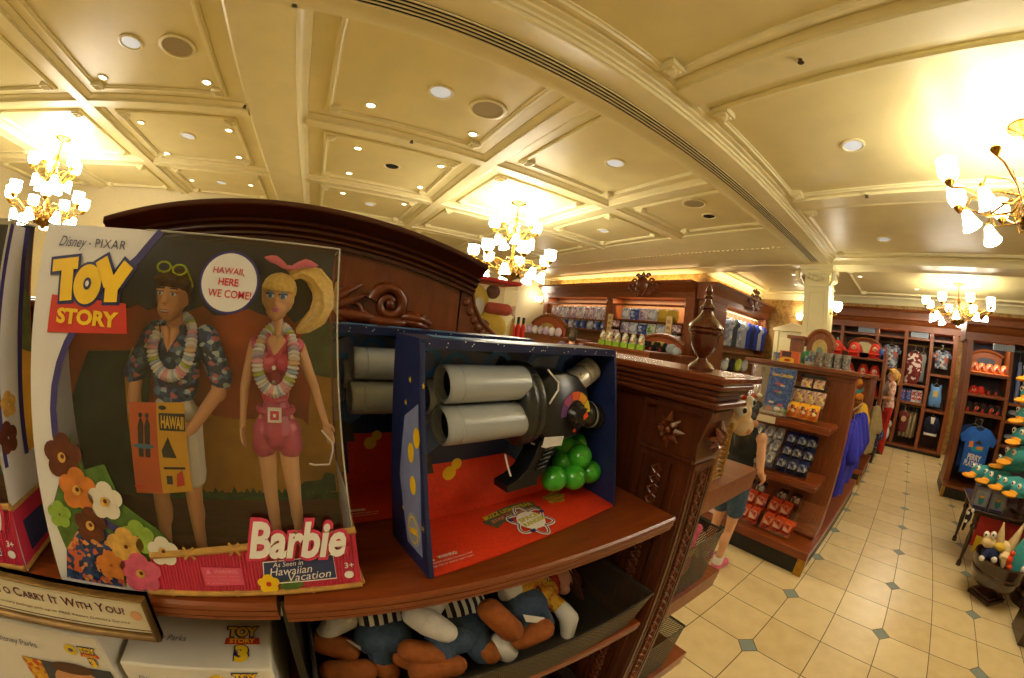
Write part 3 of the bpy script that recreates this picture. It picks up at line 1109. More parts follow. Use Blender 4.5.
bin_front(12, -.312, -.69, -.030, .508, .957, 1.062, .010, 'wide black mesh bin of plush dolls under the shelf of boxed blasters', 'black mesh bins', .03)
bin_front(12, -.325, -.69, -.030, .505, .602, .70, .022, 'black mesh bin on the low shelf beneath the plush doll bin', 'black mesh bins')
def bin_end(x0, x1, ya, yb, z0, z1, lab, grp, mat, flare=.03):
    t = thing('wire_bin', lab, 'bin', ((x0 + x1) / 2, (ya + yb) / 2, z0), 0, grp)
    rows = []
    for k in range(3):
        f = k / 2
        z = z0 + (z1 - z0) * f
        rows.append([(x0, ya, z), (x0, yb + flare * f, z), (x1, yb + flare * f, z), (x1, ya, z)])
    MB().loft(rows, closed=True, caps=False).build('mesh_wall', mat, t, recalc=False, smooth=False)
    MB().box(x0, x1, ya, yb, z0 - .001, z0 + .003).build('bottom', BINB, t)
    MB().tube(rows[-1], .003, 6, True).build('rim', BINB, t)
    return t
bin_end(-.74, -.312, .640, .775, .964, 1.088, 'black mesh bin with a pink plush on the middle end shelf', 'black mesh bins', MESHB)
bin_end(-.74, -.312, .640, .765, .642, .785, 'black mesh bin on the lowest end shelf behind the pilaster', 'black mesh bins', MESHB)
# slatted gilt basket on the upper end shelf
t = thing('gilt_basket', 'gilt wire basket on the upper end shelf beside the cream plush head', 'basket', (-.5, .7, 1.233))
mb = MB()
for i in range(13):
    z = 1.237 + i * .0095
    mb.tube([(-.74, .645, z), (-.74, .735, z), (-.325, .735, z), (-.325, .645, z)], .0022, 5, True)
mb.build('wires', P('gilt_wire', 'b28a3e', .35, .9), t)
mb = MB()
for x, y in ((-.325, .645), (-.325, .735), (-.74, .735), (-.74, .645), (-.325, .69)):
    MB().tube([(x, y, 1.233), (x, y, 1.354)], .003, 6).build('upright', MATS['gilt_wire'], t)

# ================================================================== BOXED DOLLS AND BOXED BLASTERS
class Frame:
    """A carton standing on the shelf: x along its face, y into it, z up; its face leans back."""
    def __init__(s, o, yaw, lean):
        s.o, s.yaw, s.s, s.c = Vector(o), yaw, math.sin(lean), math.cos(lean)
    def F(s, u, d, v):
        return Vector((u, d + v * s.s, v * s.c))
    def face(s, n=0.):
        return lambda x, y, z: Vector((x, y * s.s - (n + z) * s.c, y * s.c - (n + z) * s.s * 0))
    def world(s, p):
        return s.o + Matrix.Rotation(s.yaw, 3, 'Z') @ Vector(p)

def mapped(mb, fn):
    mb.v = [tuple(fn(*p)) for p in mb.v]
    return mb

def text_fit(mb, body, cx, cy, w_, h_, fn, bold=.0, shear=0., ext=.0003, arcf=None, spacing=1., rot=0.):
    """Lettering scaled to a box w_ x h_ centred at (cx, cy) on a face."""
    t = MB().text(body, 1.0, lambda x, y, z: (x, y, z), 0.0, bold, shear, spacing=spacing)
    xs = [p[0] for p in t.v]
    ys = [p[1] for p in t.v]
    sx, sy = w_ / max(1e-6, max(xs) - min(xs)), h_ / max(1e-6, max(ys) - min(ys))
    mx, my = (max(xs) + min(xs)) / 2, (max(ys) + min(ys)) / 2
    vs = []
    for p in t.v:
        x, y = (p[0] - mx) * sx, (p[1] - my) * sy
        if arcf:
            y += arcf(x)
        if rot:
            x, y = x * math.cos(rot) - y * math.sin(rot), x * math.sin(rot) + y * math.cos(rot)
        vs.append(fn(cx + x, cy + y, ext))
    mb.add(vs, t.f)
    return mb

def flat(mb, pts, fn, z=0.0002, th=.0002):
    return mb.prism(pts, z, z + th, lambda p, q, t: fn(p, q, t))
def disc(cx, cy, rx, ry=None, n=28, a0=0., a1=2 * PI):
    ry = ry or rx
    return [(cx + rx * math.cos(a0 + (a1 - a0) * i / n), cy + ry * math.sin(a0 + (a1 - a0) * i / n)) for i in range(n if a1 - a0 > 6.2 else n + 1)]
def ribbon(mb, pts, w_, fn, z=.0004, th=.0004):
    L, R = [], []
    for i, p in enumerate(pts):
        a, b = pts[max(i - 1, 0)], pts[min(i + 1, len(pts) - 1)]
        dx, dy = b[0] - a[0], b[1] - a[1]
        l = math.hypot(dx, dy) or 1
        ww = w_[i] if isinstance(w_, list) else w_
        L.append((p[0] - dy / l * ww / 2, p[1] + dx / l * ww / 2))
        R.append((p[0] + dy / l * ww / 2, p[1] - dx / l * ww / 2))
    vs, fs = [], []
    for i in range(len(pts)):
        vs += [fn(*L[i], z + th), fn(*R[i], z + th)]
        if i:
            k = 2 * i
            fs.append((k - 2, k - 1, k + 1, k))
    return mb.add(vs, fs)
def stroke(mb, a, b, wd, fn, z, grow=0.):
    dx, dy = b[0] - a[0], b[1] - a[1]
    l = math.hypot(dx, dy)
    dx, dy = dx / l, dy / l
    h = wd / 2 + grow
    a = (a[0] - dx * grow, a[1] - dy * grow)
    b = (b[0] + dx * grow, b[1] + dy * grow)
    return flat(mb, [(a[0] - dy * h, a[1] + dx * h), (b[0] - dy * h, b[1] + dx * h), (b[0] + dy * h, b[1] - dx * h), (a[0] + dy * h, a[1] - dx * h)], fn, z)

WHITE = P('box_white', 'd8d4d2', .45, var=.02, coat=.2)
NAVY = P('print_navy', '2b2a5e', .45, var=.1)
PURPLE = P('print_purple', '3c3470', .4, var=.1)
YEL = P('print_yellow', 'f0c414', .42, var=.04)
REDP = P('print_red', 'c8321c', .42, var=.04)
PINK = P('print_pink', 'c8304e', .42, var=.06)
PINKL = P('print_light_pink', 'e8889c', .42)
TXTR = P('print_text_red', 'c83240', .5)
TXTW = P('print_text_white', 'efe8e2', .5)
TXTG = P('print_text_grey', '4a4a66', .5)
PLAQ = P('print_plaque_blue', '2e3a66', .42, var=.08)
BAMB = P('print_bamboo', 'b88c46', .4, var=.2, vscale=90)
LEAF = P('print_leaf', '4c6a2a', .45, var=.3, vscale=80)
RUST = P('backdrop_rust', 'b4501a', .55, var=.35, vscale=18)
YELB = P('backdrop_yellow', 'cc9624', .55, var=.2, vscale=25)
GRASS = P('backdrop_grass', '33571f', .55, var=.4, vscale=90)
DECK = wood('backdrop_deck', '5a2d12', '7c451e', 'x', .5, 3, 0)
NIGHT = P('backdrop_slate', '34343a', .55, var=.2, vscale=20)
TEAL = P('backdrop_teal', '2a4438', .55, var=.35, vscale=30)
OLIVE = P('backdrop_olive', '4f5a22', .55, var=.4, vscale=40)

ARC = [(.116, .331), (.098, .304), (.078, .284), (.058, .262), (.044, .243), (.034, .226), (.027, .208), (.0225, .188), (.021, .168), (.0225, .146), (.028, .126), (.038, .104), (.052, .086), (.070, .070), (.092, .058), (.120, .048)]
def hibiscus(mb, fn, cx, cy, r, z, mi):
    for k in range(5):
        a = k * 2 * PI / 5 + .3
        mb.mat(mi)
        flat(mb, disc(cx + math.cos(a) * r * .55, cy + math.sin(a) * r * .55, r * .5, r * .46, 14), fn, z + .0001 * k)

def doll_carton(o, yaw, lean, lab):
    fr = Frame(o, yaw, lean)
    D = .102
    t = thing('doll_box', lab, 'boxed dolls', o, yaw, 'boxed doll pairs on the shelf')
    BL, BR, TR, TL = (.003, .0), (.315, .0), (.291, .335), (-.013, .330)
    ff = fr.face(0)
    bk = lambda x, y, z: Vector((x, D - z, y * fr.c))
    # printed backdrop card, one part with its printed shapes
    mb = MB()
    mats = [RUST, YELB, GRASS, DECK, NIGHT, TEAL, OLIVE]
    flat(mb.mat(0), [BL, BR, TR, TL], bk, 0)
    def wavy(x0, x1, y, amp, n=24):
        return [(x0 + (x1 - x0) * i / n, y + amp * (random.random() - .5)) for i in range(n + 1)]
    flat(mb.mat(4), wavy(-.008, .294, .262, .012) + [TR, TL], bk, .0006)
    flat(mb.mat(1), [(.10, .04), (.312, .04), (.306, .118)] + [(x, y + .006 * random.random()) for x, y in ((.29, .128), (.27, .150), (.24, .156), (.22, .150), (.20, .146), (.17, .148), (.15, .160), (.13, .165), (.11, .160))], bk, .0006)
    flat(mb.mat(1), [(.275, .12), (.306, .12), (.300, .20), (.285, .205), (.278, .19)], bk, .0007)
    flat(mb.mat(5), [(.003, .02), (.095, .02), (.10, .10), (.092, .15), (.10, .20), (.08, .215), (.02, .21), (-.004, .16)], bk, .0008)
    flat(mb.mat(1), [(.068, .10), (.084, .10), (.086, .19), (.076, .22), (.066, .19)], bk, .0010)
    flat(mb.mat(6), [(.268, .205), (.300, .20), (.296, .26), (.283, .27), (.270, .255), (.262, .235)], bk, .0008)
    g_ = [(.09, .05)] + [(.31, .05)]
    top = []
    for i in range(60):
        x = .31 - .22 * i / 59
        top.append((x, .061 + (.009 * random.random() if i % 2 else 0)))
    flat(mb.mat(2), g_ + top, bk, .0010)
    flat(mb.mat(2), [(.255, .062), (.308, .062), (.306, .085), (.295, .088), (.29, .078), (.27, .076)], bk, .0009)
    flat(mb.mat(3), [(.01, .001), (.312, .001), (.310, .052), (.01, .052)], bk, .0012)
    mb.build('backdrop_card', mats, t, local=True, smooth=False)
    # floor and white sides
    mb = MB()
    mb.add([(.003, 0, .001), (.315, 0, .001), (.315, D, .001), (.003, D, .001)], [(0, 1, 2, 3)])
    mb.build('carton_floor', DECK, t, local=True, smooth=False)
    mb = MB()
    mb.prism([(0, 0), (D, 0), (D, .325), (.33 * fr.s, .325)], 0, .0012, lambda p, q, s: (.003 - .048 * q + s - .0012, p, q))
    mb.build('side_panel', [WHITE], t, local=True, smooth=False)
    mb = MB()
    rs = [(0, 0), (D, 0), (D, .10), (.10 * fr.s, .10)]
    rx = lambda p, q, s: (.3152 - .072 * q + s, p, q)
    mb.prism(rs, 0, .0008, rx)
    mb.mat(1).prism([(.001, .002), (D, .002), (D, .062), (.062 * fr.s + .001, .062)], .0009, .0011, rx)
    mb.mat(2).prism([(.02, .012), (.07, .012), (.072, .042), (.022, .044)], .0012, .0014, rx)
    mb.mat(3)
    for zz in (.004, .062):
        mb.tube([rx(zz * fr.s, zz, .002), rx(D, zz, .002)], .0022, 6)
    mb.build('side_band', [WHITE, PINK, PLAQ, BAMB], t, local=True, smooth=False)
    # white front flap
    mb = MB()
    w_ = [TL, (-.005, .16), BL] + [(.16, .0), (.15, .030), (.128, .044)] + ARC[::-1]
    flat(mb, w_, ff, 0, .0006)
    mb.build('front_flap', WHITE, t, local=True, smooth=False)
    mb = MB()
    ribbon(mb, ARC, .0075, ff, .0011, .0004)
    mb.build('arc_stripe', PURPLE, t, local=True, smooth=False)
    # pink band with bamboo edging
    mb = MB()
    n = 40
    up = [(.110 + .203 * i / n, .043 + .024 * i / n) for i in range(n + 1)]
    flat(mb, [(.10, .002), (.315, .002)] + up[::-1], ff, .0008, .0006)
    for i in range(62):
        x = .11 + .2 * i / 61
        yb, yt = .006, .043 + .024 * (x - .11) / .203 - .002
        mb.tube([ff(x, yb, .0014), ff(x, yt, .0014)], .0013, 5)
    mb.build('pink_band', PINK, t, local=True)
    mb = MB()
    mb.tube([ff(x, y, .0025) for x, y in up], .0036, 8)
    mb.tube([ff(.10, .004, .0022), ff(.315, .004, .0022)], .003, 8)
    for x in (.150, .195, .255):
        for dy in (-.006, .006):
            y = .043 + .024 * (x - .11) / .203
            mb.tube([ff(x - .005, y - dy, .004), ff(x + .005, y + dy, .004)], .0014, 5)
    for x in (.125, .190, .265):
        mb.lathe([(.0034, -.002), (.0040, 0), (.0034, .002)], ff(x, .004, .0022), 8, Ry(PI / 2))
    mb.build('bamboo_edging', BAMB, t, local=True)
    # printed bouquet filling the lower corner of the flap
    mb = MB()
    ms = [P('print_brown', '5e2c16', .45, var=.25, vscale=80), P('print_orange', 'c4742c', .45, var=.2, vscale=80), P('print_lime', '8aa83c', .45, var=.2, vscale=80), cells('print_navy_flowers', ['233054', '1c2a48', '2e4470', 'c05a34', 'd08a4a'], 210, .45),
          P('print_rose', 'd05a74', .45, var=.2, vscale=90), P('print_straw', 'cfa04c', .45, var=.2, vscale=120), P('print_cream', 'd9d0bd', .45), LEAF]
    flat(mb.mat(7), [(.008, .075), (.03, .12), (.04, .15), (.052, .118), (.075, .125), (.09, .09), (.12, .07), (.15, .04), (.14, .012), (.06, .010), (.02, .03)], ff, .0010)
    flat(mb.mat(3), [(.010, .010), (.075, .006), (.078, .050), (.060, .072), (.040, .066), (.018, .040)], ff, .0014)
    hibiscus(mb, ff, .030, .128, .021, .0018, 0)
    hibiscus(mb, ff, .043, .100, .020, .0022, 1)
    hibiscus(mb, ff, .052, .068, .017, .0026, 0)
    hibiscus(mb, ff, .072, .092, .018, .0024, 6)
    hibiscus(mb, ff, .018, .074, .013, .0020, 2)
    hibiscus(mb, ff, .100, .060, .017, .0026, 2)
    hibiscus(mb, ff, .124, .048, .015, .0030, 6)
    hibiscus(mb, ff, .086, .050, .019, .0030, 5)
    hibiscus(mb, ff, .096, .024, .021, .0034, 4)
    hibiscus(mb, ff, .066, .030, .015, .0036, 1)
    for cx, cy in ((.030, .128), (.043, .100), (.052, .068), (.072, .092), (.086, .050), (.096, .024), (.124, .048)):
        flat(mb.mat(5), disc(cx, cy, .0045), ff, .0044)
        flat(mb.mat(0), disc(cx + .001, cy + .001, .002), ff, .0047)
    mb.build('printed_bouquet', ms, t, local=True, smooth=False)
    # big title: yellow letters with a blue outline over a red plate
    mb = MB()
    T_ = [((.0055, .2918), (.0350, .2962), .0112), ((.0240, .290), (.0275, .2620), .0140)]
    Y_ = [((.0600, .3010), (.0740, .2790), .0135), ((.0905, .2985), (.0770, .2765), .0130), ((.0762, .281), (.0775, .2640), .0140)]
    flat(mb.mat(2), [(.010, .2665), (.0935, .2640), (.0985, .2385), (.0100, .2335)], ff, .0014)
    for a, b, w2 in T_ + Y_:
        stroke(mb.mat(0), a, b, w2, ff, .0020, .0026)
    flat(mb.mat(0), disc(.0492, .2780, .0178, .0200), ff, .0021)
    for i, (a, b, w2) in enumerate(T_ + Y_):
        stroke(mb.mat(1), a, b, w2, ff, .0026 + .0001 * i, -.0002)
    flat(mb.mat(1), disc(.0492, .2780, .0152, .0176), ff, .0028)
    flat(mb.mat(0), disc(.0494, .2785, .0042, .0054), ff, .0032)
    flat(mb.mat(3), disc(.0494, .2785, .0019, .0026), ff, .0035)
    mb.mat(1)
    text_fit(mb, 'STORY', .0535, .2492, .068, .0135, lambda x, y, z: ff(x, y, z + .0020), bold=.045)
    mb.mat(4)
    text_fit(mb, 'Disney', .0225, .3135, .032, .0125, lambda x, y, z: ff(x, y, z + .0012), shear=.35)
    text_fit(mb, 'PIXAR', .0655, .3150, .034, .0080, lambda x, y, z: ff(x, y, z + .0012), spacing=1.1)
    flat(mb, disc(.0425, .3140, .0009), ff, .0012)
    mb.build('title_lettering', [NAVY, YEL, REDP, WHITE, TXTG], t, local=True, smooth=False)
    # brand lettering on the pink band
    mb = MB()
    fb = lambda k: (lambda x, y, z: ff(x, y, z + k))
    for off, mi, z in ((.085, 0, .0062), (.034, 1, .0070)):
        mb.mat(mi)
        text_fit(mb, 'Barbie', .2560, .0625, .094 + (.007 if mi == 0 else 0), .038 + (.007 if mi == 0 else 0), fb(z), bold=off, shear=.28, rot=-.03)
    mb.build('brand_lettering', [P('print_hot_pink', 'd63a5c', .42), TXTW], t, local=True, smooth=False)
    mb = MB()
    flat(mb.mat(0), [(.2205, .0385), (.289, .0430), (.290, .0160), (.2185, .0150)], ff, .0030)
    mb.mat(1)
    ribbon(mb, [(.2205, .0385), (.289, .0430), (.290, .0160), (.2185, .0150), (.2205, .0385)], .0012, ff, .0033)
    text_fit(mb, 'As Seen in', .2440, .0360, .030, .0052, fb(.0034), shear=.3, rot=.05)
    text_fit(mb, 'Hawaiian', .2460, .0285, .042, .0085, fb(.0034), shear=.3, rot=.05)
    text_fit(mb, 'Vacation', .2640, .0215, .042, .0085, fb(.0034), shear=.3, rot=.05)
    text_fit(mb, '3+', .3040, .0290, .0095, .0065, fb(.0030), bold=.02)
    flat(mb, disc(.3030, .0180, .0048, .0042), ff, .0030)
    mb.build('plaque', [PLAQ, TXTW], t, local=True, smooth=False)
    mb = MB()
    flat(mb.mat(0), [(.1590, .0335), (.1985, .0325), (.1990, .0140), (.1600, .0135)], ff, .0030)
    mb.mat(1)
    text_fit(mb, 'WARNING:', .1830, .0290, .024, .0042, fb(.0032), bold=.02)
    flat(mb, [(.163, .0265), (.168, .0265), (.1655, .0315)], ff, .0032)
    for k, (wid, txt) in enumerate(((.034, 'CHOKING HAZARD - Small parts'), (.034, 'Not for children under'), (.022, '3 years'))):
        text_fit(mb, txt, .1615 + wid / 2, .0235 - k * .0035, wid, .0022, fb(.0032))
    mb.build('warning_label', [P('print_label_pink', 'd8506e', .45), PINKL], t, local=True, smooth=False)
    mb = MB()
    hibiscus(mb, ff, .2225, .0150, .0105, .0036, 0)
    flat(mb.mat(1), disc(.2225, .0150, .0026), ff, .0044)
    flat(mb.mat(2), [(.232, .010), (.238, .018), (.250, .0175), (.258, .012), (.250, .0075), (.238, .007)], ff, .0034)
    mb.build('printed_hibiscus', [YEL, REDP, LEAF], t, local=True, smooth=False)
    # round speech sticker
    mb = MB()
    flat(mb.mat(0), disc(.1915, .2910, .0285, .0285, 40), ff, .0010)
    flat(mb.mat(1), disc(.1915, .2910, .0262, .0262, 40), ff, .0013)
    mb.mat(2)
    text_fit(mb, 'HAWAII,', .1900, .3005, .030, .0066, fb(.0016), bold=.012)
    text_fit(mb, 'HERE', .1910, .2910, .019, .0066, fb(.0016), bold=.025)
    text_fit(mb, 'WE COME!', .1935, .2805, .041, .0070, fb(.0016), bold=.012)
    mb.build('speech_sticker', [PURPLE, WHITE, TXTR], t, local=True, smooth=False)
    # clear window: front, top and far side in one sheet
    mb = MB()
    win = ARC + [(.313, .067), (.2915, .334)]
    mb.add([ff(x, y, .0003) for x, y in win], [tuple(range(len(win)))])
    a, b = ff(.10, .331, 0), ff(.2915, .334, 0)
    mb.add([a, b, (.2915, D, b[2]), (.10, D, a[2])], [(0, 1, 2, 3)])
    a, b = ff(.3085, .10, 0), ff(.2915, .334, 0)
    mb.add([a, (a[0], D, a[2]), (b[0], D, b[2]), b], [(0, 1, 2, 3)])
    mb.build('clear_window', CLEAR, t, local=True, smooth=False, recalc=False)
    mb = MB()
    e = ff(.2915, .334, 0)
    mb.tube([ff(.3085, .10, .0004), e], .0009, 5)
    mb.tube([ff(.10, .331, .0004), e], .0009, 5)
    mb.tube([e, (.2915, D, e[2])], .0009, 5)
    mb.build('window_crease', P('plastic_edge', 'b9b3a4', .25), t, local=True)
    return t, fr

# ---- figures fused from limbs into one skin
def fuse(mb, voxel, name, mat, parent, smooth=4, regions=None, local=True):
    o = mb.build('raw', mat, None)
    r = o.modifiers.new('r', 'REMESH')
    r.mode = 'VOXEL'
    r.voxel_size = voxel
    s = o.modifiers.new('s', 'SMOOTH')
    s.factor = .5
    s.iterations = smooth
    dg = bpy.context.evaluated_depsgraph_get()
    me = bpy.data.meshes.new_from_object(o.evaluated_get(dg))
    bpy.data.objects.remove(o)
    me.name = name
    me.materials.clear()
    mats = mat if isinstance(mat, (list, tuple)) else [mat]
    for m in mats:
        me.materials.append(m)
    if regions:
        for p in me.polygons:
            p.material_index = regions(p.center)
    else:
        me.polygons.foreach_set('material_index', [0] * len(me.polygons))
    me.polygons.foreach_set('use_smooth', [True] * len(me.polygons))
    n = bpy.data.objects.new(name, me)
    COL.objects.link(n)
    if parent is not None:
        n.parent = parent
    return n

def hand(mb, wrist, dirv, palmn, size, curl=.5, thumb=1):
    """Palm, four bent fingers and a thumb. dirv: along the hand; palmn: out of the palm."""
    w_, d, n = Vector(wrist), Vector(dirv).normalized(), Vector(palmn).normalized()
    s = d.cross(n).normalized()
    n = s.cross(d).normalized()
    k = size
    R = Matrix((s, n, d)).transposed()
    mb.ell(w_ + d * .045 * k, (.040 * k, .016 * k, .050 * k), R, 10, 7)
    for i, (off, L) in enumerate(((-.030, .070), (-.010, .080), (.010, .076), (.029, .060))):
        a = w_ + d * .085 * k + s * off * k
        c1 = curl * .9
        b = a + (d * math.cos(c1) + n * math.sin(c1)) * L * .45 * k
        c = b + (d * math.cos(c1 * 2) + n * math.sin(c1 * 2)) * L * .55 * k
        mb.cap(a, b, .0095 * k, .0085 * k, 7)
        mb.cap(b, c, .0085 * k, .0065 * k, 7)
    a = w_ + d * .025 * k + s * thumb * .035 * k
    b = a + (d * .6 + s * thumb * .7 + n * .35).normalized() * .035 * k
    c = b + (d * .9 + s * thumb * .15 + n * .5).normalized() * .032 * k
    mb.cap(a, b, .012 * k, .010 * k, 7)
    mb.cap(b, c, .010 * k, .007 * k, 7)

SKIN = P('doll_skin', 'd09462', .42, var=.03)
SKINF = P('doll_skin_tan', 'dba676', .42, var=.03)
LEIC = [P('lei_' + n, c, .6) for n, c in (('white', 'e4ddd6'), ('pink', 'e2a0aa'), ('blue', 'a9bcd2'), ('lime', 'b9bf4a'), ('peach', 'e0b686'), ('lilac', 'b9a8c4'))]

def lei(parent, fr, base, c, ru, rv, d0, lab_seed, n=46, r=.0063):
    random.seed(lab_seed)
    mb = MB()
    seq = [0, 0, 2, 0, 1, 1, 0, 3, 0, 2, 0, 4, 0, 0, 5, 1, 0, 0, 3, 2]
    for i in range(n):
        a = -PI / 2 + 2 * PI * i / n
        up = max(0, math.sin(a))
        u, v = c[0] + ru * math.cos(a), c[1] + rv * math.sin(a)
        d = d0 + .022 * up
        t = Vector((-ru * math.sin(a), .02 * math.cos(a) * (1 if math.sin(a) > 0 else 0), rv * math.cos(a))).normalized()
        q = Vector((0, 0, 1)).rotation_difference(t).to_matrix()
        mb.mat(seq[i % len(seq)])
        mb.ell((u, d, v), (r, r, r * .42), q, 9, 5)
    mapped(mb, lambda x, y, z: fr.F(x, y, z) - base)
    return mb.build('flower_lei', LEIC, parent, local=True)

def male_doll(fr, lab):
    base = fr.F(.135, .042, .004)
    t = thing('fashion_doll', lab, 'doll', fr.world(base), fr.yaw)
    mp = lambda mb: mapped(mb, lambda x, y, z: fr.F(x, y, z) - base)
    b = MB()
    b.ell((.1268, .037, .2755), (.0170, .0190, .0215)).ell((.1268, .0310, .2625), (.0130, .0128, .0120)).ell((.1262, .0290, .2560), (.0070, .0075, .0060))
    b.cap((.1252, .0190, .2745), (.1252, .0162, .2685), .0022, .0031, 8)
    b.ell((.1105, .040, .271), (.0025, .005, .0062)).ell((.1422, .040, .271), (.0025, .005, .0062))
    b.ell((.1185, .0225, .2790), (.006, .004, .0022)).ell((.1335, .0225, .2790), (.006, .004, .0022))
    b.cap((.128, .041, .262), (.133, .043, .238), .0088, .0095)
    b.ell((.1325, .0345, .236), (.010, .008, .012))
    b.ell((.137, .043, .222), (.025, .013, .025)).ell((.136, .043, .192), (.020, .0115, .024)).ell((.135, .043, .165), (.020, .013, .016))
    b.cap((.110, .043, .236), (.093, .043, .200), .0105, .0082).cap((.093, .043, .200), (.0905, .036, .162), .0078, .0055)
    b.cap((.166, .043, .236), (.182, .042, .198), .0105, .0085).cap((.182, .042, .198), (.183, .038, .185), .0082, .0080).cap((.183, .038, .187), (.160, .020, .156), .0078, .0055)
    for x0, x1, x2 in ((.150, .1515, .1515), (.121, .116, .1125)):
        b.cap((x0, .043, .155), (x1, .041, .088), .0130, .0095).cap((x1, .041, .088), (x2, .044, .022), .0095, .0058)
        b.ell((x1, .046, .062), (.0085, .0085, .018)).cap((x2, .044, .014), (x2, .026, .009), .0062, .0058)
    hand(b, (.1605, .020, .157), (-.9, -.15, -.45), (-.1, .9, -.2), .165, .25, -1)
    hand(b, (.0905, .036, .162), (.15, -.25, -1), (.9, .2, 0), .165, .4, -1)
    mp(b)
    fuse(b, .0011, 'body', SKIN, t, 3)
    # shirt
    s = MB()
    s.ell((.137, .0425, .224), (.0280, .0160, .0250)).ell((.1365, .0425, .198), (.0255, .0150, .026)).cap((.136, .0425, .19), (.1355, .0425, .180), .0150, .0160)
    s.ell((.1475, .0425, .183), (.0115, .0145, .008)).ell((.124, .0425, .183), (.0115, .0145, .008))
    s.cap((.110, .0425, .237), (.0905, .0425, .199), .0125, .0125).cap((.166, .0425, .237), (.184, .0415, .199), .0125, .0125)
    # collar flaps
    s.cap((.121, .0300, .2460), (.1290, .0265, .2240), .0035, .0030).cap((.1440, .0300, .2460), (.1335, .0265, .2240), .0035, .0030)
    mp(s)
    fuse(s, .0013, 'floral_shirt', cells('tropical_shirt_print', ['1f2c4a', '27385c', '1b2640', '33507c', '5c7a94', 'aab8bc', '2a3d66', '22304e', 'b4646c', '1f2c4a', '3c5c88', '2a3d5c'], 190, .6, stretch=(1, .6, 1.3)), t, 2)
    s = MB().mat(0)
    s.cap((.1270, .0270, .241), (.1312, .0258, .2235), .0052, .0015).cap((.1365, .0270, .241), (.1316, .0258, .2235), .0052, .0015)
    mp(s).build('open_neck', SKIN, t, local=True)
    # shorts
    s = MB()
    s.ell((.1355, .0425, .166), (.0235, .0160, .016)).cap((.150, .0425, .158), (.1525, .0415, .104), .0150, .0148).cap((.121, .0425, .158), (.1165, .0415, .104), .0150, .0148)
    mp(s)
    fuse(s, .0014, 'shorts', P('white_cotton', 'ddd6c8', .7, var=.06), t, 2)
    # hair
    h = MB()
    h.ell((.1268, .0395, .2850), (.0196, .0208, .0165)).ell((.1268, .0450, .2740), (.0190, .0165, .0200)).cap((.1120, .027, .2885), (.1300, .0200, .2880), .0052, .0058).cap((.130, .0205, .2880), (.1425, .0290, .2865), .0054, .0048)
    h.cap((.1098, .036, .284), (.1098, .040, .270), .0030, .0025).cap((.1430, .036, .284), (.1430, .040, .268), .0030, .0025)
    mp(h)
    fuse(h, .0012, 'hair', P('doll_brown_hair', '4a2e1a', .45, var=.3, vscale=160), t, 2)
    # face
    f = MB()
    for x in (.1190, .1325):
        f.mat(0).ell((x, .0198, .2755), (.0034, .0016, .0018), nu=8, nv=6)
        f.mat(1).ell((x - .0002, .0187, .2755), (.0015, .0010, .0016), nu=8, nv=6)
        f.mat(2).cap((x - .0038, .0196, .2806), (x + .0036, .0196, .2806), .0007, .0007, 6)
        f.mat(2).cap((x - .0034, .0188, .2775), (x + .0034, .0190, .2775), .0004, .0004, 5)
    f.mat(0).ell((.1260, .0190, .2598), (.0040, .0012, .0009), nu=10, nv=6)
    f.mat(3).ell((.1260, .0192, .2585), (.0042, .0013, .0008), nu=10, nv=6).ell((.1260, .0192, .2610), (.0044, .0013, .0006), nu=10, nv=6)
    mp(f).build('face_paint', [P('eye_white', 'e8e2da', .3), P('iris_blue', '3a5a86', .3), P('brow_brown', '3a2214', .5), P('lip_tan', 'a8583e', .4)], t, local=True)
    # sunglasses pushed up in the hair
    s = MB()
    for cx, tl in ((.1165, .05), (.1335, -.12)):
        s.tube([(cx + .0072 * math.cos(a), .0245, .3000 + tl * .01 + .0048 * math.sin(a)) for a in [2 * PI * i / 18 for i in range(18)]], .0011, 6, True)
    s.tube([(.1235, .0240, .3005), (.1260, .0236, .3008), (.1270, .0240, .3003)], .0010, 6)
    s.tube([(.1405, .0245, .3000), (.1440, .030, .2930), (.1460, .038, .2840)], .0012, 6)
    s.tube([(.1093, .0245, .3005), (.1080, .034, .2960)], .0010, 6)
    mp(s).build('sunglasses', P('lime_plastic', 'b4c81e', .35), t, local=True)
    lei(t, fr, base, (.1345, .2275), .0200, .0270, .0255, 3)
    return t, base

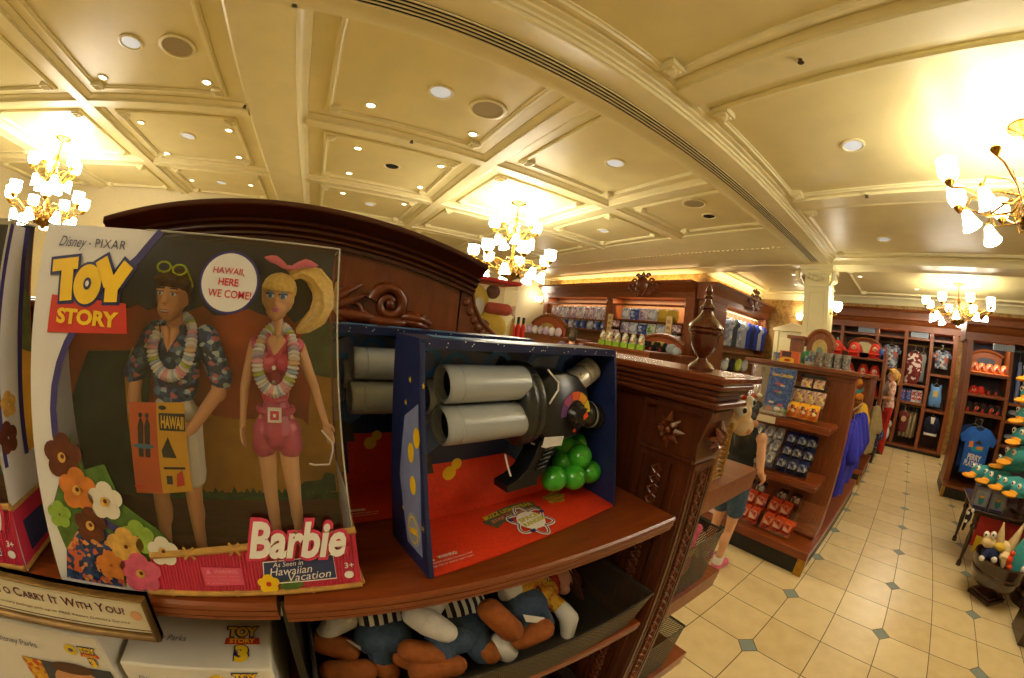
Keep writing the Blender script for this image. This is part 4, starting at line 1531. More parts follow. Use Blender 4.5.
def female_doll(fr, lab):
    base = fr.F(.242, .042, .004)
    t = thing('fashion_doll', lab, 'doll', fr.world(base), fr.yaw)
    mp = lambda mb: mapped(mb, lambda x, y, z: fr.F(x, y, z) - base)
    b = MB()
    b.ell((.2368, .037, .2825), (.0160, .0175, .0200)).ell((.2370, .0300, .2705), (.0112, .0112, .0112)).ell((.2372, .0272, .2635), (.0048, .0060, .0048))
    b.cap((.2362, .0200, .2800), (.2362, .0180, .2752), .0014, .0020, 8)
    b.ell((.2225, .040, .279), (.0022, .004, .0055)).ell((.2512, .040, .279), (.0022, .004, .0055))
    b.cap((.238, .041, .268), (.2405, .043, .240), .0055, .0062)
    b.ell((.240, .042, .228), (.021, .0105, .014)).ell((.2405, .042, .215), (.0175, .0105, .015)).ell((.2318, .032, .2185), (.0082, .0085, .0085)).ell((.2492, .032, .2185), (.0082, .0085, .0085))
    b.ell((.2405, .043, .192), (.0128, .0092, .02)).ell((.2415, .043, .160), (.0190, .0125, .018))
    b.cap((.2175, .043, .234), (.2085, .045, .192), .0068, .0050).cap((.2085, .045, .192), (.2075, .040, .156), .0048, .0034)
    b.cap((.2635, .043, .234), (.2810, .045, .194), .0068, .0050).cap((.2810, .045, .194), (.2925, .038, .160), .0048, .0034)
    for x0, x1, x2 in ((.2315, .2330, .2370), (.2525, .2575, .2605)):
        b.cap((x0, .043, .150), (x1, .041, .088), .0118, .0076).cap((x1, .041, .088), (x2, .044, .020), .0076, .0042)
        b.ell((x1 + .001, .046, .064), (.0068, .0075, .018)).cap((x2, .043, .018), (x2, .030, .008), .0048, .0042)
    hand(b, (.2925, .038, .160), (.35, -.2, -1), (-.5, -.8, 0), .135, .2, -1)
    hand(b, (.2075, .040, .156), (-.05, -.1, -1), (.9, -.3, 0), .135, .3, 1)
    mp(b)
    fuse(b, .0010, 'body', SKINF, t, 3)
    satin = cells('pink_satin_print', ['c23a56', 'b8324e', 'cc4660', 'd6607a', 'c03850'], 90, .28)
    s = MB()
    s.ell((.240, .0420, .228), (.0222, .0122, .0135)).ell((.2405, .0420, .215), (.0188, .0122, .015)).ell((.2318, .0310, .2185), (.0095, .0098, .0098)).ell((.2492, .0310, .2185), (.0095, .0098, .0098))
    s.cap((.2405, .0430, .205), (.2408, .0430, .176), .0130, .0120).ell((.2405, .043, .190), (.0150, .0108, .018))
    s.ell((.2195, .0425, .2345), (.0075, .0090, .0085)).ell((.2615, .0425, .2345), (.0075, .0090, .0085))
    s.cap((.2310, .0330, .2440), (.2370, .0270, .2220), .0034, .0026).cap((.2500, .0330, .2440), (.2400, .0270, .2220), .0034, .0026)
    mp(s)
    fuse(s, .0012, 'pink_blouse', satin, t, 2)
    s = MB()
    s.cap((.2362, .0302, .240), (.2386, .0282, .2225), .0050, .0014).cap((.2440, .0302, .240), (.2388, .0282, .2225), .0050, .0014)
    mp(s).build('open_neck', SKINF, t, local=True)
    s = MB()
    for v in (.2155, .200):
        s.ell((.2392, .0215 if v > .21 else .030, v), (.0022, .001, .0022), nu=10, nv=5)
    mp(s).build('button', P('pearl_button', 'e6dede', .3), t, local=True)
    s = MB()
    s.cap((.2415, .0425, .172), (.2418, .0425, .150), .0150, .0195).ell((.2418, .0425, .150), (.0225, .0150, .014)).cap((.2310, .0425, .152), (.2300, .0418, .136), .0138, .0136).cap((.2530, .0425, .152), (.2555, .0418, .136), .0138, .0136)
    mp(s)
    fuse(s, .0013, 'rose_shorts', P('rose_satin', 'bc4a64', .38, var=.12, vscale=60), t, 2)
    s = MB()
    s.tube([(.2410 + .0165 * math.cos(a), .0425 + .0125 * math.sin(a), .1715) for a in [2 * PI * i / 24 for i in range(24)]], .0042, 8, True)
    mp(s).build('belt', P('pink_vinyl', 'b64460', .3), t, local=True)
    s = MB()
    s.mat(0).cbox((.2408, .0250, .1705), (.0135, .003, .0135)).mat(1).cbox((.2408, .0236, .1705), (.0085, .001, .0085)).mat(2).cbox((.2408, .0230, .1705), (.0030, .001, .0030))
    mp(s).build('buckle', [P('white_plastic', 'e6dedc', .3), MATS['print_hot_pink'], TXTW], t, local=True, smooth=False)
    blond = P('doll_blond_hair', 'dcb866', .28, var=.16, vscale=260)
    h = MB()
    h.ell((.2370, .0405, .2905), (.0185, .0200, .0172)).ell((.2375, .0460, .2820), (.0165, .0150, .0190))
    for i in range(9):
        x = .2240 + .0032 * i
        h.cap((x, .0262 + .0006 * abs(i - 4) ** 1.6, .3000 - .0004 * (i - 4) ** 2), (x * 1.0 + .0004 * (i - 4), .0205 + .0007 * abs(i - 4) ** 1.5, .2895), .0036, .0026)
    h.cap((.2222, .032, .292), (.2226, .034, .275), .0032, .0016).cap((.2516, .032, .292), (.2514, .034, .277), .0032, .0016)
    mp(h)
    fuse(h, .0010, 'hair', blond, t, 1)
    h = MB()
    random.seed(5)
    core = [(.2470, .043, .3060, .0060), (.2580, .044, .3120, .0080), (.2710, .045, .3080, .0105), (.2815, .044, .2960, .0120), (.2850, .043, .2810, .0120), (.2800, .041, .2660, .0100), (.2690, .040, .2560, .0070), (.2600, .039, .2500, .0025)]
    h.tube([(a, b_, c) for a, b_, c, _ in core], [q for *_, q in core], 10)
    for k in range(14):
        off = Vector((random.uniform(-.6, .6), random.uniform(-.9, .4), random.uniform(-.6, .6)))
        h.tube([(a + off.x * q, b_ + off.y * q, c + off.z * q) for a, b_, c, q in core], [max(.0012, q * .42) for *_, q in core], 6)
    mp(h).build('ponytail', blond, t, local=True)
    s = MB()
    for a, b_, c in (((.2440, .034, .3120), (.2300, .030, .3190), (.2180, .030, .3200)), ((.2450, .034, .3120), (.2600, .032, .3195), (.2740, .034, .3185))):
        s.loft([[Vector(p) + Vector((0, .0012 * math.cos(q), hh * math.sin(q))) for q in [i * PI / 4 for i in range(8)]] for p, hh in ((a, .0018), (tuple((Vector(a) + Vector(b_)) / 2), .0040), (b_, .0044), (tuple((Vector(b_) + Vector(c)) / 2), .0036), (c, .0008))])
    s.ell((.2445, .033, .3125), (.003, .003, .003))
    mp(s).build('hair_bow', P('pink_ribbon', 'dc6a86', .4), t, local=True)
    f = MB()
    for x in (.2300, .2425):
        f.mat(0).ell((x, .0206, .2830), (.0040, .0016, .0025), nu=8, nv=6)
        f.mat(1).ell((x, .0195, .2830), (.0023, .0009, .0023), nu=8, nv=6)
        f.mat(2).cap((x - .0040, .0203, .2848), (x + .0040, .0205, .2850), .0009, .0006, 6)
        f.mat(4).cap((x - .0036, .0213, .2878), (x + .0036, .0215, .2880), .0005, .0004, 5)
        f.mat(5).ell((x, .0212, .2862), (.0038, .0010, .0014), nu=8, nv=5)
    f.mat(3).ell((.2364, .0195, .2706), (.0040, .0016, .0013), nu=10, nv=6).ell((.2364, .0193, .2688), (.0032, .0016, .0012), nu=10, nv=6)
    mp(f).build('face_paint', [MATS['eye_white'], P('iris_bright_blue', '3c72b0', .3), P('lash_dark', '1c1a24', .4), P('lip_pink', 'cc6a94', .3), P('brow_blond', '9a6a34', .5), P('eyeshadow_blue', '7d96b8', .4)], t, local=True)
    lei(t, fr, base, (.2405, .2230), .0178, .0300, .0225, 9)
    return t, base

DB, DBF = doll_carton((-.291, -.276, 1.2232), 1.627, .167, 'white and pink windowed doll box facing the viewer, holding a male and a female doll')
male_doll(DBF, 'brown-haired male fashion doll in a navy tropical shirt, lime sunglasses in his hair')
female_doll(DBF, 'blond ponytailed female fashion doll in pink blouse and rose shorts')
# travel brochure in the male doll's hand
base = DBF.F(.128, .018, .098)
br = thing('travel_brochure', 'folded orange and yellow travel brochure held by the male doll', 'brochure', DBF.world(base), DBF.yaw)
fb = lambda x, y, z: DBF.F(x, .0165 - z, y) - base
mb = MB()
flat(mb, [(.0965, .1765), (.1245, .1780), (.1265, .0945), (.0985, .0935)], fb, 0, .0008)
mb.build('orange_panel', P('brochure_orange', 'c4531a', .5, var=.12), br, local=True, smooth=False)
mb = MB()
flat(mb, [(.1245, .1780), (.1530, .1800), (.1575, .0985), (.1265, .0945)], fb, 0, .0008)
mb.build('yellow_panel', P('brochure_yellow', 'd8a01e', .5, var=.06), br, local=True, smooth=False)
mb = MB()
mb.mat(0)
flat(mb, [(.1270, .1690), (.1535, .1700), (.1540, .1540), (.1280, .1535)], fb, .0010)
flat(mb, [(.1290, .1350), (.1360, .1480), (.1400, .1380), (.1440, .1290), (.1300, .1290)], fb, .0011)
flat(mb, disc(.1310, .1740, .004, .002), fb, .0012)
for x in (.108, .115):
    flat(mb, [(x - .003, .128), (x + .002, .128), (x + .003, .158), (x, .165), (x - .003, .156)], fb, .0011)
    flat(mb, disc(x, .1660, .0022), fb, .0012)
flat(mb, [(.130, .118), (.152, .119), (.152, .121), (.130, .120)], fb, .0011)
flat(mb, [(.132, .104), (.138, .104), (.138, .112), (.132, .112)], fb, .0011)
mb.mat(1)
text_fit(mb, 'HAWAII', .1410, .1615, .023, .0115, lambda x, y, z: fb(x, y, z + .0014), bold=.03)
mb.mat(2)
flat(mb, disc(.1105, .138, .011, .0022), fb, .0013)
mb.mat(3)
flat(mb, [(.142, .102), (.150, .104), (.149, .118), (.143, .114)], fb, .0013)
flat(mb, disc(.1030, .100, .006, .0012), fb, .0013)
mb.build('printed_pattern', [P('print_black', '1c1714', .5), P('brochure_letter', 'e8bc34', .5), P('print_sky', '3a6a86', .5), REDP], br, local=True, smooth=False)
# white plastic hook by the female doll's hand
base = DBF.F(.290, .03, .12)
mb = MB().tube([DBF.F(*p) - base for p in ((.2745, .030, .1215), (.2800, .030, .1200), (.2950, .030, .1205), (.2990, .030, .1350), (.2985, .030, .1430), (.2920, .032, .1500), (.2880, .034, .1540))], .0010, 6)
h = mb.build('plastic_hook', MATS['white_plastic'], None)
h.location = DBF.world(base)
h.rotation_euler = (0, 0, DBF.yaw)
label(h, 'thin white plastic hook hanging at the female doll\'s hand', 'hook')
# the next box along the shelf
D2 = dup(DB, (-.272, -.640, 1.2232), 1.66, 'second windowed doll box, mostly cut off at the picture edge')

mb = MB()
wx = lambda p, q, k: (.3152 - .072 * q + k, p, q)
mb.mat(0).prism([(.010 * 0 + .10 * DBF.s, .10), (.060, .10), (.075, .20), (.085, .325), (.33 * DBF.s, .325)], .0009, .0014, wx)
ribbon(mb.mat(1), [(.060, .10), (.067, .15), (.075, .20), (.081, .26), (.085, .325)], .008, wx, .0016)
ribbon(mb.mat(1), [(.022, .10), (.036, .20), (.058, .325)], .006, wx, .0016)
hibiscus(mb, wx, .035, .125, .016, .0018, 2)
hibiscus(mb, wx, .045, .155, .013, .0018, 3)
mb.build('side_print', [WHITE, PURPLE, MATS['print_brown'], MATS['print_straw']], D2, local=True, smooth=False)

# ================================================================== BOXED TOY BLASTERS
SPACE = cells('space_print', ['1c2a5c', '22336c', '18244e', '2c4484', '3c62a8', '20306a'], 16, .4)
BLUEL = P('print_bright_blue', '4c8ed4', .4, var=.2)
GREYB = P('print_slate_blue', '7480a8', .42, var=.2, vscale=30)
ORED = P('box_orange_red', 'd8391a', .45, var=.10, vscale=240)
NAVYB = P('box_navy', '1c2858', .4, var=.2, vscale=60)
GREYPL = P('toy_grey_plastic', 'a3a7aa', .24, var=.03)
BLKPL = P('toy_black_plastic', '17181a', .28, var=.1)
SILV = P('toy_silver_plastic', 'c4beb2', .3, .35)
GREENB = P('green_ball_plastic', '3fae2a', .25, coat=.5, var=.06)

def blaster_carton(o, yaw, lab):
    fr = Frame(o, yaw, .143)
    D = .095
    W_, H_ = .338, .256
    t = thing('blaster_box', lab, 'boxed toy', o, yaw, 'boxed toy blasters on the shelf')
    BL, BR, TR, TL = (.002, 0), (.340, 0), (.324, .258), (-.006, .253)
    ff = fr.face(0)
    Lx = lambda v: .002 - .032 * v
    Rx_ = lambda v: .340 - .062 * v
    hz = H_ * fr.c
    bk = lambda x, y, z: Vector((x, D - z, y * fr.c))
    mb = MB()
    flat(mb.mat(0), [BL, BR, TR, TL], bk, 0)
    flat(mb.mat(1), [(.0, .0), (.336, 0), (.335, .03), (.20, .075), (.17, .094), (.0, .094)], bk, .0006)
    # swirls of paler blue
    for pts in ([(.01, .13), (.06, .16), (.12, .19), (.14, .235), (.05, .245), (.0, .22)], [(.16, .20), (.21, .235), (.26, .24), (.25, .215), (.21, .19)], [(.25, .12), (.32, .10), (.325, .05), (.28, .06)]):
        flat(mb.mat(2), pts, bk, .0007)
    for c in ((.03, .225, .020), (.075, .222, .016), (.14, .225, .018)):
        ribbon(mb.mat(3), disc(c[0], c[1], c[2], c[2] * .8, 18), .007, bk, .001)
    mb.build('printed_back', [SPACE, ORED, GREYB, BLUEL], t, local=True, smooth=False)
    mb = MB()
    mb.add([(BL[0], 0, .0015), (BR[0], 0, .0015), (BR[0], D, .012), (BL[0], D, .012)], [(0, 1, 2, 3)])
    mb.add([(BL[0], 0, .0), (BR[0], 0, .0), (BR[0], D, .0), (BL[0], D, .0)], [(0, 1, 2, 3)])
    mb.build('carton_floor', ORED, t, local=True, smooth=False)
    mb = MB()
    for s, fx in ((-1, Lx), (1, Rx_)):
        pf = [(0, 0), (D, 0), (D, hz), (hz * math.tan(.143), hz)]
        mb.mat(0).prism(pf, 0, .0015, lambda p, q, k, s=s, fx=fx: (fx(q) + s * (k), p, q))
        if s < 0:
            near = mb
            mb = MB()
    mb.build('end_panel', [NAVYB], t, local=True, smooth=False)
    mb = near
    # picture on the near end panel: rounded slate patch and a badge, stars
    en = lambda p, q, k: (Lx(q) - .0016 - k, p, q)
    flat(mb.mat(1), [(.014, .02), (.05, .02), (.07, .10), (.06, .17), (.03, .19), (.02, .12)], en, 0)
    for pp, qq in ((.036, .10), (.042, .135), (.030, .155)):
        flat(mb.mat(2), disc(pp, qq, .007, .011, 12), en, .0003)
    flat(mb.mat(3), disc(.034, .045, .016, .022), en, .0003)
    ribbon(mb.mat(2), disc(.034, .045, .011, .017, 20) + [(.045, .045)], .002, en, .0006)
    flat(mb.mat(2), [(.026, .042), (.042, .038), (.042, .045), (.026, .050)], en, .0006)
    for p, q in ((.012, .06), (.05, .21), (.02, .21), (.06, .06), (.058, .185)):
        flat(mb.mat(2), [(p + (.0035 if k % 2 == 0 else .0014) * math.cos(k * PI / 5 + .3), q + (.0035 if k % 2 == 0 else .0014) * math.sin(k * PI / 5 + .3)) for k in range(10)], en, .0004)
    mb.build('end_panel', [NAVYB, P('print_lavender', '7d86b4', .45, var=.2), YEL, P('print_silver', '9aa0b0', .4)], t, local=True, smooth=False)
    mb = MB()
    a, b = ff(TL[0], .256, 0), ff(TR[0], .258, 0)
    mb.mat(0).add([a, b, (b[0], D, b[2]), (a[0], D, a[2])], [(0, 1, 2, 3)])
    mb.mat(0).add([a, b, b + Vector((0, .001, -.010)), a + Vector((0, .001, -.010))], [(0, 1, 2, 3)])
    for k in range(5):
        x = a[0] + .02 + k * .066
        mb.mat(1).add([(x, a[1] + .012, a[2] + .0012), (x + .05, a[1] + .008, a[2] + .0012), (x + .06, a[1] + .045, a[2] + .0012), (x + .01, a[1] + .05, a[2] + .0012)], [(0, 1, 2, 3)])
    random.seed(11)
    for k in range(24):
        x, y = random.uniform(a[0], b[0]), random.uniform(.001, .009)
        c = a.lerp(b, (x - a[0]) / (b[0] - a[0]))
        mb.mat(2).cbox((x, c[1] - .0005, c[2] - y), (.0012, .0004, .0012))
    mb.build('top_panel', [NAVYB, BLUEL, TXTW], t, local=True, smooth=False)
    # thin turned-in lip round the window
    mb = MB()
    for p, q in (((BL[0] + .002, .0), (TL[0] + .002, .252)), ((BR[0] - .002, .0), (TR[0] - .002, .257))):
        mb = MB()
        ribbon(mb, [p, q], .005, ff, .0004, .0004)
        mb.build('front_lip', NAVYB, t, local=True, smooth=False)
    # lettering on the sloping red floor
    fl_ = lambda k: (lambda x, y, z: Vector((x, y, .0020 + .0105 * y / D + k + z)))
    mb = MB()
    ribbon(mb.mat(0), [(.118 + .10 * i / 12, .072 - .012 * (i - 7) ** 2 / 36 + .003 * i / 12) for i in range(13)], .013, fl_(.0004), 0)
    ribbon(mb.mat(0), [(.125 + .095 * i / 12, .060 - .010 * (i - 7) ** 2 / 36 + .003 * i / 12) for i in range(13)], .010, fl_(.0003), 0)
    mb.mat(1)
    text_fit(mb, 'BUZZ LIGHTYEAR', .168, .0715, .092, .0080, fl_(.0010), bold=.03, arcf=lambda x: -1.6 * x * x + .03 * x)
    mb.mat(2)
    text_fit(mb, 'STAR COMMAND', .170, .0600, .084, .0062, fl_(.0010), bold=.03, arcf=lambda x: -1.6 * x * x + .03 * x)
    c = (.182, .036)
    for rot in (-.5, .5, 1.57):
        el = []
        for i in range(31):
            a = 2 * PI * i / 30
            x, y = .034 * math.cos(a), .013 * math.sin(a)
            el.append((c[0] + x * math.cos(rot) - y * math.sin(rot), c[1] + x * math.sin(rot) + y * math.cos(rot)))
        ribbon(mb.mat(3), el, .0052, fl_(.0010), 0)
        ribbon(mb.mat(4), el, .0016, fl_(.0016), 0)
    flat(mb.mat(3), disc(c[0], c[1], .022, .020), fl_(.0019), 0)
    for q in (.4, 2.6, 4.2):
        flat(mb.mat(4), disc(c[0] + .032 * math.cos(q), c[1] + .024 * math.sin(q), .0042, .0035), fl_(.0024), 0)
    mb.mat(1)
    text_fit(mb, 'SPACE', .182, .0415, .038, .0085, fl_(.0026), bold=.04, rot=.08)
    text_fit(mb, 'RANGER', .184, .0310, .042, .0085, fl_(.0026), bold=.04, rot=.08)
    flat(mb.mat(5), [(.262 + (.020 + .004 * math.cos(5 * k * PI / 9)) * math.cos(k * PI / 9), .066 + (.014 + .003 * math.cos(5 * k * PI / 9)) * math.sin(k * PI / 9)) for k in range(18)], fl_(.0006), 0)
    mb.mat(6)
    for k, wd in enumerate((.040, .034, .026)):
        text_fit(mb, ('Includes', 'foam balls', 'to launch')[k], .262, .0730 - k * .0075, wd, .0050, fl_(.0012), bold=.03, rot=.06, shear=.2)
    mb.mat(3)
    text_fit(mb, 'WARNING:', .038, .024, .026, .0050, fl_(.0008), bold=.03)
    flat(mb, [(.012, .021), (.020, .021), (.016, .028)], fl_(.0008), 0)
    text_fit(mb, 'CHOKING HAZARD-Toy contains a small', .040, .0165, .056, .0032, fl_(.0008))
    text_fit(mb, 'ball. Not for children under 3 years.', .040, .0115, .054, .0032, fl_(.0008))
    mb.build('printed_lettering', [P('print_olive_grey', '55503c', .45), P('print_lime_yellow', 'c4bc2a', .45), P('print_pinkish', 'c8876a', .45), TXTW, NAVY, P('print_amber', 'e08a1c', .45), P('print_leaf_green', '3c9a3a', .45)], t, local=True, smooth=False)
    # printed robed shapes on the back card, kept plain
    mb = MB()
    flat(mb.mat(0), [(.012, .03), (.045, .03), (.042, .082), (.016, .082)], bk, .0012)
    flat(mb.mat(1), [(.006, .082), (.055, .082), (.048, .108), (.030, .118), (.012, .106)], bk, .0012)
    flat(mb.mat(2), disc(.078, .078, .010), bk, .0012)
    flat(mb.mat(2), disc(.088, .090, .008), bk, .0014)
    mb.build('printed_shapes', [P('print_violet', '40246e', .45), P('print_charcoal', '35323a', .45), YEL], t, local=True, smooth=False)
    return t, fr

def toy_blaster(fr, lab):
    base = fr.F(.17, .05, .02)
    t = thing('toy_blaster', lab, 'toy blaster', fr.world(base), fr.yaw, 'grey three-barrelled toy blasters')
    mp = lambda mb: mapped(mb, lambda x, y, z: fr.F(x, y, z) - base)
    RU = Ry(PI / 2)      # lathe axis along u
    def barrel(u0, u1, d, v, r):
        mb = MB()
        ax = RU
        mb.lathe([(r * .80, .012), (r * .80, .001), (r * .90, -.0005), (r, .002), (r * 1.0, .016), (r * .97, .0165), (r * .97, .018), (r, .0185), (r, u1 - u0), (.001, u1 - u0)], (u0, d, v), 28, ax, caps=False)
        mb.mat(1).lathe([(r * .80, .012), (r * .79, .035), (.001, .036)], (u0, d, v), 24, ax, caps=False)
        mb.mat(1).lathe([(r * .45, .034), (r * .45, .022), (.001, .020)], (u0, d, v), 16, ax, caps=False)
        mp(mb).build('barrel', [GREYPL, BLKPL], t, local=True)
    barrel(.036, .152, .030, .206, .0215)
    barrel(.034, .152, .030, .160, .0220)
    barrel(.030, .152, .062, .185, .0200)
    mb = MB()
    mb.lathe([(.001, 0), (.044, 0), (.052, .004), (.056, .010), (.056, .016), (.052, .020), (.054, .023), (.054, .030), (.046, .036), (.001, .036)], (.143, .046, .176), 36, Ry(PI / 2) @ Matrix.Diagonal((1.0, .80, 1.0)))
    mp(mb).build('barrel_plate', P('toy_dark_grey_plastic', '2c2d2c', .3), t, local=True)
    mb = MB()
    pf = [(.168, .142), (.172, .206), (.190, .220), (.225, .222), (.255, .214), (.276, .196), (.282, .172), (.274, .146), (.252, .128), (.215, .124), (.185, .130)]
    def body(p, q, k): return (p, k, q)
    c = Vector((.225, 0, .174))
    rings = []
    for dd, sc in ((.016, .90), (.013, .97) , (.020, 1.0), (.070, 1.0), (.078, .9)):
        rings.append([(c.x + (p - c.x) * sc, dd if dd > .0135 else .0165, c.z + (q - c.z) * sc) for p, q in pf])
    rings[0] = [(c.x + (p - c.x) * .92, .0150, c.z + (q - c.z) * .92) for p, q in pf]
    mb.loft([rings[0], rings[2], rings[3], rings[4]])
    mp(mb).build('housing', BLKPL, t, local=True, angle=50)
    # coloured dial
    mb = MB()
    fd = lambda x, y, z: (x, .0146 - z, y)
    dc = (.246, .161)
    cols = 5
    for k in range(cols):
        a0, a1 = PI * 1.02 - (PI * 1.02) * k / cols, PI * 1.02 - (PI * 1.02) * (k + .93) / cols
        pts = [(dc[0] + .033 * math.cos(a0 + (a1 - a0) * i / 6), dc[1] + .033 * math.sin(a0 + (a1 - a0) * i / 6)) for i in range(7)]
        pts += [(dc[0] + .0205 * math.cos(a1 + (a0 - a1) * i / 6), dc[1] + .0205 * math.sin(a1 + (a0 - a1) * i / 6)) for i in range(7)]
        flat(mb.mat(k), pts, fd, .0004)
    mp(mb).build('dial', [P('dial_purple', '6a3c7c', .4), P('dial_plum', 'a04a76', .4), P('dial_orange', 'd85a24', .4), P('dial_amber', 'd8921c', .4), P('dial_yellow', 'd8bc2a', .4)], t, local=True, smooth=False)
    mb = MB()
    mb.mat(0).lathe([(.001, .012), (.012, .012), (.015, .009), (.018, 0), (.001, 0)], (dc[0], .0146, dc[1]), 20, Rx(PI / 2))
    for k in range(10):
        a = 2 * PI * k / 10
        mb.cap((dc[0] + .0145 * math.cos(a), .012, dc[1] + .0145 * math.sin(a)), (dc[0] + .0145 * math.cos(a), .0045, dc[1] + .0145 * math.sin(a)), .0022, .0018, 6)
    flat(mb.mat(1), [(dc[0] + .003, dc[1] - .006), (dc[0] + .013, dc[1] - .001), (dc[0] + .010, dc[1] + .006), (dc[0] + .002, dc[1] + .001)], lambda x, y, z: (x, .0022 - z, y), 0)
    flat(mb.mat(1), disc(dc[0] - .003, dc[1] - .023, .003), fd, .0004)
    mp(mb).build('dial_knob', [BLKPL, P('toy_orange', 'e0521c', .4)], t, local=True)
    # silver nozzle and black rear ring
    def axis(a, b): return Vector((0, 0, 1)).rotation_difference((Vector(b) - Vector(a)).normalized()).to_matrix()
    a, b = (.258, .042, .196), (.318, .044, .222)
    q = axis(a, b)
    mb = MB().lathe([(.001, 0), (.017, 0), (.0185, .003), (.0185, .034), (.0165, .036), (.0165, .040), (.0190, .041), (.0190, .045), (.0165, .046), (.0165, .050), (.0190, .051), (.0190, .055), (.0165, .056), (.0165, .060), (.0185, .061), (.0185, .066), (.014, .067), (.013, .055), (.001, .055)], a, 24, q, caps=False)
    for k in range(4):
        an = k * PI / 2 + .9
        p = Vector(a) + q @ Vector((.0185 * math.cos(an), .0185 * math.sin(an), .022))
        mb.ell(p, .0022, nu=8, nv=5)
    mp(mb).build('silver_nozzle', SILV, t, local=True)
    a, b = (.278, .042, .154), (.335, .042, .145)
    q = axis(a, b)
    mb = MB().mat(0).lathe([(.001, 0), (.014, 0), (.019, .010), (.021, .018), (.018, .021), (.021, .024), (.021, .030), (.018, .033), (.0215, .036), (.0215, .043), (.019, .046), (.0215, .049), (.0215, .056), (.017, .060), (.001, .060)], a, 24, q)
    mb.mat(1).lathe([(.0180, .0305), (.0218, .0312), (.0218, .0330), (.0180, .0340)], a, 24, q)
    mp(mb).build('rear_grip_ring', [BLKPL, P('toy_pale_grey', 'a8a69e', .35)], t, local=True)
    # handle with finger ribs
    mb = MB()
    mb.loft([[(x + sx * wx, .042 + sy * .014, v) for sx, sy in ((-1, -1), (1, -1), (1, 1), (-1, 1))] for x, v, wx in ((.205, .126, .018), (.198, .108, .017), (.184, .088, .019), (.172, .078, .024), (.158, .073, .027), (.158, .064, .027))])
    for k in range(5):
        mb.cap((.196 - k * .0035, .026, .112 - k * .006), (.214 - k * .0045, .026, .114 - k * .006), .0024, .0024, 6)
    mp(mb).build('handle', BLKPL, t, local=True, bevel=.003)
    mb = MB()
    flat(mb.mat(0), [(.1800, .1365), (.2190, .1335), (.2140, .1205), (.1760, .1240)], lambda x, y, z: (x, .0125 - z, y), 0)
    mp(mb).build('sticker', WHITE, t, local=True, smooth=False)
    mb = MB()
    for p in ([(.185, .014, .225), (.205, .013, .208), (.205, .013, .198), (.188, .013, .180)], [(.182, .040, .120), (.195, .0235, .117), (.214, .0235, .119), (.220, .040, .124)], [(.128, .030, .115), (.133, .030, .098), (.138, .03, .085)]):
        mp(MB().tube(p, .0013, 6)).build('tie_cord', TXTW, t, local=True)
    # little screws on the plate
    mb = MB()
    for v in (.217, .183, .137):
        mp(MB().ell((.164, .012 if v == .183 else .018, v), (.004, .003, .004), nu=8, nv=5)).build('screw_boss', BLKPL, t, local=True)
    return t

o1 = (-.306, .110, 1.2232)
GB_, GF = blaster_carton(o1, 1.755, 'front blaster box with open orange-red floor, showing the toy gun and green balls')
toy_blaster(GF, 'grey three-barrelled toy blaster with coloured dial in the front box')
o2 = (-.428, .020, 1.2232)
GB2, GF2 = blaster_carton(o2, 1.70, 'second blaster box set back behind, between the doll box and the front blaster box')
toy_blaster(GF2, 'grey three-barrelled toy blaster in the shadowed rear box')
random.seed(3)
ballpos = [(.213, .069), (.258, .061), (.296, .062), (.231, .090), (.269, .092), (.305, .094), (.234, .111), (.265, .115), (.292, .118)]
names = ['at the near bottom of the bunch', 'bottom middle of the bunch', 'bottom far end of the bunch', 'behind the near bottom ball', 'large in the middle of the bunch', 'at the far side of the bunch', 'under the handle at the top of the bunch', 'at the top middle, half hidden', 'topmost under the black rear ring']
bm_ = MB().ell((0, 0, 0), .0205, nu=20, nv=14)
proto = None
for i, (u, v) in enumerate(ballpos):
    d = (.046, .040, .046, .068, .044, .062, .075, .080, .082)[i]
    k = (.29 + d) / (.29 + .025)
    uu, vv = -.164 + (u + .164) * k, .277 + (v - .277) * k
    r = .0205
    if proto is None:
        proto = bm_.build('green_ball', GREENB, None)
        b_ = proto
    else:
        b_ = proto.copy()
        COL.objects.link(b_)
    b_.location = GF.world(GF.F(uu, d, max(vv, .024)))
    label(b_, 'shiny green toy ball ' + names[i], 'ball', 'green toy balls in the front blaster box')

# ================================================================== UNDER THE SHELF
# framed notice hung on the shelf edge
t = thing('framed_notice', 'brass framed notice hung on the shelf edge under the boxed dolls', 'sign', (-.271, -.36, 1.21))
mb = MB()
y0, y1, z0, z1 = -.560, -.172, 1.183, 1.238
fx = lambda y, z, n: (-.283 + n, y, z)
flat(mb, [(y0, z0), (y1, z0), (y1, z1), (y0, z1)], fx, 0, .006)
mb.build('backing', P('notice_card', 'd8cdb0', .6, var=.03), t, smooth=False)
mb = MB()
loop = [(y0, z0), (y1, z0), (y1, z1), (y0, z1)]
pr = [(0, 0), (0, .010), (.002, .013), (.005, .011), (.0065, .007), (.0065, 0)]
cyc = [(y0, z0, 1, 1), (y1, z0, -1, 1), (y1, z1, -1, -1), (y0, z1, 1, -1), (y0, z0, 1, 1)]
mb.loft([[fx(y + sy * p, z + sz * p, q) for p, q in pr] for y, z, sy, sz in cyc], caps=False)
mb.build('frame', P('notice_frame_brass', '6e5228', .4, .6, var=.2), t)
mb = MB()
fw = lambda x, y, z: (-.2768 + z, x, y)
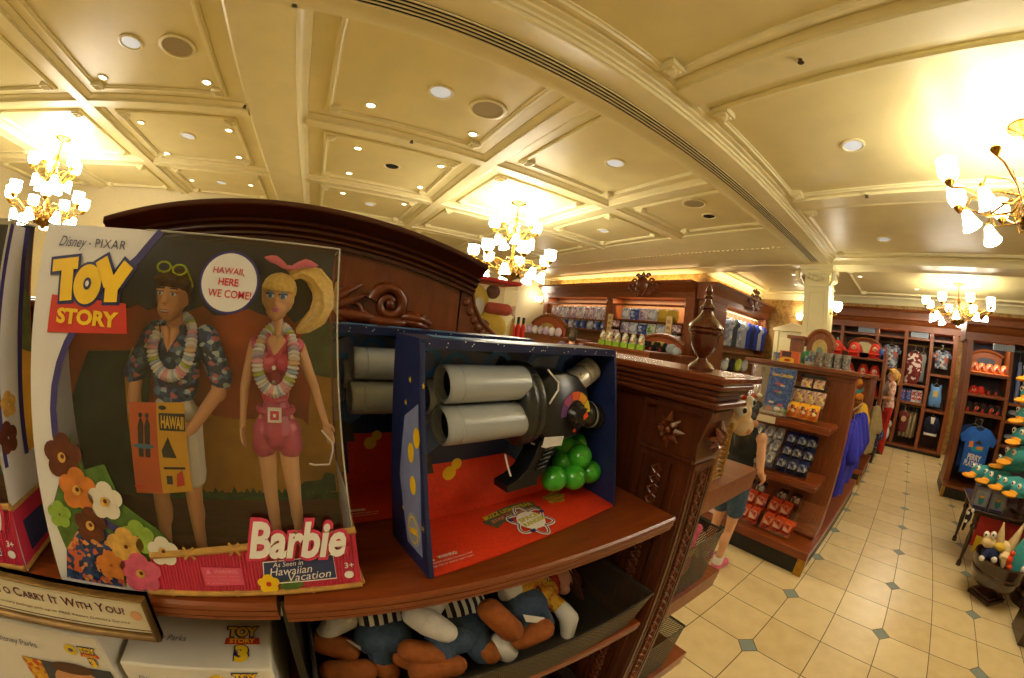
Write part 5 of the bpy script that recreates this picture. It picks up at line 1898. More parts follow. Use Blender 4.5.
def small_caps(mb, words, x1, y, total, fn):
    parts, x = [], 0.
    for wd in words:
        for txt, sz in ((wd[0], 1.0), (wd[1:], .76)):
            if not txt:
                continue
            t_ = MB().text(txt, sz, lambda a, b, c: (a, b, c), 0, .018, align='LEFT')
            w0, w1 = min(p[0] for p in t_.v), max(p[0] for p in t_.v)
            y0 = min(p[1] for p in t_.v if True)
            parts.append((t_, x - w0, -min(p[1] for p in t_.v)))
            x += w1 - w0 + .07
        x += .26
    k = total / x
    for t_, dx, dy in parts:
        mb.add([fn(x1 - total + (p[0] + dx) * k, y + (p[1] + dy) * k, .0003) for p in t_.v], t_.f)
small_caps(mb, ['WANT', 'TO', 'CARRY', 'IT', 'WITH', 'YOU?'], -.196, 1.2115, .205, fw)
text_fit(mb, 'Ask about our complimentary package pick-up or FREE Resort Delivery Service', -.310, 1.2010, .220, .0042, fw)
for z in (1.1925,):
    mb.cbox((-.2768, -.36, z), (.0004, .36, .0008))
for z in (1.2290,):
    mb.cbox((-.2768, -.36, z), (.0004, .36, .0008))
mb.build('lettering', P('notice_ink', '5a2430', .6), t, smooth=False)
mb = MB()
flat(mb, disc(-.190, 1.2115, .006), fx, .0063)
mb.build('printed_emblem', P('notice_orange', 'dca074', .6), t, smooth=False)

# white cartons on the lower shelf
def logo(mb, cx, cy, w_, fn, three=True):
    """Yellow title over a red strip, numeral below. Materials: 0 navy, 1 yellow, 2 red."""
    h = w_ * .42
    for off, mi, z in ((.14, 0, .0004), (.06, 1, .0008)):
        mb.mat(mi)
        text_fit(mb, 'TOY', cx, cy, w_ * (.96 + (.12 if mi == 0 else 0)), h * (1 + (.3 if mi == 0 else 0)), lambda x, y, z_, z=z: fn(x, y, z_ + z), bold=off)
    flat(mb.mat(2), [(cx - w_ * .52, cy - h * .62), (cx + w_ * .52, cy - h * .62), (cx + w_ * .56, cy - h * 1.25), (cx - w_ * .56, cy - h * 1.25)], fn, .0006)
    mb.mat(1)
    text_fit(mb, 'STORY', cx, cy - h * .93, w_ * .8, h * .42, lambda x, y, z: fn(x, y, z + .0011), bold=.03)
    if three:
        for off, mi, z in ((.14, 0, .0009), (.06, 1, .0013)):
            mb.mat(mi)
            text_fit(mb, '3', cx, cy - h * 2.15, w_ * (.42 + (.08 if mi == 0 else 0)), h * (1.6 + (.2 if mi == 0 else 0)), lambda x, y, z_, z=z: fn(x, y, z_ + z), bold=off)
LOGO = [NAVY, YEL, REDP, TXTG, P('print_gold', 'd8b828', .45), P('carton_tape', 'cfc8ba', .4)]
CART = P('carton_white', 'd9d2c6', .5, var=.03)
def carton(x0, x1, y0, y1, z0, z1, lab, dress):
    t = thing('toy_carton', lab, 'white carton', ((x0 + x1) / 2, (y0 + y1) / 2, z0), 0, 'white printed cartons on the lower shelf')
    MB().box(x0, x1, y0, y1, z0, z1).build('carton', CART, t, bevel=.003)
    mb = MB()
    dress(mb)
    mb.build('printed_lettering', LOGO, t, smooth=False)
    return t
top = lambda z1: (lambda x, y, z: (-y, x, z1 + z))           # reads upright from the aisle
front = lambda x1: (lambda x, y, z: (x1 + z, x, y))
def dr(mb):
    f = top(1.100)
    logo(mb, -.113, .366, .040, f)
    mb.mat(3)
    text_fit(mb, 'Disney Parks', -.215, .350, .060, .012, lambda x, y, z: f(x, y, z + .0006), shear=.25)
    g2 = front(-.3055)
    flat(mb.mat(4), disc(-.145, 1.082, .009), g2, .0004)
    logo(mb, -.110, 1.088, .030, g2)
    mb.mat(3)
    text_fit(mb, 'Disney Parks', -.215, 1.075, .060, .012, lambda x, y, z: g2(x, y, z + .0006), shear=.25)
carton(-.66, -.306, -.262, -.077, .957, 1.100, 'white printed carton beside the plush doll bin, logo on its top', dr)
def dl(mb):
    g2 = front(-.3005)
    flat(mb.mat(4), disc(-.316, 1.117, .0085), g2, .0004)
    flat(mb.mat(3), disc(-.316, 1.117, .0030), g2, .0009)
    logo(mb, -.293, 1.120, .022, g2)
    mb.mat(3)
    text_fit(mb, 'Disney Parks', -.395, 1.112, .060, .012, lambda x, y, z: g2(x, y, z + .0006), shear=.25)
t = carton(-.66, -.301, -.470, -.272, .957, 1.143, 'white printed carton with a picture window, under the framed notice', dl)
mb = MB()
g2 = front(-.3005)
flat(mb.mat(0), [(-.400, .965), (-.276, .965), (-.276, 1.088), (-.400, 1.088)], g2, .0004)
flat(mb.mat(1), [(-.400, 1.04), (-.378, 1.04), (-.372, 1.088), (-.400, 1.088)], g2, .0008)
flat(mb.mat(2), disc(-.330, 1.050, .036, .034), g2, .0008)
flat(mb.mat(3), disc(-.330, 1.083, .030, .010), g2, .0012)
mb.build('picture_window', [P('picture_dark_blue', '1c2c40', .4), cells('picture_yellow_check', ['d8a81e', 'c8921a', 'b8481c'], 160, .5), P('picture_tan', 'c48a5c', .5), P('picture_brown', '4a2614', .5)], t, smooth=False)
t = carton(-.66, -.301, -.640, -.480, .957, 1.130, 'white printed carton at the picture edge, beyond the carton with the window', lambda mb: text_fit(mb.mat(3), 'Disney Parks', -.56, 1.10, .06, .012, lambda x, y, z: front(-.3005)(x, y, z + .0006), shear=.25))
# torn white card tag in the gap between the shelves
tg = MB().prism([(-.060, 1.150), (-.038, 1.156), (-.036, 1.194), (-.056, 1.194)], -.345, -.3435, lambda p, q, s: (s, p, q)).build('card_tag', WHITE, None, smooth=False)
label(tg, 'small white card tag hanging in the gap between the two shelves', 'tag')

# ------------------------------------------------------------------ plush dolls lying in the bin
DEN = P('plush_denim', '41536a', .85, var=.2, vscale=120, bump=.3)
BOOT = P('plush_tan_boot', 'a0561c', .85, var=.15, vscale=90, bump=.2)
PWHITE = P('plush_white', 'ddd6cc', .9, var=.05, vscale=60, bump=.2)
PCHK = cells('plush_yellow_check', ['d8a020', 'c88a18', 'd8ac34', 'b86a1c'], 130, .9)
COWH = stripes('plush_black_white', ['e2dccf', '1d1a18', '1d1a18', 'e2dccf'], 'y', 70, .9)
PSKIN = P('plush_skin', 'd89a82', .85, var=.04)
PRED = P('plush_red', 'b02618', .85, var=.15)
PBRN = P('plush_brown', '5a2e14', .85, var=.2)
def limb(pts, rs): return MB().tube(pts, rs, 12)
def pl(name, lab, at): return thing(name, lab, 'plush toy', at, 0, 'cowboy plush dolls in the mesh bin')
def capsule_chain(mb, pts, rs):
    for (a, b), (r, s) in zip(zip(pts, pts[1:]), zip(rs, rs[1:])):
        mb.cap(a, b, r, s, 14)
    return mb
def shoe(a, b, r, parent, name='boot'):
    a, b = Vector(a), Vector(b)
    mb = MB().cap(a, b, r, r * 1.05, 16)
    return mb.build(name, BOOT, parent)
# doll with the red neckerchief, lying on its back with its soles up
p = pl('plush_doll', 'cowboy plush doll with red scarf at the far end of the bin, boot soles up', (-.40, .35, .962))
capsule_chain(MB(), [(-.405, .300, 1.022), (-.415, .335, 1.012), (-.42, .355, 1.008)], [.032, .034, .030]).build('denim_trousers', DEN, p)
capsule_chain(MB(), [(-.400, .300, 1.018), (-.372, .295, 1.012)], [.024, .020]).cap((-.405, .350, 1.0), (-.378, .352, .99), .024, .018).build('trouser_legs', DEN, p)
shoe((-.362, .226, 1.085), (-.352, .262, 1.035), .0195, p)
shoe((-.350, .285, 1.004), (-.350, .325, 1.010), .0195, p)
capsule_chain(MB(), [(-.425, .368, 1.012), (-.440, .392, 1.008)], [.031, .028]).build('yellow_shirt', PCHK, p)
mb = MB().cap((-.41, .380, .992), (-.425, .405, .990), .014, .016).cap((-.430, .350, 1.030), (-.442, .385, 1.030), .014, .013)
mb.build('cow_spot_vest', COWH, p)
MB().tube([(-.425 + .033 * math.cos(a) * .5, .352 + .010 * math.cos(a), 1.010 + .033 * math.sin(a)) for a in [2 * PI * i / 18 for i in range(18)]], .005, 8, True).cbox((-.400, .349, 1.016), (.006, .014, .012)).build('belt', PBRN, p)
mb = MB()
mb.tube([(-.452 + .026 * math.cos(a), .404 + .006 * math.sin(a), 1.004 + .026 * math.sin(a)) for a in [2 * PI * i / 16 for i in range(16)]], .010, 8, True)
mb.build('red_scarf', PRED, p)
MB().ell((-.466, .442, .998), (.032, .034, .036), nu=18, nv=12).ell((-.436, .440, .992), (.010, .012, .012)).build('head', PSKIN, p)
mb = MB()
mb.tube([(-.433, .450, 1.010 - .006 * k) for k in range(3)], .0015, 5)
mb.build('stitched_smile', P('stitch_dark', '3a1c14', .8), p)
mb = MB().lathe([(.001, .020), (.030, .022), (.034, .005), (.062, 0), (.064, -.004), (.030, -.006), (.001, -.004)], (-.478, .478, .975), 24, Rx(-1.2))
mb.build('brown_hat', PBRN, p)
mb = MB()
capsule_chain(mb, [(-.42, .380, 1.008), (-.392, .392, 1.002)], [.016, .016])
capsule_chain(mb, [(-.44, .372, 1.040), (-.425, .315, 1.052)], [.015, .015])
mb.build('yellow_sleeve', PCHK, p)
capsule_chain(MB(), [(-.385, .394, 1.000), (-.365, .397, .990), (-.352, .390, .962)], [.016, .018, .013]).build('white_hand', PWHITE, p)
capsule_chain(MB(), [(-.425, .312, 1.053), (-.418, .290, 1.052)], [.015, .016]).build('white_hand', PWHITE, p)
mb = MB()
mb.add([(-.365, .290, 1.048), (-.358, .330, 1.030), (-.350, .333, 1.020), (-.357, .293, 1.036)], [(0, 1, 2, 3)])
mb.build('cloth_tag', P('tag_cloth', 'd8d2c2', .8), p, recalc=False)
# middle doll, face down under a white arm
p = pl('plush_doll', 'cowboy plush doll mid-bin with a big white hand over its jeans', (-.40, .19, .962))
capsule_chain(MB(), [(-.385, .170, 1.025), (-.388, .205, 1.020)], [.036, .036]).cap((-.375, .160, 1.022), (-.365, .156, .998), .026, .022).cap((-.375, .212, 1.015), (-.362, .222, .985), .026, .022).build('denim_trousers', DEN, p)
capsule_chain(MB(), [(-.415, .185, 1.038), (-.430, .222, 1.035)], [.036, .034]).build('cow_spot_vest', COWH, p)
capsule_chain(MB(), [(-.43, .200, 1.058), (-.425, .165, 1.072)], [.020, .018]).build('yellow_sleeve', PCHK, p)
capsule_chain(MB(), [(-.42, .168, 1.074), (-.395, .145, 1.080)], [.016, .017]).build('white_arm', PWHITE, p)
capsule_chain(MB(), [(-.385, .118, 1.085), (-.372, .135, 1.078), (-.362, .158, 1.060)], [.018, .021, .017]).build('white_hand', PWHITE, p)
shoe((-.365, .105, 1.030), (-.362, .140, 1.012), .019, p)
shoe((-.345, .112, 1.000), (-.345, .168, .994), .017, p)
shoe((-.352, .232, .985), (-.356, .225, 1.0), .017, p)
capsule_chain(MB(), [(-.36, .246, 1.000), (-.352, .262, .978)], [.018, .019]).build('white_hand', PWHITE, p)
MB().ell((-.465, .235, 1.02), (.034, .032, .034), nu=16, nv=10).build('head', PBRN, p)
# doll nearest the division
p = pl('plush_doll', 'cowboy plush doll next to the white carton, paper tag on its raised arm', (-.41, .06, .962))
capsule_chain(MB(), [(-.405, .060, 1.028), (-.405, .090, 1.026)], [.030, .030]).cap((-.395, .066, 1.018), (-.385, .066, .994), .022, .019).build('denim_trousers', DEN, p)
capsule_chain(MB(), [(-.425, .066, 1.045), (-.435, .095, 1.045)], [.028, .028]).build('cow_spot_vest', COWH, p)
capsule_chain(MB(), [(-.435, .108, 1.052), (-.428, .128, 1.056)], [.018, .018]).build('yellow_sleeve', PCHK, p)
capsule_chain(MB(), [(-.43, .035, 1.048), (-.425, .005, 1.044), (-.418, -.008, 1.036)], [.015, .018, .015]).build('white_hand', PWHITE, p)
shoe((-.410, -.018, 1.024), (-.400, .020, 1.012), .018, p)
shoe((-.375, -.012, .996), (-.372, .040, .992), .017, p)
shoe((-.380, .062, .990), (-.372, .072, .978), .017, p)
shoe((-.385, .095, .998), (-.372, .118, .988), .018, p)
mb = MB()
mb.add([(-.395, .018, 1.042), (-.388, .036, 1.022), (-.384, .044, 1.026), (-.391, .024, 1.044)], [(0, 1, 2, 3)])
mb.build('paper_tag', WHITE, p, recalc=False)
MB().ell((-.47, .13, 1.01), (.034, .032, .034), nu=16, nv=10).build('head', PBRN, p)
# folded soft things in the bin below
c = MB().ell((-.36, .33, .672), (.045, .05, .04), nu=16, nv=10).ell((-.40, .30, .66), (.05, .05, .04)).build('plush_toy', P('plush_lime', '8a9a44', .9, var=.2), None, loc=(-.38, .31, .63))
label(c, 'lime and grey plush in the low bin, seen under the plush doll bin', 'plush toy')
c = MB().ell((-.37, .41, .668), (.045, .04, .042), nu=16, nv=10).ell((-.40, .44, .655), (.05, .04, .04)).build('plush_toy', stripes('plush_blue_white', ['28406a', '28406a', 'cfd4d8'], 'z', 40, .9), None, loc=(-.38, .42, .63))
label(c, 'blue and white plush in the low bin, against the carved pilaster', 'plush toy')

# ------------------------------------------------------------------ end shelf plush
CREAM = P('plush_cream', 'd8b890', .85, var=.06, vscale=70, bump=.15)
t = thing('plush_animal', 'big cream plush animal with round eyes poking out on the upper end shelf', 'plush toy', (-.39, .69, 1.237))
mb = MB()
mb.ell((-.338, .772, 1.374), (.034, .035, .032), nu=20, nv=14)
mb.ell((-.326, .788, 1.345), (.028, .027, .024), nu=18, nv=12)
mb.cap((-.345, .755, 1.355), (-.40, .69, 1.29), .026, .036)
mb.ell((-.41, .69, 1.28), (.045, .036, .040))
mb.build('head', CREAM, t)
for c, q in (((-.316, .744, 1.383), (-.305, .738, 1.384)), ((-.318, .786, 1.397), (-.306, .786, 1.398))):
    e = MB().ell(c, (.013, .013, .014), nu=14, nv=9).build('eye', P('plush_eye_white', 'e8e2d8', .5), t)
    MB().ell(q, (.005, .006, .006), nu=10, nv=6).build('pupil', BLKPL, t).parent = e
MB().ell((-.300, .800, 1.352), (.008, .009, .008)).ell((-.304, .778, 1.336), (.007, .006, .007)).build('snout', P('plush_peach', 'c8906c', .85), t)
mb = MB().cap((-.345, .752, 1.398), (-.35, .742, 1.412), .009, .004).cap((-.345, .795, 1.398), (-.35, .808, 1.412), .009, .004)
mb.build('ear', CREAM, t)
MB().tube([(-.328, .750, 1.402), (-.320, .762, 1.408), (-.324, .776, 1.407)], [.003, .005, .003], 8).build('red_bow', PRED, t)
t = thing('pink_plush', 'pink starfish-shaped plush standing in the middle end bin', 'plush toy', (-.38, .72, .968))
mb = MB()
for k in range(5):
    a = PI / 2 + k * 2 * PI / 5
    mb.cap((-.37, .735, 1.055), (-.37, .735 + .055 * math.cos(a), 1.055 + .055 * math.sin(a)), .026, .012, 12)
mb.cap((-.37, .735, 1.04), (-.37, .735, .985), .03, .03)
mb.build('body', P('plush_pink', 'd05672', .85, var=.15, vscale=80, bump=.2), t)
MB().ell((-.345, .735, 1.035), (.006, .016, .014)).build('yellow_patch', P('plush_yellow', 'd8b43c', .85), t)

# ================================================================== SHARED BUILDERS FOR GOODS
def pillow(mb, outline, d, fn, soft=.9):
    n = len(outline)
    cx = sum(p for p, _ in outline) / n
    cy = sum(q for _, q in outline) / n
    rings = []
    for k, s in ((-.5, soft), (-.32, .97), (0, 1), (.32, .97), (.5, soft)):
        rings.append([fn(cx + (p - cx) * s, cy + (q - cy) * s, k * d) for p, q in outline])
    return mb.loft(rings)

def facing(o, n, tilt=0.):
    """Map (p along, q up, k outwards) to the world; n is the horizontal direction the thing faces."""
    o, n = Vector(o), Vector((n[0], n[1], 0)).normalized()
    a = Vector((-n.y, n.x, 0))
    ct, st = math.cos(tilt), math.sin(tilt)
    return lambda p, q, k: o + a * p + Vector((0, 0, 1)) * (q * ct + k * st) + n * (k * ct - q * st)

def shirt_outline(w, h, sl=.22, sw=.16, neck=.09):
    b = w / 2
    return [(-b * .92, -h), (b * .92, -h), (b * .95, -h * .45), (b, -sw - .03), (b + sl * .55, -sw - sl * .55), (b + sl, -sw * .55 - sl * .45), (b * .85, -.025), (neck, 0), (neck * .5, -.045), (-neck * .5, -.045), (-neck, 0), (-b * .85, -.025), (-b - sl, -sw * .55 - sl * .45), (-b - sl * .55, -sw - sl * .55), (-b, -sw - .03), (-b * .95, -h * .45)]

HANG = P('hanger_wire', 'b8b4a8', .3, .7)
def garment(name, lab, cat, o, n, outline, d, mat, group=None, extra=None, tilt=0.):
    """A garment on a hanger; o is the middle of its neckline."""
    t = thing(name, lab, cat, o, 0, group)
    fn = facing(o, n, tilt)
    pillow(MB(), outline, d, fn).build('cloth', mat, t, angle=70)
    w_ = max(p for p, _ in outline) * .7
    MB().tube([fn(-w_, -.06, 0), fn(0, .015, 0), fn(w_, -.06, 0)], .005, 5).tube([fn(0, .015, 0), fn(0, .06, 0), fn(.02, .085, 0), fn(.0, .10, 0), fn(-.02, .09, 0)], .0035, 5).build('hanger', HANG, t)
    if extra:
        extra(t, fn)
    return t

def bag_shape(mb, fn, w_, h, d):
    """Filled sachet with crimped top and bottom seams."""
    rows = []
    for v, s, k in ((0, 1.0, .05), (.06, 1.0, .05), (.1, .96, .35), (.3, .97, .9), (.55, .97, 1.0), (.8, .96, .7), (.92, .97, .2), (.95, 1.0, .05), (1.0, 1.0, .05)):
        row = []
        for i in range(12):
            a = 2 * PI * i / 12
            ca, sa = math.cos(a), math.sin(a)
            row.append(fn(w_ / 2 * s * max(-1, min(1, ca * 1.15)), h * v, d / 2 * k * sa))
        rows.append(row)
    return mb.loft(rows)
def sachet(lab, o, n, w_, h, d, mats, group, tilt=0., roll=0.):
    t = thing('sweet_bag', lab, 'bag of sweets', o, 0, group)
    f0 = facing(o, n, tilt)
    cr, sr = math.cos(roll), math.sin(roll)
    fn = lambda p, q, k: f0(p * cr - q * sr, p * sr + q * cr, k)
    bag_shape(MB(), fn, w_, h, d).build('pouch', mats[0], t, angle=60)
    mb = MB()
    pillow(mb, [(-w_ * .34, h * .28), (w_ * .34, h * .28), (w_ * .34, h * .70), (0, h * .76), (-w_ * .34, h * .70)], d * .25, lambda p, q, k: fn(p, q, k + d * .44))
    mb.build('printed_label', mats[1], t)
    return t

# ================================================================== SECOND DISPLAY UNIT (end towards the viewer)
g2_ = thing('display_gondola', 'mahogany display unit with bags of sweets on its end shelves, blue garments on its side', 'display unit', (-.8, 3.9, 0))
mb = MB()
mb.box(-1.22, -.62, 3.20, 3.34, .14, 1.44)
mb.box(-1.0, -.66, 3.34, 5.0, .14, 1.40)
mb.build('core_panel', FARW, g2_)
mb = MB()
mb.box(-.63, -.378, 3.14, 3.26, .20, 1.44)
mb.box(-.615, -.395, 3.132, 3.14, .32, 1.38)
mb.build('side_stile', FARW, g2_, bevel=.004)
MB().box(-1.30, -1.20, 3.14, 3.26, .14, 1.44).build('side_stile', FARW, g2_, bevel=.004)
# scroll foot at the bottom of the stile
mb = MB()
mb.prism([(3.15, .20), (3.15, .44), (3.10, .40), (3.075, .345), (3.055, .32), (3.05, .29), (3.02, .262), (2.985, .25), (2.975, .225), (2.985, .20)], -.60, -.374, lambda p, q, k: (k, p, q))
mb.build('scroll_foot', FARW, g2_, bevel=.004)
MB().box(-1.34, -.345, 3.06, 3.40, 1.442, 1.472).box(-1.31, -.365, 3.09, 3.37, 1.42, 1.442).box(-1.1, -.64, 3.40, 5.05, 1.40, 1.468).build('top_board', FARWX, g2_, bevel=.004)
MB().box(-1.33, -.345, 2.76, 5.06, 0, .135).build('plinth', BLACK, g2_)
MB().box(-1.34, -.335, 2.73, 5.10, .135, .20).build('base_shelf', SHELFX, g2_, bevel=.004)
MB().box(-.362, -.333, 2.738, 2.79, .0, .132).box(-.40, -.362, 2.738, 2.752, .0, .132).build('brass_corner', BRASS, g2_)
for z, x1, y0 in ((1.068, -.46, 2.80), (.662, -.45, 2.78)):
    MB().box(-1.215, x1, y0, 3.21, z - .042, z - .012).box(-1.215, x1 - .008, y0 + .008, 3.21, z - .012, z).box(-1.215, x1 - .004, y0 + .004, 3.21, z - .050, z - .042).build('shelf', SHELFX, g2_, bevel=.003)
# acrylic holder with its blue picture sheet
ACR = clear('clear_acrylic', (.97, .98, 1), .10, .05)
t = thing('leaflet_holder', 'clear acrylic display stand with blue printed sheet on the top end shelf', 'display stand', (-.96, 2.95, 1.068))
f = facing((-.97, 2.94, 1.070), (0, -1), .10)
f = facing((-.97, 2.90, 1.070), (0, -1), -.0)
f = facing((-.97, 2.90, 1.070), (0, -1), .12)
mb = MB()
mb.prism([(-.225, 0), (.15, 0), (.15, .36), (-.225, .36)], -.004, 0, lambda p, q, k: f(p, q, k))
mb.prism([(-.225, 0), (.15, 0), (.15, .07), (-.225, .07)], .06, .064, lambda p, q, k: f(p, q, k))
for p in (-.225, .15):
    mb.prism([(0, 0), (.064, 0), (.064, .07), (0, .36)], p - .002, p + .002, lambda a, q, k: f(k, q, a))
mb.build('acrylic_body', ACR, t, smooth=False)
mb = MB()
flat(mb.mat(0), [(-.08, .02), (.145, .02), (.145, .355), (-.08, .355)], f, .001)
mb.mat(1)
text_fit(mb, 'Future Collectibles', .035, .305, .18, .026, lambda x, y, z: f(x, y, z + .002), shear=.3, bold=.02)
for x, y, w_, h_, mi in ((.02, .235, .075, .014, 2), (.05, .225, .05, .012, 3), (.02, .175, .055, .016, 2), (.04, .172, .030, .012, 4), (-.02, .09, .05, .018, 3), (.06, .08, .05, .016, 2)):
    flat(mb.mat(mi), disc(x, y, w_ / 2, h_ / 2, 14), f, .002 + .0002 * mi)
mb.build('printed_sheet', [cells('sheet_blue_grid', ['2e4a8c', '3a5898', '26407c', '4a68a4'], 70, .5), YEL, P('print_coral', 'c8503c', .5), P('print_pale', 'cfc6b8', .5), P('print_green', '8ab83c', .5)], t, smooth=False)
mb = MB()
for i, c in enumerate(((-.17, .11), (-.12, .12), (-.10, .04), (-.02, .04), (.05, .045), (.11, .04))):
    q = f(c[0], c[1], .03)
    mb.mat(i % 3).ell(q, (.028, .014, .017), nu=10, nv=7)
mb.build('small_charms', [P('charm_red', 'c0503c', .4), P('charm_cream', 'd8ccb0', .4), P('charm_olive', '8a9a3c', .4)], t)
c = MB().prism([(-.10, 0), (.11, 0), (.11, .05), (-.10, .05)], 0, .003, lambda p, q, k: facing((-1.0, 2.797, 1.018), (0, -1))(p, q, k)).build('price_card', P('price_card_cream', 'd8c8ac', .6), None, smooth=False)
label(c, 'cream price card on the edge of the top end shelf below the blue sheet', 'price card')
# orange bags in their tray
OB = [cells('orange_sweet_print', ['e8961c', 'e07818', 'f0ae2c', 'd8641a', 'e8a81e'], 24, .3), cells('orange_label_print', ['e8c048', 'f0d89a', 'd86a1c', 'c83c1c', '5a2c1a'], 45, .35)]
PB = [cells('pale_sweet_print', ['c8a090', 'd8b8a0', 'b08078', 'e0c8a8', '8a6a5c'], 40, .3), cells('pale_label_print', ['e0c040', 'd8a890', 'b0787c'], 60, .35)]
def tray(x0, x1, y, z, h, rise, lab):
    t = thing('acrylic_tray', lab, 'tray', ((x0 + x1) / 2, y, z), 0, 'clear acrylic trays on the end shelves')
    mb = MB()
    yb = y + rise
    mb.add([(x0, y, z), (x1, y, z), (x1, yb, z + h), (x0, yb, z + h)], [(0, 1, 2, 3)])
    for x in (x0, x1):
        mb.add([(x, y, z), (x, yb, z + h), (x, yb - .06, z + h), (x, y - .05, z + .05), (x, y - .05, z)], [(0, 1, 2, 3, 4)])
    mb.add([(x0, y - .05, z), (x1, y - .05, z), (x1, y - .05, z + .05), (x0, y - .05, z + .05)], [(0, 1, 2, 3)])
    mb.build('tray_body', ACR, t, smooth=False, recalc=False)
tray(-.86, -.57, 2.90, 1.070, .27, .20, 'clear tray holding the orange sweet bags on the top end shelf')
for i, (x, z, y, mats, lab) in enumerate([
    (-.80, 1.085, 2.885, OB, 'orange sweet bag at the front of the top tray, beside the blue sheet'), (-.715, 1.085, 2.885, OB, 'orange sweet bag at the front middle of the top tray'), (-.63, 1.085, 2.885, OB, 'orange sweet bag at the front of the top tray, wood stile side'),
    (-.79, 1.175, 2.955, PB, 'pale pink sweet bag behind the orange ones, beside the blue sheet'), (-.70, 1.175, 2.955, PB, 'pale pink sweet bag in the middle row of the top tray'), (-.615, 1.175, 2.955, PB, 'pale pink sweet bag in the middle row, wood stile side'),
    (-.76, 1.262, 3.03, PB, 'pale sweet bag in the back row of the top tray, blue sheet side'), (-.655, 1.262, 3.03, PB, 'pale sweet bag in the back row of the top tray, stile side')]):
    sachet(lab, (x, y, z), (0, -1), .088, .12, .035, mats, 'sweet bags in the top tray', .35)
# black header strips of the two rear rows
for x0, x1, y, z in ((-.85, -.58, 2.975, 1.292), (-.82, -.60, 3.055, 1.382)):
    c = MB().prism([(x0, 0), (x1, 0), (x1, .020), (x0, .020)], -.004, .004, lambda p, q, k: (p, y + k, z + q)).build('card_strip', BLKPL, None, smooth=False)
    label(c, 'black card strip over the %s row of sweet bags in the top tray' % ('middle' if y < 3 else 'back'), 'card strip')
SB = [cells('silver_sweet_print', ['9a98a0', '7c7a84', 'b4b0b0', '6a6870', 'a8a49c'], 30, .25), cells('silver_label_print', ['d8d4cc', '8a8890', '5c5a66'], 50, .3)]
NB = [cells('navy_sweet_print', ['1c2450', '141a3c', '2a3468', '10142c', '222c5c'], 26, .25), cells('navy_label_print', ['c8c4b8', '8c90a8', '4a568c', '1c2450'], 60, .3)]
RB = [cells('red_sweet_print', ['c8401c', 'b02e14', 'd8581c', '8a2010', 'd04a24'], 24, .25), cells('red_label_print', ['d87a4c', 'd8a88c', '8a2414', 'c8401c'], 45, .3)]
DB2 = [cells('dark_sweet_print', ['5a1c14', '3a1410', '7c2a18', '241010'], 26, .3), cells('dark_label_print', ['9c8878', '5a2c20', 'c0a890'], 45, .3)]
tray(-1.13, -.845, 2.87, .664, .26, .20, 'clear tray of silver sweet bags on the middle end shelf')
tray(-.835, -.555, 2.87, .664, .26, .20, 'clear tray of navy sweet bags on the middle end shelf')
rows = ['front', 'middle', 'back']
def grid(xs, r, z0, dz, y0, dy, mats, word, group, size=(.09, .12, .035), pick=None):
    for j in range(r):
        for i, x in enumerate(xs):
            m = mats if pick is None else pick(i, j)
            pos = ('first', 'second', 'third', 'fourth', 'fifth')[i]
            sachet('%s sweet bag, %s from the girl side in the %s row of its tray' % (word, pos, rows[j]), (x + .006 * ((i + j) % 2), y0 + dy * j, z0 + dz * j), (0, -1), size[0], size[1], size[2], m, group, .35, .05 * ((i * 7 + j * 3) % 3 - 1))
grid((-1.085, -.99, -.895), 3, .675, .085, 2.860, .066, SB, 'silver', 'silver sweet bags on the middle shelf')
grid((-.79, -.70, -.61), 3, .675, .085, 2.860, .066, NB, 'navy', 'navy sweet bags on the middle shelf')
tray(-1.12, -.83, 2.83, .203, .26, .20, 'clear tray of red sweet bags on the base shelf, girl side')
tray(-.815, -.54, 2.83, .203, .26, .20, 'clear tray of red sweet bags on the base shelf, stile side')
grid((-1.07, -.975, -.88, -.76, -.665, ), 2, .215, .10, 2.815, .075, RB, 'orange-red', 'red sweet bags on the base shelf', (.098, .135, .05))
sachet('orange-red sweet bag at the stile end of the front row on the base shelf', (-.585, 2.818, .215), (0, -1), .09, .13, .05, RB, 'red sweet bags on the base shelf', .35, -.1)
for i, (x, lab) in enumerate(((-1.05, 'girl side'), (-.94, 'tray divider, girl side'), (-.74, 'tray divider, stile side'), (-.62, 'wood stile'))):
    sachet('dark red sweet bag at the back of the base shelf, ' + lab, (x, 2.975, .40), (0, -1), .10, .11, .045, DB2, 'red sweet bags on the base shelf', .35)
# on top: cups, small arched sign, boxed toy
CUP = P('frosted_grey_cup', '8f8c84', .25, var=.15, vscale=25)
for i in range(5):
    x = -.80 + .075 * i
    t = thing('patterned_tumbler', 'grey patterned tumbler, %s from the arched sign in the row on the second unit' % ('first', 'second', 'third', 'fourth', 'fifth')[i], 'tumbler', (x, 3.30, 1.472), 0, 'tumblers in a row')
    MB().lathe([(.001, 0), (.029, 0), (.031, .004), (.036, .118), (.034, .118), (.029, .006), (.001, .006)], n=18, caps=False).build('cup', CUP, t, local=True)
    MB().lathe([(.0315, .02), (.0350, .085), (.0352, .09), (.0318, .015)], n=18, caps=False).build('printed_band', cells('tumbler_print', ['7c7a74', '5c5a56', 'a8a49a', '8a8680'], 60, .35), t, local=True)
t = thing('arched_sign', 'small arched wooden topper sign standing behind the tumblers', 'sign stand', (-.90, 3.80, 1.472))
mb = MB()
fa = facing((-.86, 3.80, 1.472), (0, -1))
out = [(-.14, 0), (.14, 0)] + [(.14 * math.cos(a), .17 + .15 * math.sin(a)) for a in [PI * i / 14 for i in range(15)]]
mb.prism(out, -.03, 0, fa)
mb.build('board', FARW, t, bevel=.004)
mb = MB()
arcp = [(.145 * math.cos(a), .17 + .155 * math.sin(a)) for a in [PI * i / 16 for i in range(17)]]
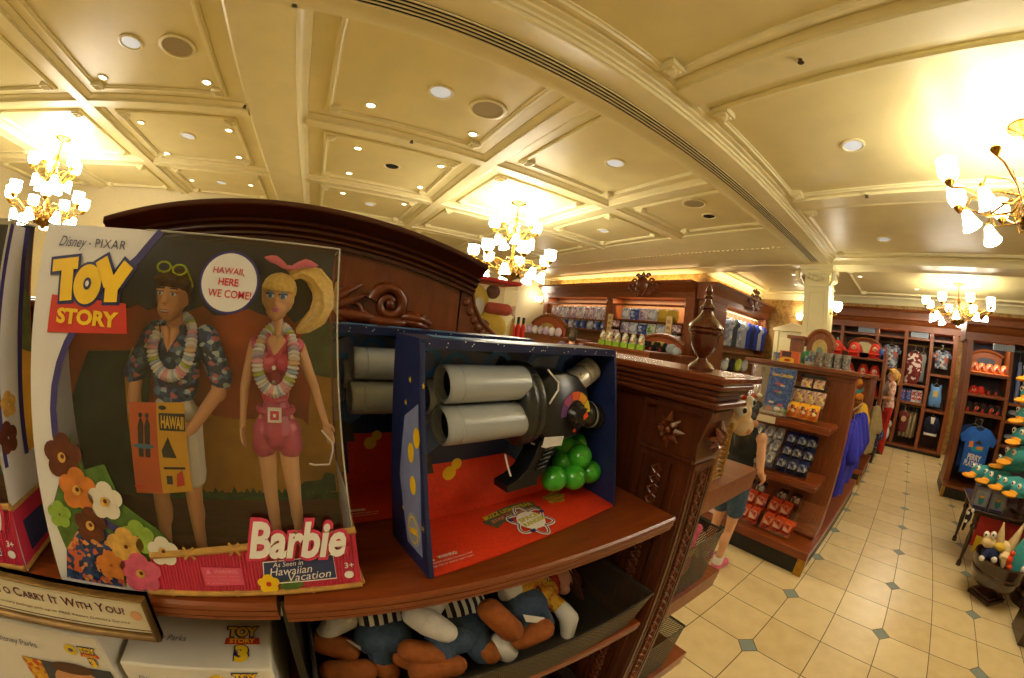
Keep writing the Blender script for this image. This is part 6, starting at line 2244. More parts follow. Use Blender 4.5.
mb.tube([fa(p, q, -.015) for p, q in arcp], .025, 8)
mb.build('arched_moulding', FARWX, t)
mb = MB()
flat(mb.mat(0), [(-.08, .03), (.08, .03)] + [(.08 * math.cos(a), .16 + .09 * math.sin(a)) for a in [PI * i / 10 for i in range(11)]], fa, .001)
flat(mb.mat(1), disc(0, .13, .035, .05), fa, .002)
mb.build('picture', [P('picture_ochre', 'b89a5c', .5, var=.2), P('picture_green_grey', '6c8470', .5)], t, smooth=False)
MB().box(-1.16, -1.04, 3.75, 3.86, 1.472, 1.70).box(-1.19, -1.01, 3.72, 3.89, 1.70, 1.73).build('sign_post', FARW, t)
t = thing('boxed_toy', 'red and yellow boxed toy standing on top behind the blue sheet', 'boxed toy', (-.98, 3.2, 1.472))
MB().box(-1.07, -.90, 3.19, 3.26, 1.472, 1.565).build('box', P('toybox_orange', 'd8622c', .4), t, bevel=.002)
mb = MB()
ft = facing((-.985, 3.189, 1.472), (0, -1))
flat(mb.mat(0), [(-.065, .045), (.02, .045), (.02, .088), (-.065, .088)], ft, .001)
flat(mb.mat(1), [(-.08, .0), (.05, .0), (.05, .035), (-.02, .042), (-.08, .03)], ft, .0015)
flat(mb.mat(2), disc(-.01, .018, .03, .012), ft, .002)
mb.build('printed_front', [P('toybox_brown', '4a2c24', .4), YEL, REDP], t, smooth=False)
for x, w_, lab in ((-1.15, .07, 'beside the orange boxed toy, finial side'), (-.855, .06, 'between the boxed toy and the arched sign')):
    c = MB().box(x, x + w_, 3.25, 3.31, 1.472, 1.545).build('small_box', cells('small_box_print', ['6a7c9c', '8c9cb0', 'd8b02c', '4a5a7c', 'b8a890'], 40, .4), None, bevel=.002)
    label(c, 'small blue printed box ' + lab, 'box')
for (x, z, col, lab) in ((-.93, 1.53, '3c7a4c', 'green knitted'), (-.82, 1.52, 'c8a080', 'peach')):
    c = MB().ell((x, 3.55, z), (.05, .045, .06), nu=14, nv=10).ell((x + .02, 3.54, z + .05), (.025, .02, .02)).build('small_plush', P('plush_' + lab.split()[0], col, .9, var=.1), None, loc=(x, 3.55, 1.472))
    label(c, lab + ' plush on top of the second unit behind the boxed toy', 'plush toy')
# blue garments on the side rail
ROYAL = P('royal_blue_cloth', '2424a8', .8, var=.15, vscale=18, bump=.4)
MB().tube([(-.66, 3.45, 1.13), (-.44, 3.45, 1.13), (-.44, 4.8, 1.13), (-.66, 4.8, 1.13)], .01, 8).build('side_rail', BRASS, g2_)
def hanging_edge(name, lab, cat, x, y, ztop_, h, wx, wy, mat, group):
    """A garment seen from its sleeve side: folds run down it."""
    t = thing(name, lab, cat, (x, y, ztop_), 0, group)
    n = 22
    rows = []
    for k in range(7):
        v = k / 6
        s = .55 + .45 * min(1, v * 2.2)
        row = []
        for i in range(n):
            a = 2 * PI * i / n
            r = 1 + .14 * math.sin(5 * a + y * 7) * v
            row.append((x + wx * s * r * math.cos(a) * .5, y + wy * s * r * math.sin(a) * .5, ztop_ - h * v - .02 * math.sin(3 * a) * v))
        rows.append(row)
    MB().loft(rows).build('cloth', mat, t, angle=80)
    MB().cap((x + wx * .15, y + .02, ztop_ - .03), (x + wx * .5, y - .04, ztop_ - h * .45), .055, .075, 12).build('sleeve', mat, t)
    MB().tube([(x, y, ztop_), (x, y, ztop_ + .05), (x, y + .015, ztop_ + .07)], .004, 5).build('hanger', HANG, t)
    return t
for i, y in enumerate((3.52, 3.84, 4.16, 4.48)):
    hanging_edge('hanging_garment', 'royal blue garment, %s on the side rail from the stile' % ('first', 'second', 'third', 'fourth')[i], 'garment', -.42, y, 1.06 - .02 * (i % 2), .62 - .05 * (i % 2), .17, .26, ROYAL, 'royal blue garments on the side rail')
hanging_edge('hanging_garment', 'yellow garment tucked behind the royal blue ones', 'garment', -.45, 4.66, 1.12, .35, .12, .2, P('yellow_cloth', 'd8a81e', .8, var=.1), None)

# ================================================================== THIRD UNIT AND HAT SHELVES
g3 = thing('display_gondola', 'mahogany display unit farther down the aisle with a beige garment on its side', 'display unit', (-.8, 6.3, 0))
MB().box(-1.2, -.50, 5.75, 6.75, .14, 1.40).box(-.52, -.47, 5.70, 6.80, .2, 1.40).build('side_panel', FARW, g3, bevel=.004)
MB().box(-1.25, -.44, 5.62, 6.85, 1.40, 1.44).build('top_board', FARWX, g3, bevel=.004)
MB().box(-1.2, -.32, 5.62, 6.85, .14, .20).build('base_shelf', SHELFX, g3, bevel=.004)
MB().box(-1.2, -.33, 5.63, 6.84, 0, .135).build('plinth', BLACK, g3)
MB().box(-.36, -.325, 5.622, 5.68, 0, .133).build('brass_corner', BRASS, g3)
hanging_edge('hanging_garment', 'beige garment hanging on the side of the third unit', 'garment', -.365, 6.0, 1.02, .62, .18, .34, P('beige_cloth', 'a89468', .8, var=.12, vscale=20, bump=.3), None)
hanging_edge('drawstring_bag', 'navy dotted bag hanging past the beige garment', 'bag', -.32, 6.75, .72, .36, .14, .22, cells('navy_dots', ['2a2f58', '1f2448', '6c74a0', '2a2f58'], 60, .8), None)
t = thing('hanging_plush', 'orange and teal plush hanging at the corner of the third unit', 'plush toy', (-.60, 5.58, 1.10))
MB().ell((-.62, 5.57, 1.33), (.045, .04, .05), nu=12, nv=8).ell((-.59, 5.56, 1.15), (.06, .05, .045)).build('orange_body', P('plush_orange', 'd8861c', .9, var=.1), t)
MB().ell((-.63, 5.57, 1.20), (.045, .04, .04), nu=12, nv=8).cap((-.60, 5.56, 1.2), (-.55, 5.55, 1.25), .018, .012).build('teal_body', P('plush_teal_far', '3c8c94', .9), t)
MB().tube([(-.62, 5.57, 1.38), (-.63, 5.58, 1.42), (-.62, 5.63, 1.43)], .004, 5).tube([(-.62, 5.57, 1.29), (-.62, 5.57, 1.18)], .004, 5).build('cord', PRED, t)
tw = thing('hat_shelves', 'shelf tower of red caps under an arched mirror, beyond the third unit', 'shelf unit', (-.95, 7.6, 0))
MB().box(-.44, -.38, 7.30, 7.85, .14, 1.80).build('side_stile', FARW, tw, bevel=.004)
MB().box(-1.55, -1.50, 7.30, 7.85, .14, 1.80).build('side_stile', FARW, tw, bevel=.004)
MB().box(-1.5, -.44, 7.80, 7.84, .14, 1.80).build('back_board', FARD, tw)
for z in (1.70, 1.385, 1.075, .76, .45):
    MB().box(-1.5, -.42, 7.28, 7.84, z - .035, z).build('shelf', FARWX, tw, bevel=.003)
MB().box(-1.55, -.30, 7.22, 7.9, 0, .15).build('plinth', BLACK, tw)
mb = MB()
fm = facing((-.86, 7.80, 1.70), (0, -1))
mb.prism([(-.30, 0), (.30, 0)] + [(.30 * math.cos(a), .19 + .14 * math.sin(a)) for a in [PI * i / 14 for i in range(15)]], -.04, 0, fm)
mb.build('mirror_board', FARW, tw, bevel=.004)
mb = MB()
mb.tube([fm(.32 * math.cos(a), .19 + .16 * math.sin(a), 0) for a in [PI * i / 16 for i in range(17)]], .03, 8)
mb.build('arched_moulding', FARWX, tw)
mb = MB()
flat(mb, [(-.15, .10), (.15, .10), (.15, .24), (.08, .29), (-.08, .29), (-.15, .24)], fm, .002)
mb.build('mirror_glass', P('silvered_glass', 'd8d8d4', .08, .9), tw, smooth=False)
CAPR = P('red_cap_cloth', 'd8321a', .75, var=.12, vscale=25)
CAPP = cells('cap_badge', ['e0d0b8', 'd8a080', 'c83a1c'], 40, .7)
def capstack(x, y, z, k, lab, mat=CAPR, group='red caps on the hat shelves', badge=True, r=.12):
    """One tall peaked soft hat."""
    t = thing('soft_cap', lab, 'cap', (x, y, z), 0, group)
    s = k
    MB().lathe([(.001, .17 * s), (r * .45, .165 * s), (r * .72, .12 * s), (r * .92, .055 * s), (r * 1.0, .01), (r * .97, 0), (.001, 0)], n=18, caps=False).build('crown', mat, t, local=True)
    mb = MB()
    pts = [(r * 1.02 * math.sin(a), -r * 1.02 * math.cos(a)) for a in [-1.0 + 2.0 * i / 8 for i in range(9)]]
    outp = [(r * 1.5 * math.sin(a) * .8, -r * 1.65 * math.cos(a * .8)) for a in [1.0 - 2.0 * i / 8 for i in range(9)]]
    mb.prism(pts + outp, .004, .014, lambda p, q, w_: (p, q, w_ - .25 * max(0, -q - r)))
    mb.build('peak', mat, t, local=True)
    if badge:
        MB().ell((0, -r * .82, .075 * s), (r * .42, .02, .04 * s), nu=12, nv=8).build('badge', CAPP, t, local=True)
    return t
for i, x in enumerate((-1.36, -1.02, -.62)):
    for j in range(2):
        capstack(x, 7.52, 1.70 + .075 * j, 1.1, 'red cap, %s of the %s stack on the top hat shelf' % (('lower', 'upper')[j], ('first', 'second', 'third')[i]), badge=j == 1)
for i, x in enumerate((-1.08, -.80, -.58)):
    capstack(x, 7.52, 1.385, 1.25, 'red cap, %s on the second hat shelf' % ('first', 'middle', 'last')[i])
for i, x in enumerate((-.85, -.56)):
    capstack(x, 7.52, 1.075, 1.1, 'red cap, %s on the third hat shelf' % ('first', 'last')[i])

# ================================================================== PEOPLE
def person(lab, loc, rz, H, skin, top, bottom, shoe_m, hair_m, shorts=False, sleeveless=False, arms=None, hair='bob', voxel=.009, slim=1.0, bend=0.):
    t = thing('person', lab, 'person', loc, rz)
    k = H / 1.70
    def V(*p): return (p[0] * k * slim, p[1] * k, p[2] * k)
    arms = arms or [((-.19, .0, 1.38), (-.23, .02, 1.10), (-.22, -.10, .86)), ((.19, 0, 1.38), (.23, .02, 1.10), (.22, -.10, .86))]
    b = MB()
    S_ = lambda r: r * k
    b.ell(V(0, .01, 1.575), (S_(.073), S_(.092), S_(.105)), nu=20, nv=14).ell(V(0, -.03, 1.50), (S_(.052), S_(.058), S_(.055)))
    b.cap(V(0, -.085, 1.565), V(0, -.097, 1.535), S_(.011), S_(.016), 8)
    for s in (-1, 1):
        b.ell(V(s * .074, .015, 1.555), (S_(.012), S_(.022), S_(.032)))
        b.ell(V(s * .03, -.075, 1.585), (S_(.022), S_(.014), S_(.010)))
    b.cap(V(0, .015, 1.50), V(0, .02, 1.40), S_(.050), S_(.056))
    b.ell(V(0, .01, 1.27), (S_(.155), S_(.098), S_(.16)), nu=20, nv=12).ell(V(0, .01, 1.10), (S_(.130), S_(.092), S_(.14))).ell(V(0, .015, .95), (S_(.160), S_(.110), S_(.12)))
    for s, (sh, el, wr) in zip((-1, 1), arms):
        b.ell(V(*sh), S_(.058))
        b.cap(V(*sh), V(*el), S_(.050), S_(.038)).cap(V(*el), V(*wr), S_(.037), S_(.025))
        d = Vector(V(*wr)) - Vector(V(*el))
        hand(b, V(*wr), d, (-s, -.2, 0), k * .95, .45, 1 if s < 0 else -1)
    for s in (-1, 1):
        b.cap(V(s * .085, .01, .90), V(s * .09, -.005, .49), S_(.083), S_(.052)).cap(V(s * .09, -.005, .49), V(s * .09, .025, .08), S_(.050), S_(.034))
        b.ell(V(s * .09, .03, .34), (S_(.048), S_(.055), S_(.10)))
        b.cap(V(s * .09, .03, .055), V(s * .10, -.13, .035), S_(.036), S_(.030))
    fuse(b, voxel * k, 'body', skin, t, 4)
    s_ = MB()
    s_.ell(V(0, .01, 1.27), (S_(.168), S_(.112), S_(.165)), nu=20, nv=12).ell(V(0, .01, 1.10), (S_(.147), S_(.106), S_(.15))).cap(V(0, .012, 1.0), V(0, .014, .93), S_(.13), S_(.128))
    s_.ell(V(-.05, .014, .96), (S_(.125), S_(.118), S_(.09))).ell(V(.05, .014, .96), (S_(.125), S_(.118), S_(.09)))
    if not sleeveless:
        for s, (sh, el, wr) in zip((-1, 1), arms):
            m = [(a * .35 + c * .65) for a, c in zip(sh, el)]
            s_.cap(V(*sh), V(*m), S_(.068), S_(.066))
    else:
        for s in (-1, 1):
            s_.cap(V(s * .10, .01, 1.36), V(s * .09, .0, 1.43), S_(.045), S_(.03))
    fuse(s_, voxel * 1.1 * k, 'top', top, t, 3)
    s_ = MB()
    s_.ell(V(0, .015, .94), (S_(.170), S_(.120), S_(.115)), nu=20, nv=12)
    for s in (-1, 1):
        if shorts:
            s_.cap(V(s * .085, .01, .90), V(s * .092, .0, .66), S_(.096), S_(.094))
        else:
            s_.cap(V(s * .085, .01, .90), V(s * .092, .0, .49), S_(.094), S_(.070)).cap(V(s * .092, .0, .49), V(s * .092, .025, .07), S_(.070), S_(.066))
    fuse(s_, voxel * 1.1 * k, 'shorts' if shorts else 'trousers', bottom, t, 3)
    for s in (-1, 1):
        m = MB()
        m.cap(V(s * .09, .035, .045), V(s * .10, -.13, .035), S_(.047), S_(.042)).cbox(V(s * .096, -.045, .012), (S_(.085), S_(.24), S_(.022)))
        fuse(m, .008 * k, 'shoe', shoe_m, t, 3)
    h = MB()
    h.ell(V(0, .025, 1.60), (S_(.086), S_(.098), S_(.098)), nu=20, nv=14).ell(V(0, .055, 1.55), (S_(.084), S_(.075), S_(.10)))
    if hair == 'long':
        h.cap(V(0, .08, 1.55), V(0, .105, 1.30), S_(.085), S_(.055)).cap(V(-.05, .06, 1.55), V(-.06, .08, 1.34), S_(.05), S_(.035)).cap(V(.05, .06, 1.55), V(.06, .08, 1.34), S_(.05), S_(.035))
    if hair == 'tail':
        h.cap(V(0, .10, 1.63), V(0, .15, 1.58), S_(.035), S_(.045)).cap(V(0, .15, 1.58), V(0, .15, 1.40), S_(.045), S_(.02))
    h.cap(V(-.06, -.05, 1.655), V(.06, -.05, 1.655), S_(.03), S_(.03))
    fuse(h, voxel * .9 * k, 'hair', hair_m, t, 2)
    f = MB()
    for s in (-1, 1):
        f.mat(0).ell(V(s * .030, -.080, 1.572), (S_(.014), S_(.008), S_(.008)), nu=8, nv=6)
        f.mat(1).ell(V(s * .030, -.086, 1.572), (S_(.006), S_(.004), S_(.007)), nu=8, nv=6)
    f.mat(2).ell(V(0, -.084, 1.500), (S_(.024), S_(.008), S_(.008)), nu=10, nv=6)
    f.build('face', [P('person_eye_white', 'e8e2da', .3), BLKPL, P('person_lips', 'a8584c', .5)], t, local=True)
    return t
SK1 = P('skin_light', 'd8a07c', .55, var=.05)
girl = person('child in black sleeveless top and denim shorts standing before the sweet shelves', (-.93, 2.36, 0), PI - .1, 1.22, SK1, P('black_jersey', '17171a', .85, var=.2), P('denim_shorts', '3c5068', .85, var=.25, vscale=40), P('pink_trainer', 'd86a8a', .6, var=.1), P('dark_brown_hair', '1f1610', .5, var=.3, vscale=50), shorts=True, sleeveless=True, hair='long', slim=.92,
    arms=[((-.18, .0, 1.37), (-.25, .02, 1.10), (-.22, -.16, .98)), ((.18, 0, 1.37), (.25, .02, 1.10), (.14, -.22, 1.08))])
mb = MB()
for s in (-1, 1):
    mb.lathe([(.036, 0), (.038, .02), (.037, .05), (.030, .055)], (s * .062, .022, .055), 14, caps=False)
mb.build('ankle_sock', P('white_sock', 'e0dad0', .9), girl, local=True)
wm = person('woman in red trousers and pink patterned top at the back wall, blond hair tied up', (-.27, 8.28, 0), -1.25, 1.60, SK1, cells('pink_patterned_top', ['d8a090', 'e0b8a8', 'c8867c', 'e8d0c0'], 45, .85), P('red_trousers', 'c02414', .8, var=.12, vscale=12), P('dark_shoe', '2a1c18', .6), P('blond_hair', 'c89848', .5, var=.3, vscale=40), hair='tail',
    arms=[((-.19, .0, 1.38), (-.22, -.06, 1.12), (-.14, -.28, 1.10)), ((.19, 0, 1.38), (.22, -.06, 1.12), (.14, -.28, 1.10))])
bp = thing('shoulder_bag', 'grey and yellow bag carried at the woman\'s shoulder', 'bag', (-.42, 8.2, 1.0))
MB().ell((-.43, 8.18, 1.16), (.07, .09, .16), nu=14, nv=10).build('grey_body', P('bag_grey', '6c7068', .85, var=.15), bp)
MB().ell((-.45, 8.16, 1.00), (.055, .07, .06), nu=12, nv=8).build('yellow_pocket', P('bag_yellow', 'c8a838', .8), bp)
MB().tube([(-.41, 8.19, 1.28), (-.36, 8.22, 1.40), (-.28, 8.26, 1.33)], .012, 6).build('strap', P('bag_strap', '3c3c38', .8), bp)
person('brown-haired shopper whose head shows over the counter among the far displays', (-4.85, 4.0, 0), -2.26, 1.56, SK1, P('shopper_shirt', '6a5a78', .85), P('shopper_trousers', '2a2c38', .85), P('shopper_shoe', '2c2018', .6), P('short_brown_hair', '3c2c14', .6, var=.3, vscale=50))

# ================================================================== WALL DISPLAY CASES
def rosette_crest(parent, o, n, w_, h):
    """Carved shield crest with scrolls, on the cornice."""
    f = facing(o, n)
    mb = MB()
    R_ = Matrix((Vector((-n[1], n[0], 0)), Vector((n[0], n[1], 0)), Vector((0, 0, 1)))).transposed()
    mb.ell(f(0, 0, .03), (w_ * .16, .05, h * .26), R_, 14, 10)
    mb.tube([f(w_ * .17 * math.cos(a), h * .28 * math.sin(a), .05) for a in [2 * PI * i / 20 for i in range(20)]], .022, 6, True)
    for s in (-1, 1):
        for k, (px, pz, r) in enumerate(((.26, .10, .10), (.36, -.06, .085), (.27, -.22, .09), (.46, -.14, .06), (.15, .34, .07), (.18, -.36, .06))):
            c = (s * px * w_, pz * h)
            pts = [f(c[0] + s * r * w_ * (1 - .7 * i / 12) * math.cos(i * .5), c[1] + r * w_ * (1 - .7 * i / 12) * math.sin(i * .5), .03) for i in range(13)]
            mb.tube(pts, [.028 * (1 - .5 * i / 12) for i in range(13)], 6)
            mb.ell(f(c[0], c[1], .03), .022, nu=7, nv=5)
    for pts in ([(0, .26), (-.05, .36), (0, .50)], [(0, .26), (.05, .36), (0, .50)], [(-.08, -.28), (0, -.40), (.08, -.28)]):
        mb.tube([f(p * w_, q * h, .03) for p, q in pts], [.03, .03, .012], 6)
    mb.build('carved_crest', CARVED, parent)

DOWNL = P('warm_lit_panel', 'e8b45c', .6)
# ---- toy wall facing the aisle (front of the far left wall)
c1 = thing('display_case', 'long cherry wood wall case of bagged toys under a carved crest, facing the finial', 'wall case', (-6.4, 6.5, 0))
MB().box(-9.2, -4.0, 6.70, 6.74, 0, 2.5).build('back_board', wood('case_back', '7a4a22', '9c6430', 'z', .5, 1, 0), c1)
for x in (-4.21, -6.50, -9.2):
    MB().box(x, x + .22, 6.32, 6.72, 0, 2.48).box(x + .04, x + .18, 6.31, 6.32, .3, 2.3).build('stile', FARW, c1, bevel=.005)
prof = [(6.40, 2.44), (6.30, 2.44), (6.30, 2.56), (6.26, 2.60), (6.24, 2.64), (6.20, 2.66), (6.16, 2.72), (6.12, 2.74), (6.12, 2.78), (6.74, 2.78), (6.74, 2.44)]
MB().prism(prof, -9.3, -3.98, lambda p, q, k: (k, p, q)).build('cornice', FARWX, c1)
MB().box(-9.2, -4.0, 6.34, 6.44, 2.26, 2.30).build('valance_rail', FARWX, c1)
for x0, x1 in ((-6.27, -4.2), (-8.98, -6.5)):
    for z in (1.94 if x0 > -7 else 1.88, 1.62, 1.28, .9, .5):
        MB().box(x0, x1, 6.36, 6.70, z - .035, z).build('shelf', FARWX, c1, bevel=.003)
MB().box(-9.2, -4.0, 6.30, 6.74, 0, .15).build('plinth', BLACK, c1)
rosette_crest(c1, (-5.25, 6.18, 2.70), (0, -1), .90, .55)
# warm lamps under the cornice of this case
def under_lamp(x, y, z, sx, sy, e):
    l = bpy.data.lights.new('case_lamp', 'AREA')
    l.shape = 'RECTANGLE'
    l.size, l.size_y = sx, sy
    l.energy = e
    l.color = (1, .84, .58)
    o = bpy.data.objects.new('case_lamp', l)
    COL.objects.link(o)
    o.location = (x, y, z)
under_lamp(-5.2, 6.42, 2.43, 1.9, .06, 20)
under_lamp(-7.7, 6.42, 2.43, 2.3, .06, 20)
BAGM = [cells('bag_white_blue', ['c8d0dc', 'e4e4e4', '8c9cc4', 'd8dce4', 'b0b8c8'], 16, .3), cells('bag_yellow', ['d8c04c', 'c8d05c', 'e0d8a0', 'b8a83c'], 16, .3), cells('bag_lilac', ['b8a8c4', 'd8c8d4', '8c7ca8', 'e0d8e0'], 16, .3), cells('bag_blue', ['3c58a8', '6c88c8', 'c8d0e0', '2c4080'], 16, .3), cells('bag_green', ['b8d0a0', 'e0e8d8', '6c9c5c', 'd0d8c8'], 16, .3)]
def toybag(o, n, w_, h, d, m, lab, grp):
    t = thing('bagged_toy', lab, 'bagged toy', o, 0, grp)
    f = facing(o, n)
    bag_shape(MB(), f, w_, h, d).build('clear_pouch', m, t, angle=60)
    pillow(MB(), [(-w_ * .45, h * .9), (w_ * .45, h * .9), (w_ * .45, h * 1.03), (-w_ * .45, h * 1.03)], .012, f).build('card_header', P('header_card', 'd8d0c0', .5), t)
    return t
words_ = ['first', 'second', 'third', 'fourth', 'fifth', 'sixth', 'seventh', 'eighth', 'ninth', 'tenth', 'eleventh', 'twelfth']
for i in range(6):
    toybag((-5.92 + .27 * i, 6.45, 1.94), (0, -1), .25, .27, .16, BAGM[(0, 3, 2, 0, 1, 1)[i]], 'bagged toy, %s from the middle stile on the upper shelf under the crest' % words_[i], 'bagged toys on the case shelves')
for i in range(6):
    toybag((-5.92 + .27 * i, 6.45, 1.62), (0, -1), .25, .25, .16, BAGM[(2, 0, 3, 4, 0, 4)[i]], 'bagged toy, %s from the middle stile on the second shelf under the crest' % words_[i], 'bagged toys on the case shelves')
for i in range(10):
    toybag((-8.80 + .245 * i, 6.45, 1.88), (0, -1), .2, .33, .12, BAGM[(2, 2, 0, 2, 2, 0, 2, 2, 0, 2)[i]], 'pale bagged toy, %s along the upper shelf of the farther bay' % words_[i], 'bagged toys on the case shelves')
for i in range(9):
    toybag((-8.75 + .265 * i, 6.45, 1.62), (0, -1), .2, .22, .12, BAGM[(0, 2, 3, 0, 3, 3, 0, 3, 3)[i]], 'blue and white bagged toy, %s along the second shelf of the farther bay' % words_[i], 'bagged toys on the case shelves')
for i in range(6):
    toybag((-5.85 + .26 * i, 6.45, 1.28), (0, -1), .22, .24, .14, BAGM[(3, 0, 2, 4, 0, 3)[i]], 'bagged toy, %s from the middle stile on the third shelf under the crest' % words_[i], 'bagged toys on the case shelves')
for x, z0, z1, lab in ((-6.25, 1.45, 2.03, 'cream picture panel standing before the middle stile of the toy wall'), (-4.52, 1.45, 2.05, 'cream picture panel standing by the end stile of the toy wall')):
    t = thing('picture_panel', lab, 'panel', (x, 6.28, z0))
    MB().box(x - .075, x + .075, 6.25, 6.28, 1.28, z1).build('board', P('panel_cream', 'e0c890', .5), t, bevel=.003)
    mb = MB()
    f = facing((x, 6.249, z0), (0, -1))
    for k in range(4):
        flat(mb, [(-.05, .06 + .13 * k), (.05, .06 + .13 * k), (.05, .14 + .13 * k), (-.05, .14 + .13 * k)], f, .001)
    mb.build('printed_pictures', cells('panel_prints', ['c8a070', 'b88858', 'd8b88c', 'a0704c'], 50, .5), t, smooth=False)
    t2 = thing('wire_rack', 'small wire rack of printed packs next to the ' + ('middle' if x < -5 else 'end') + ' cream panel', 'rack', (x + .2, 6.28, 1.28))
    for k in range(3):
        MB().box(x + .10, x + .32, 6.22, 6.30, 1.30 + .21 * k, 1.32 + .21 * k).build('rack_shelf', FARWX, t2)
        MB().box(x + .11, x + .31, 6.235, 6.28, 1.32 + .21 * k, 1.46 + .21 * k).build('printed_pack', cells('rack_packs', ['d8a8a0', 'c8c8d4', 'a85c4c', '5c78b0', 'e0e0e4'], 35, .35), t2)
# low counter with arched board before the case
def counter_unit(x0, x1, y0, y1, zt, lab, arch):
    t = thing('display_counter', lab, 'display unit', ((x0 + x1) / 2, (y0 + y1) / 2, 0))
    MB().box(x0, x1, y0, y1, .14, zt - .04).build('body', FARW, t, bevel=.004)
    MB().box(x0 - .04, x1 + .04, y0 - .04, y1 + .04, zt - .04, zt).build('top_board', FARWX, t, bevel=.004)
    MB().box(x0, x1, y0, y1, 0, .14).build('plinth', BLACK, t)
    if arch:
        ax, aw, ah, rise = arch
        f = facing((ax, (y0 + y1) / 2, zt), (0, -1))
        pts = [(-aw, 0), (aw, 0)] + [(aw * (1 - 2 * i / 20), ah + rise * (1 - (1 - 2 * i / 20) ** 2)) for i in range(21)]
        MB().prism(pts, -.03, .03, f).build('arched_board', P('arched_board_cherry', '9c4a24', .4, var=.15), t, bevel=.004)
        MB().tube([f(aw * 1.06 * (1 - 2 * i / 20), ah + .01 + rise * (1 - (1 - 2 * i / 20) ** 2), 0) for i in range(21)], .05, 8).build('arched_moulding', FARWX, t)
        mb = MB()
        flat(mb, disc(0, ah * .75, aw * .45, ah * .5, 20), f, .031)
        mb.build('picture_oval', P('picture_gold_green', 'b8a04c', .5, var=.25, vscale=12), t, smooth=False)
    return t
counter_unit(-7.6, -5.75, 4.6, 5.2, 1.36, 'far display counter with a broad arched board and oval picture, near the double sconce', (-6.85, .62, .22, .22))
counter_unit(-5.5, -3.75, 4.75, 5.3, 1.33, 'far display counter carrying the row of green toy packs', (-3.95 - .20, .0001, .0, .0) and None)
counter_unit(-4.95, -3.65, 5.55, 6.0, 1.32, 'far display counter with a low arched board before the crest case', (-4.30, .50, .16, .14))
for i in range(6):
    x = -4.98 + .19 * i
    t = thing('toy_pack', 'green and yellow toy pack, %s in the row on the far counter' % words_[i], 'toy pack', (x, 4.85, 1.33), 0, 'green toy packs on the far counter')
    MB().box(x - .075, x + .075, 4.82, 4.88, 1.33, 1.42).build('base_card', P('pack_lime', '8cac2c', .45, var=.2), t, bevel=.003)
    MB().lathe([(.05, 0), (.06, .05), (.05, .12), (.02, .17), (.001, .18)], (x, 4.85, 1.42), 10).build('clear_blister', cells('pack_figures', ['d8d0c0', 'b88c4c', '6c8c4c', 'c8c8c0'], 30, .3), t)
for i, (x, lab) in enumerate(((-4.62, 'middle stile side'), (-4.38, 'middle'), (-4.15, 'end stile side'))):
    t = thing('round_black_hat', 'black round-eared hat under the low arched board, ' + lab, 'hat', (x, 5.62, 1.32), 0, 'black hats under the arched board')
    mb = MB().ell((x, 5.6, 1.37), (.09, .08, .07), nu=12, nv=8).ell((x - .08, 5.6, 1.45), (.055, .02, .055)).ell((x + .08, 5.6, 1.45), (.055, .02, .055))
    mb.build('felt', P('black_felt', '141416', .85), t)
    MB().ell((x + .02, 5.525, 1.36), (.03, .02, .03), nu=10, nv=7).build('badge', PRED, t)
c = MB().ell((-3.92, 5.6, 1.40), (.12, .09, .10), nu=14, nv=9).ell((-3.80, 5.6, 1.37), (.09, .08, .08)).build('folded_cloth', P('pale_grey_cloth', '9cA4A8'.lower(), .8, var=.15), None, loc=(-3.9, 5.6, 1.32))
label(c, 'pale grey folded cloth at the end of the low arched board', 'cloth')
for i in range(7):
    x = -7.45 + .22 * i
    c = MB().ell((x, 4.66, 1.45), (.09, .07, .10), nu=10, nv=7).build('small_plush', P('plush_pale_%d' % (i % 3), ('c8b0b8', 'b8a0c0', 'd0c8c4')[i % 3], .85, var=.15), None, loc=(x, 4.66, 1.36))
    label(c, 'pale soft toy, %s along the front of the arched-board counter' % words_[i], 'plush toy', 'pale soft toys on the arched-board counter')

# ---- case on the return wall, facing the aisle
c2 = thing('display_case', 'cherry wood wall case of hanging garments round the corner behind the finial', 'wall case', (-3.85, 8.0, 0))
MB().box(-3.97, -3.94, 6.55, 9.7, 0, 2.5).build('back_board', MATS['case_back'], c2)
for y, d in ((6.45, .75), (9.55, .15)):
    MB().box(-3.97, -3.70, y, y + d, 0, 2.48).box(-3.70, -3.69, y + .05, y + d - .05, .3, 2.3).build('stile', FARW, c2, bevel=.005)
prof = [(-3.78, 2.44), (-3.68, 2.44), (-3.68, 2.56), (-3.64, 2.60), (-3.62, 2.66), (-3.56, 2.72), (-3.52, 2.74), (-3.52, 2.78), (-3.97, 2.78), (-3.97, 2.44)]
MB().prism(prof, 6.36, 9.74, lambda p, q, k: (p, k, q)).build('cornice', wood('shop_cherry_y', '6b3212', '92501f', 'y', .4, 1, .15), c2)
for z in (1.50, 1.05, .6):
    MB().box(-3.95, -3.70, 7.2, 9.56, z - .035, z).build('shelf', MATS['shop_cherry_y'], c2, bevel=.003)
MB().tube([(-3.82, 7.2, 2.34), (-3.82, 9.55, 2.34)], .012, 8).build('hanging_rail', BRASS, c2)
MB().box(-3.97, -3.66, 6.45, 9.7, 0, .15).build('plinth', BLACK, c2)
rosette_crest(c2, (-3.60, 8.45, 2.74), (1, 0), .80, .56)
under_lamp(-3.75, 8.35, 2.43, .06, 2.1, 16)
gm = [cells('garment_white_print', ['b8bcc8', 'd8d8d8', '7c88a8', '8c9cb8'], 14, .8), P('garment_navy', '1c2a5c', .8, var=.2), P('garment_blue', '2438a8', .8, var=.2), P('garment_pale', 'a8b0bc', .8, var=.1), P('garment_dark_slate', '3c4450', .8, var=.2)]
SO = shirt_outline(.30, .62, .06)
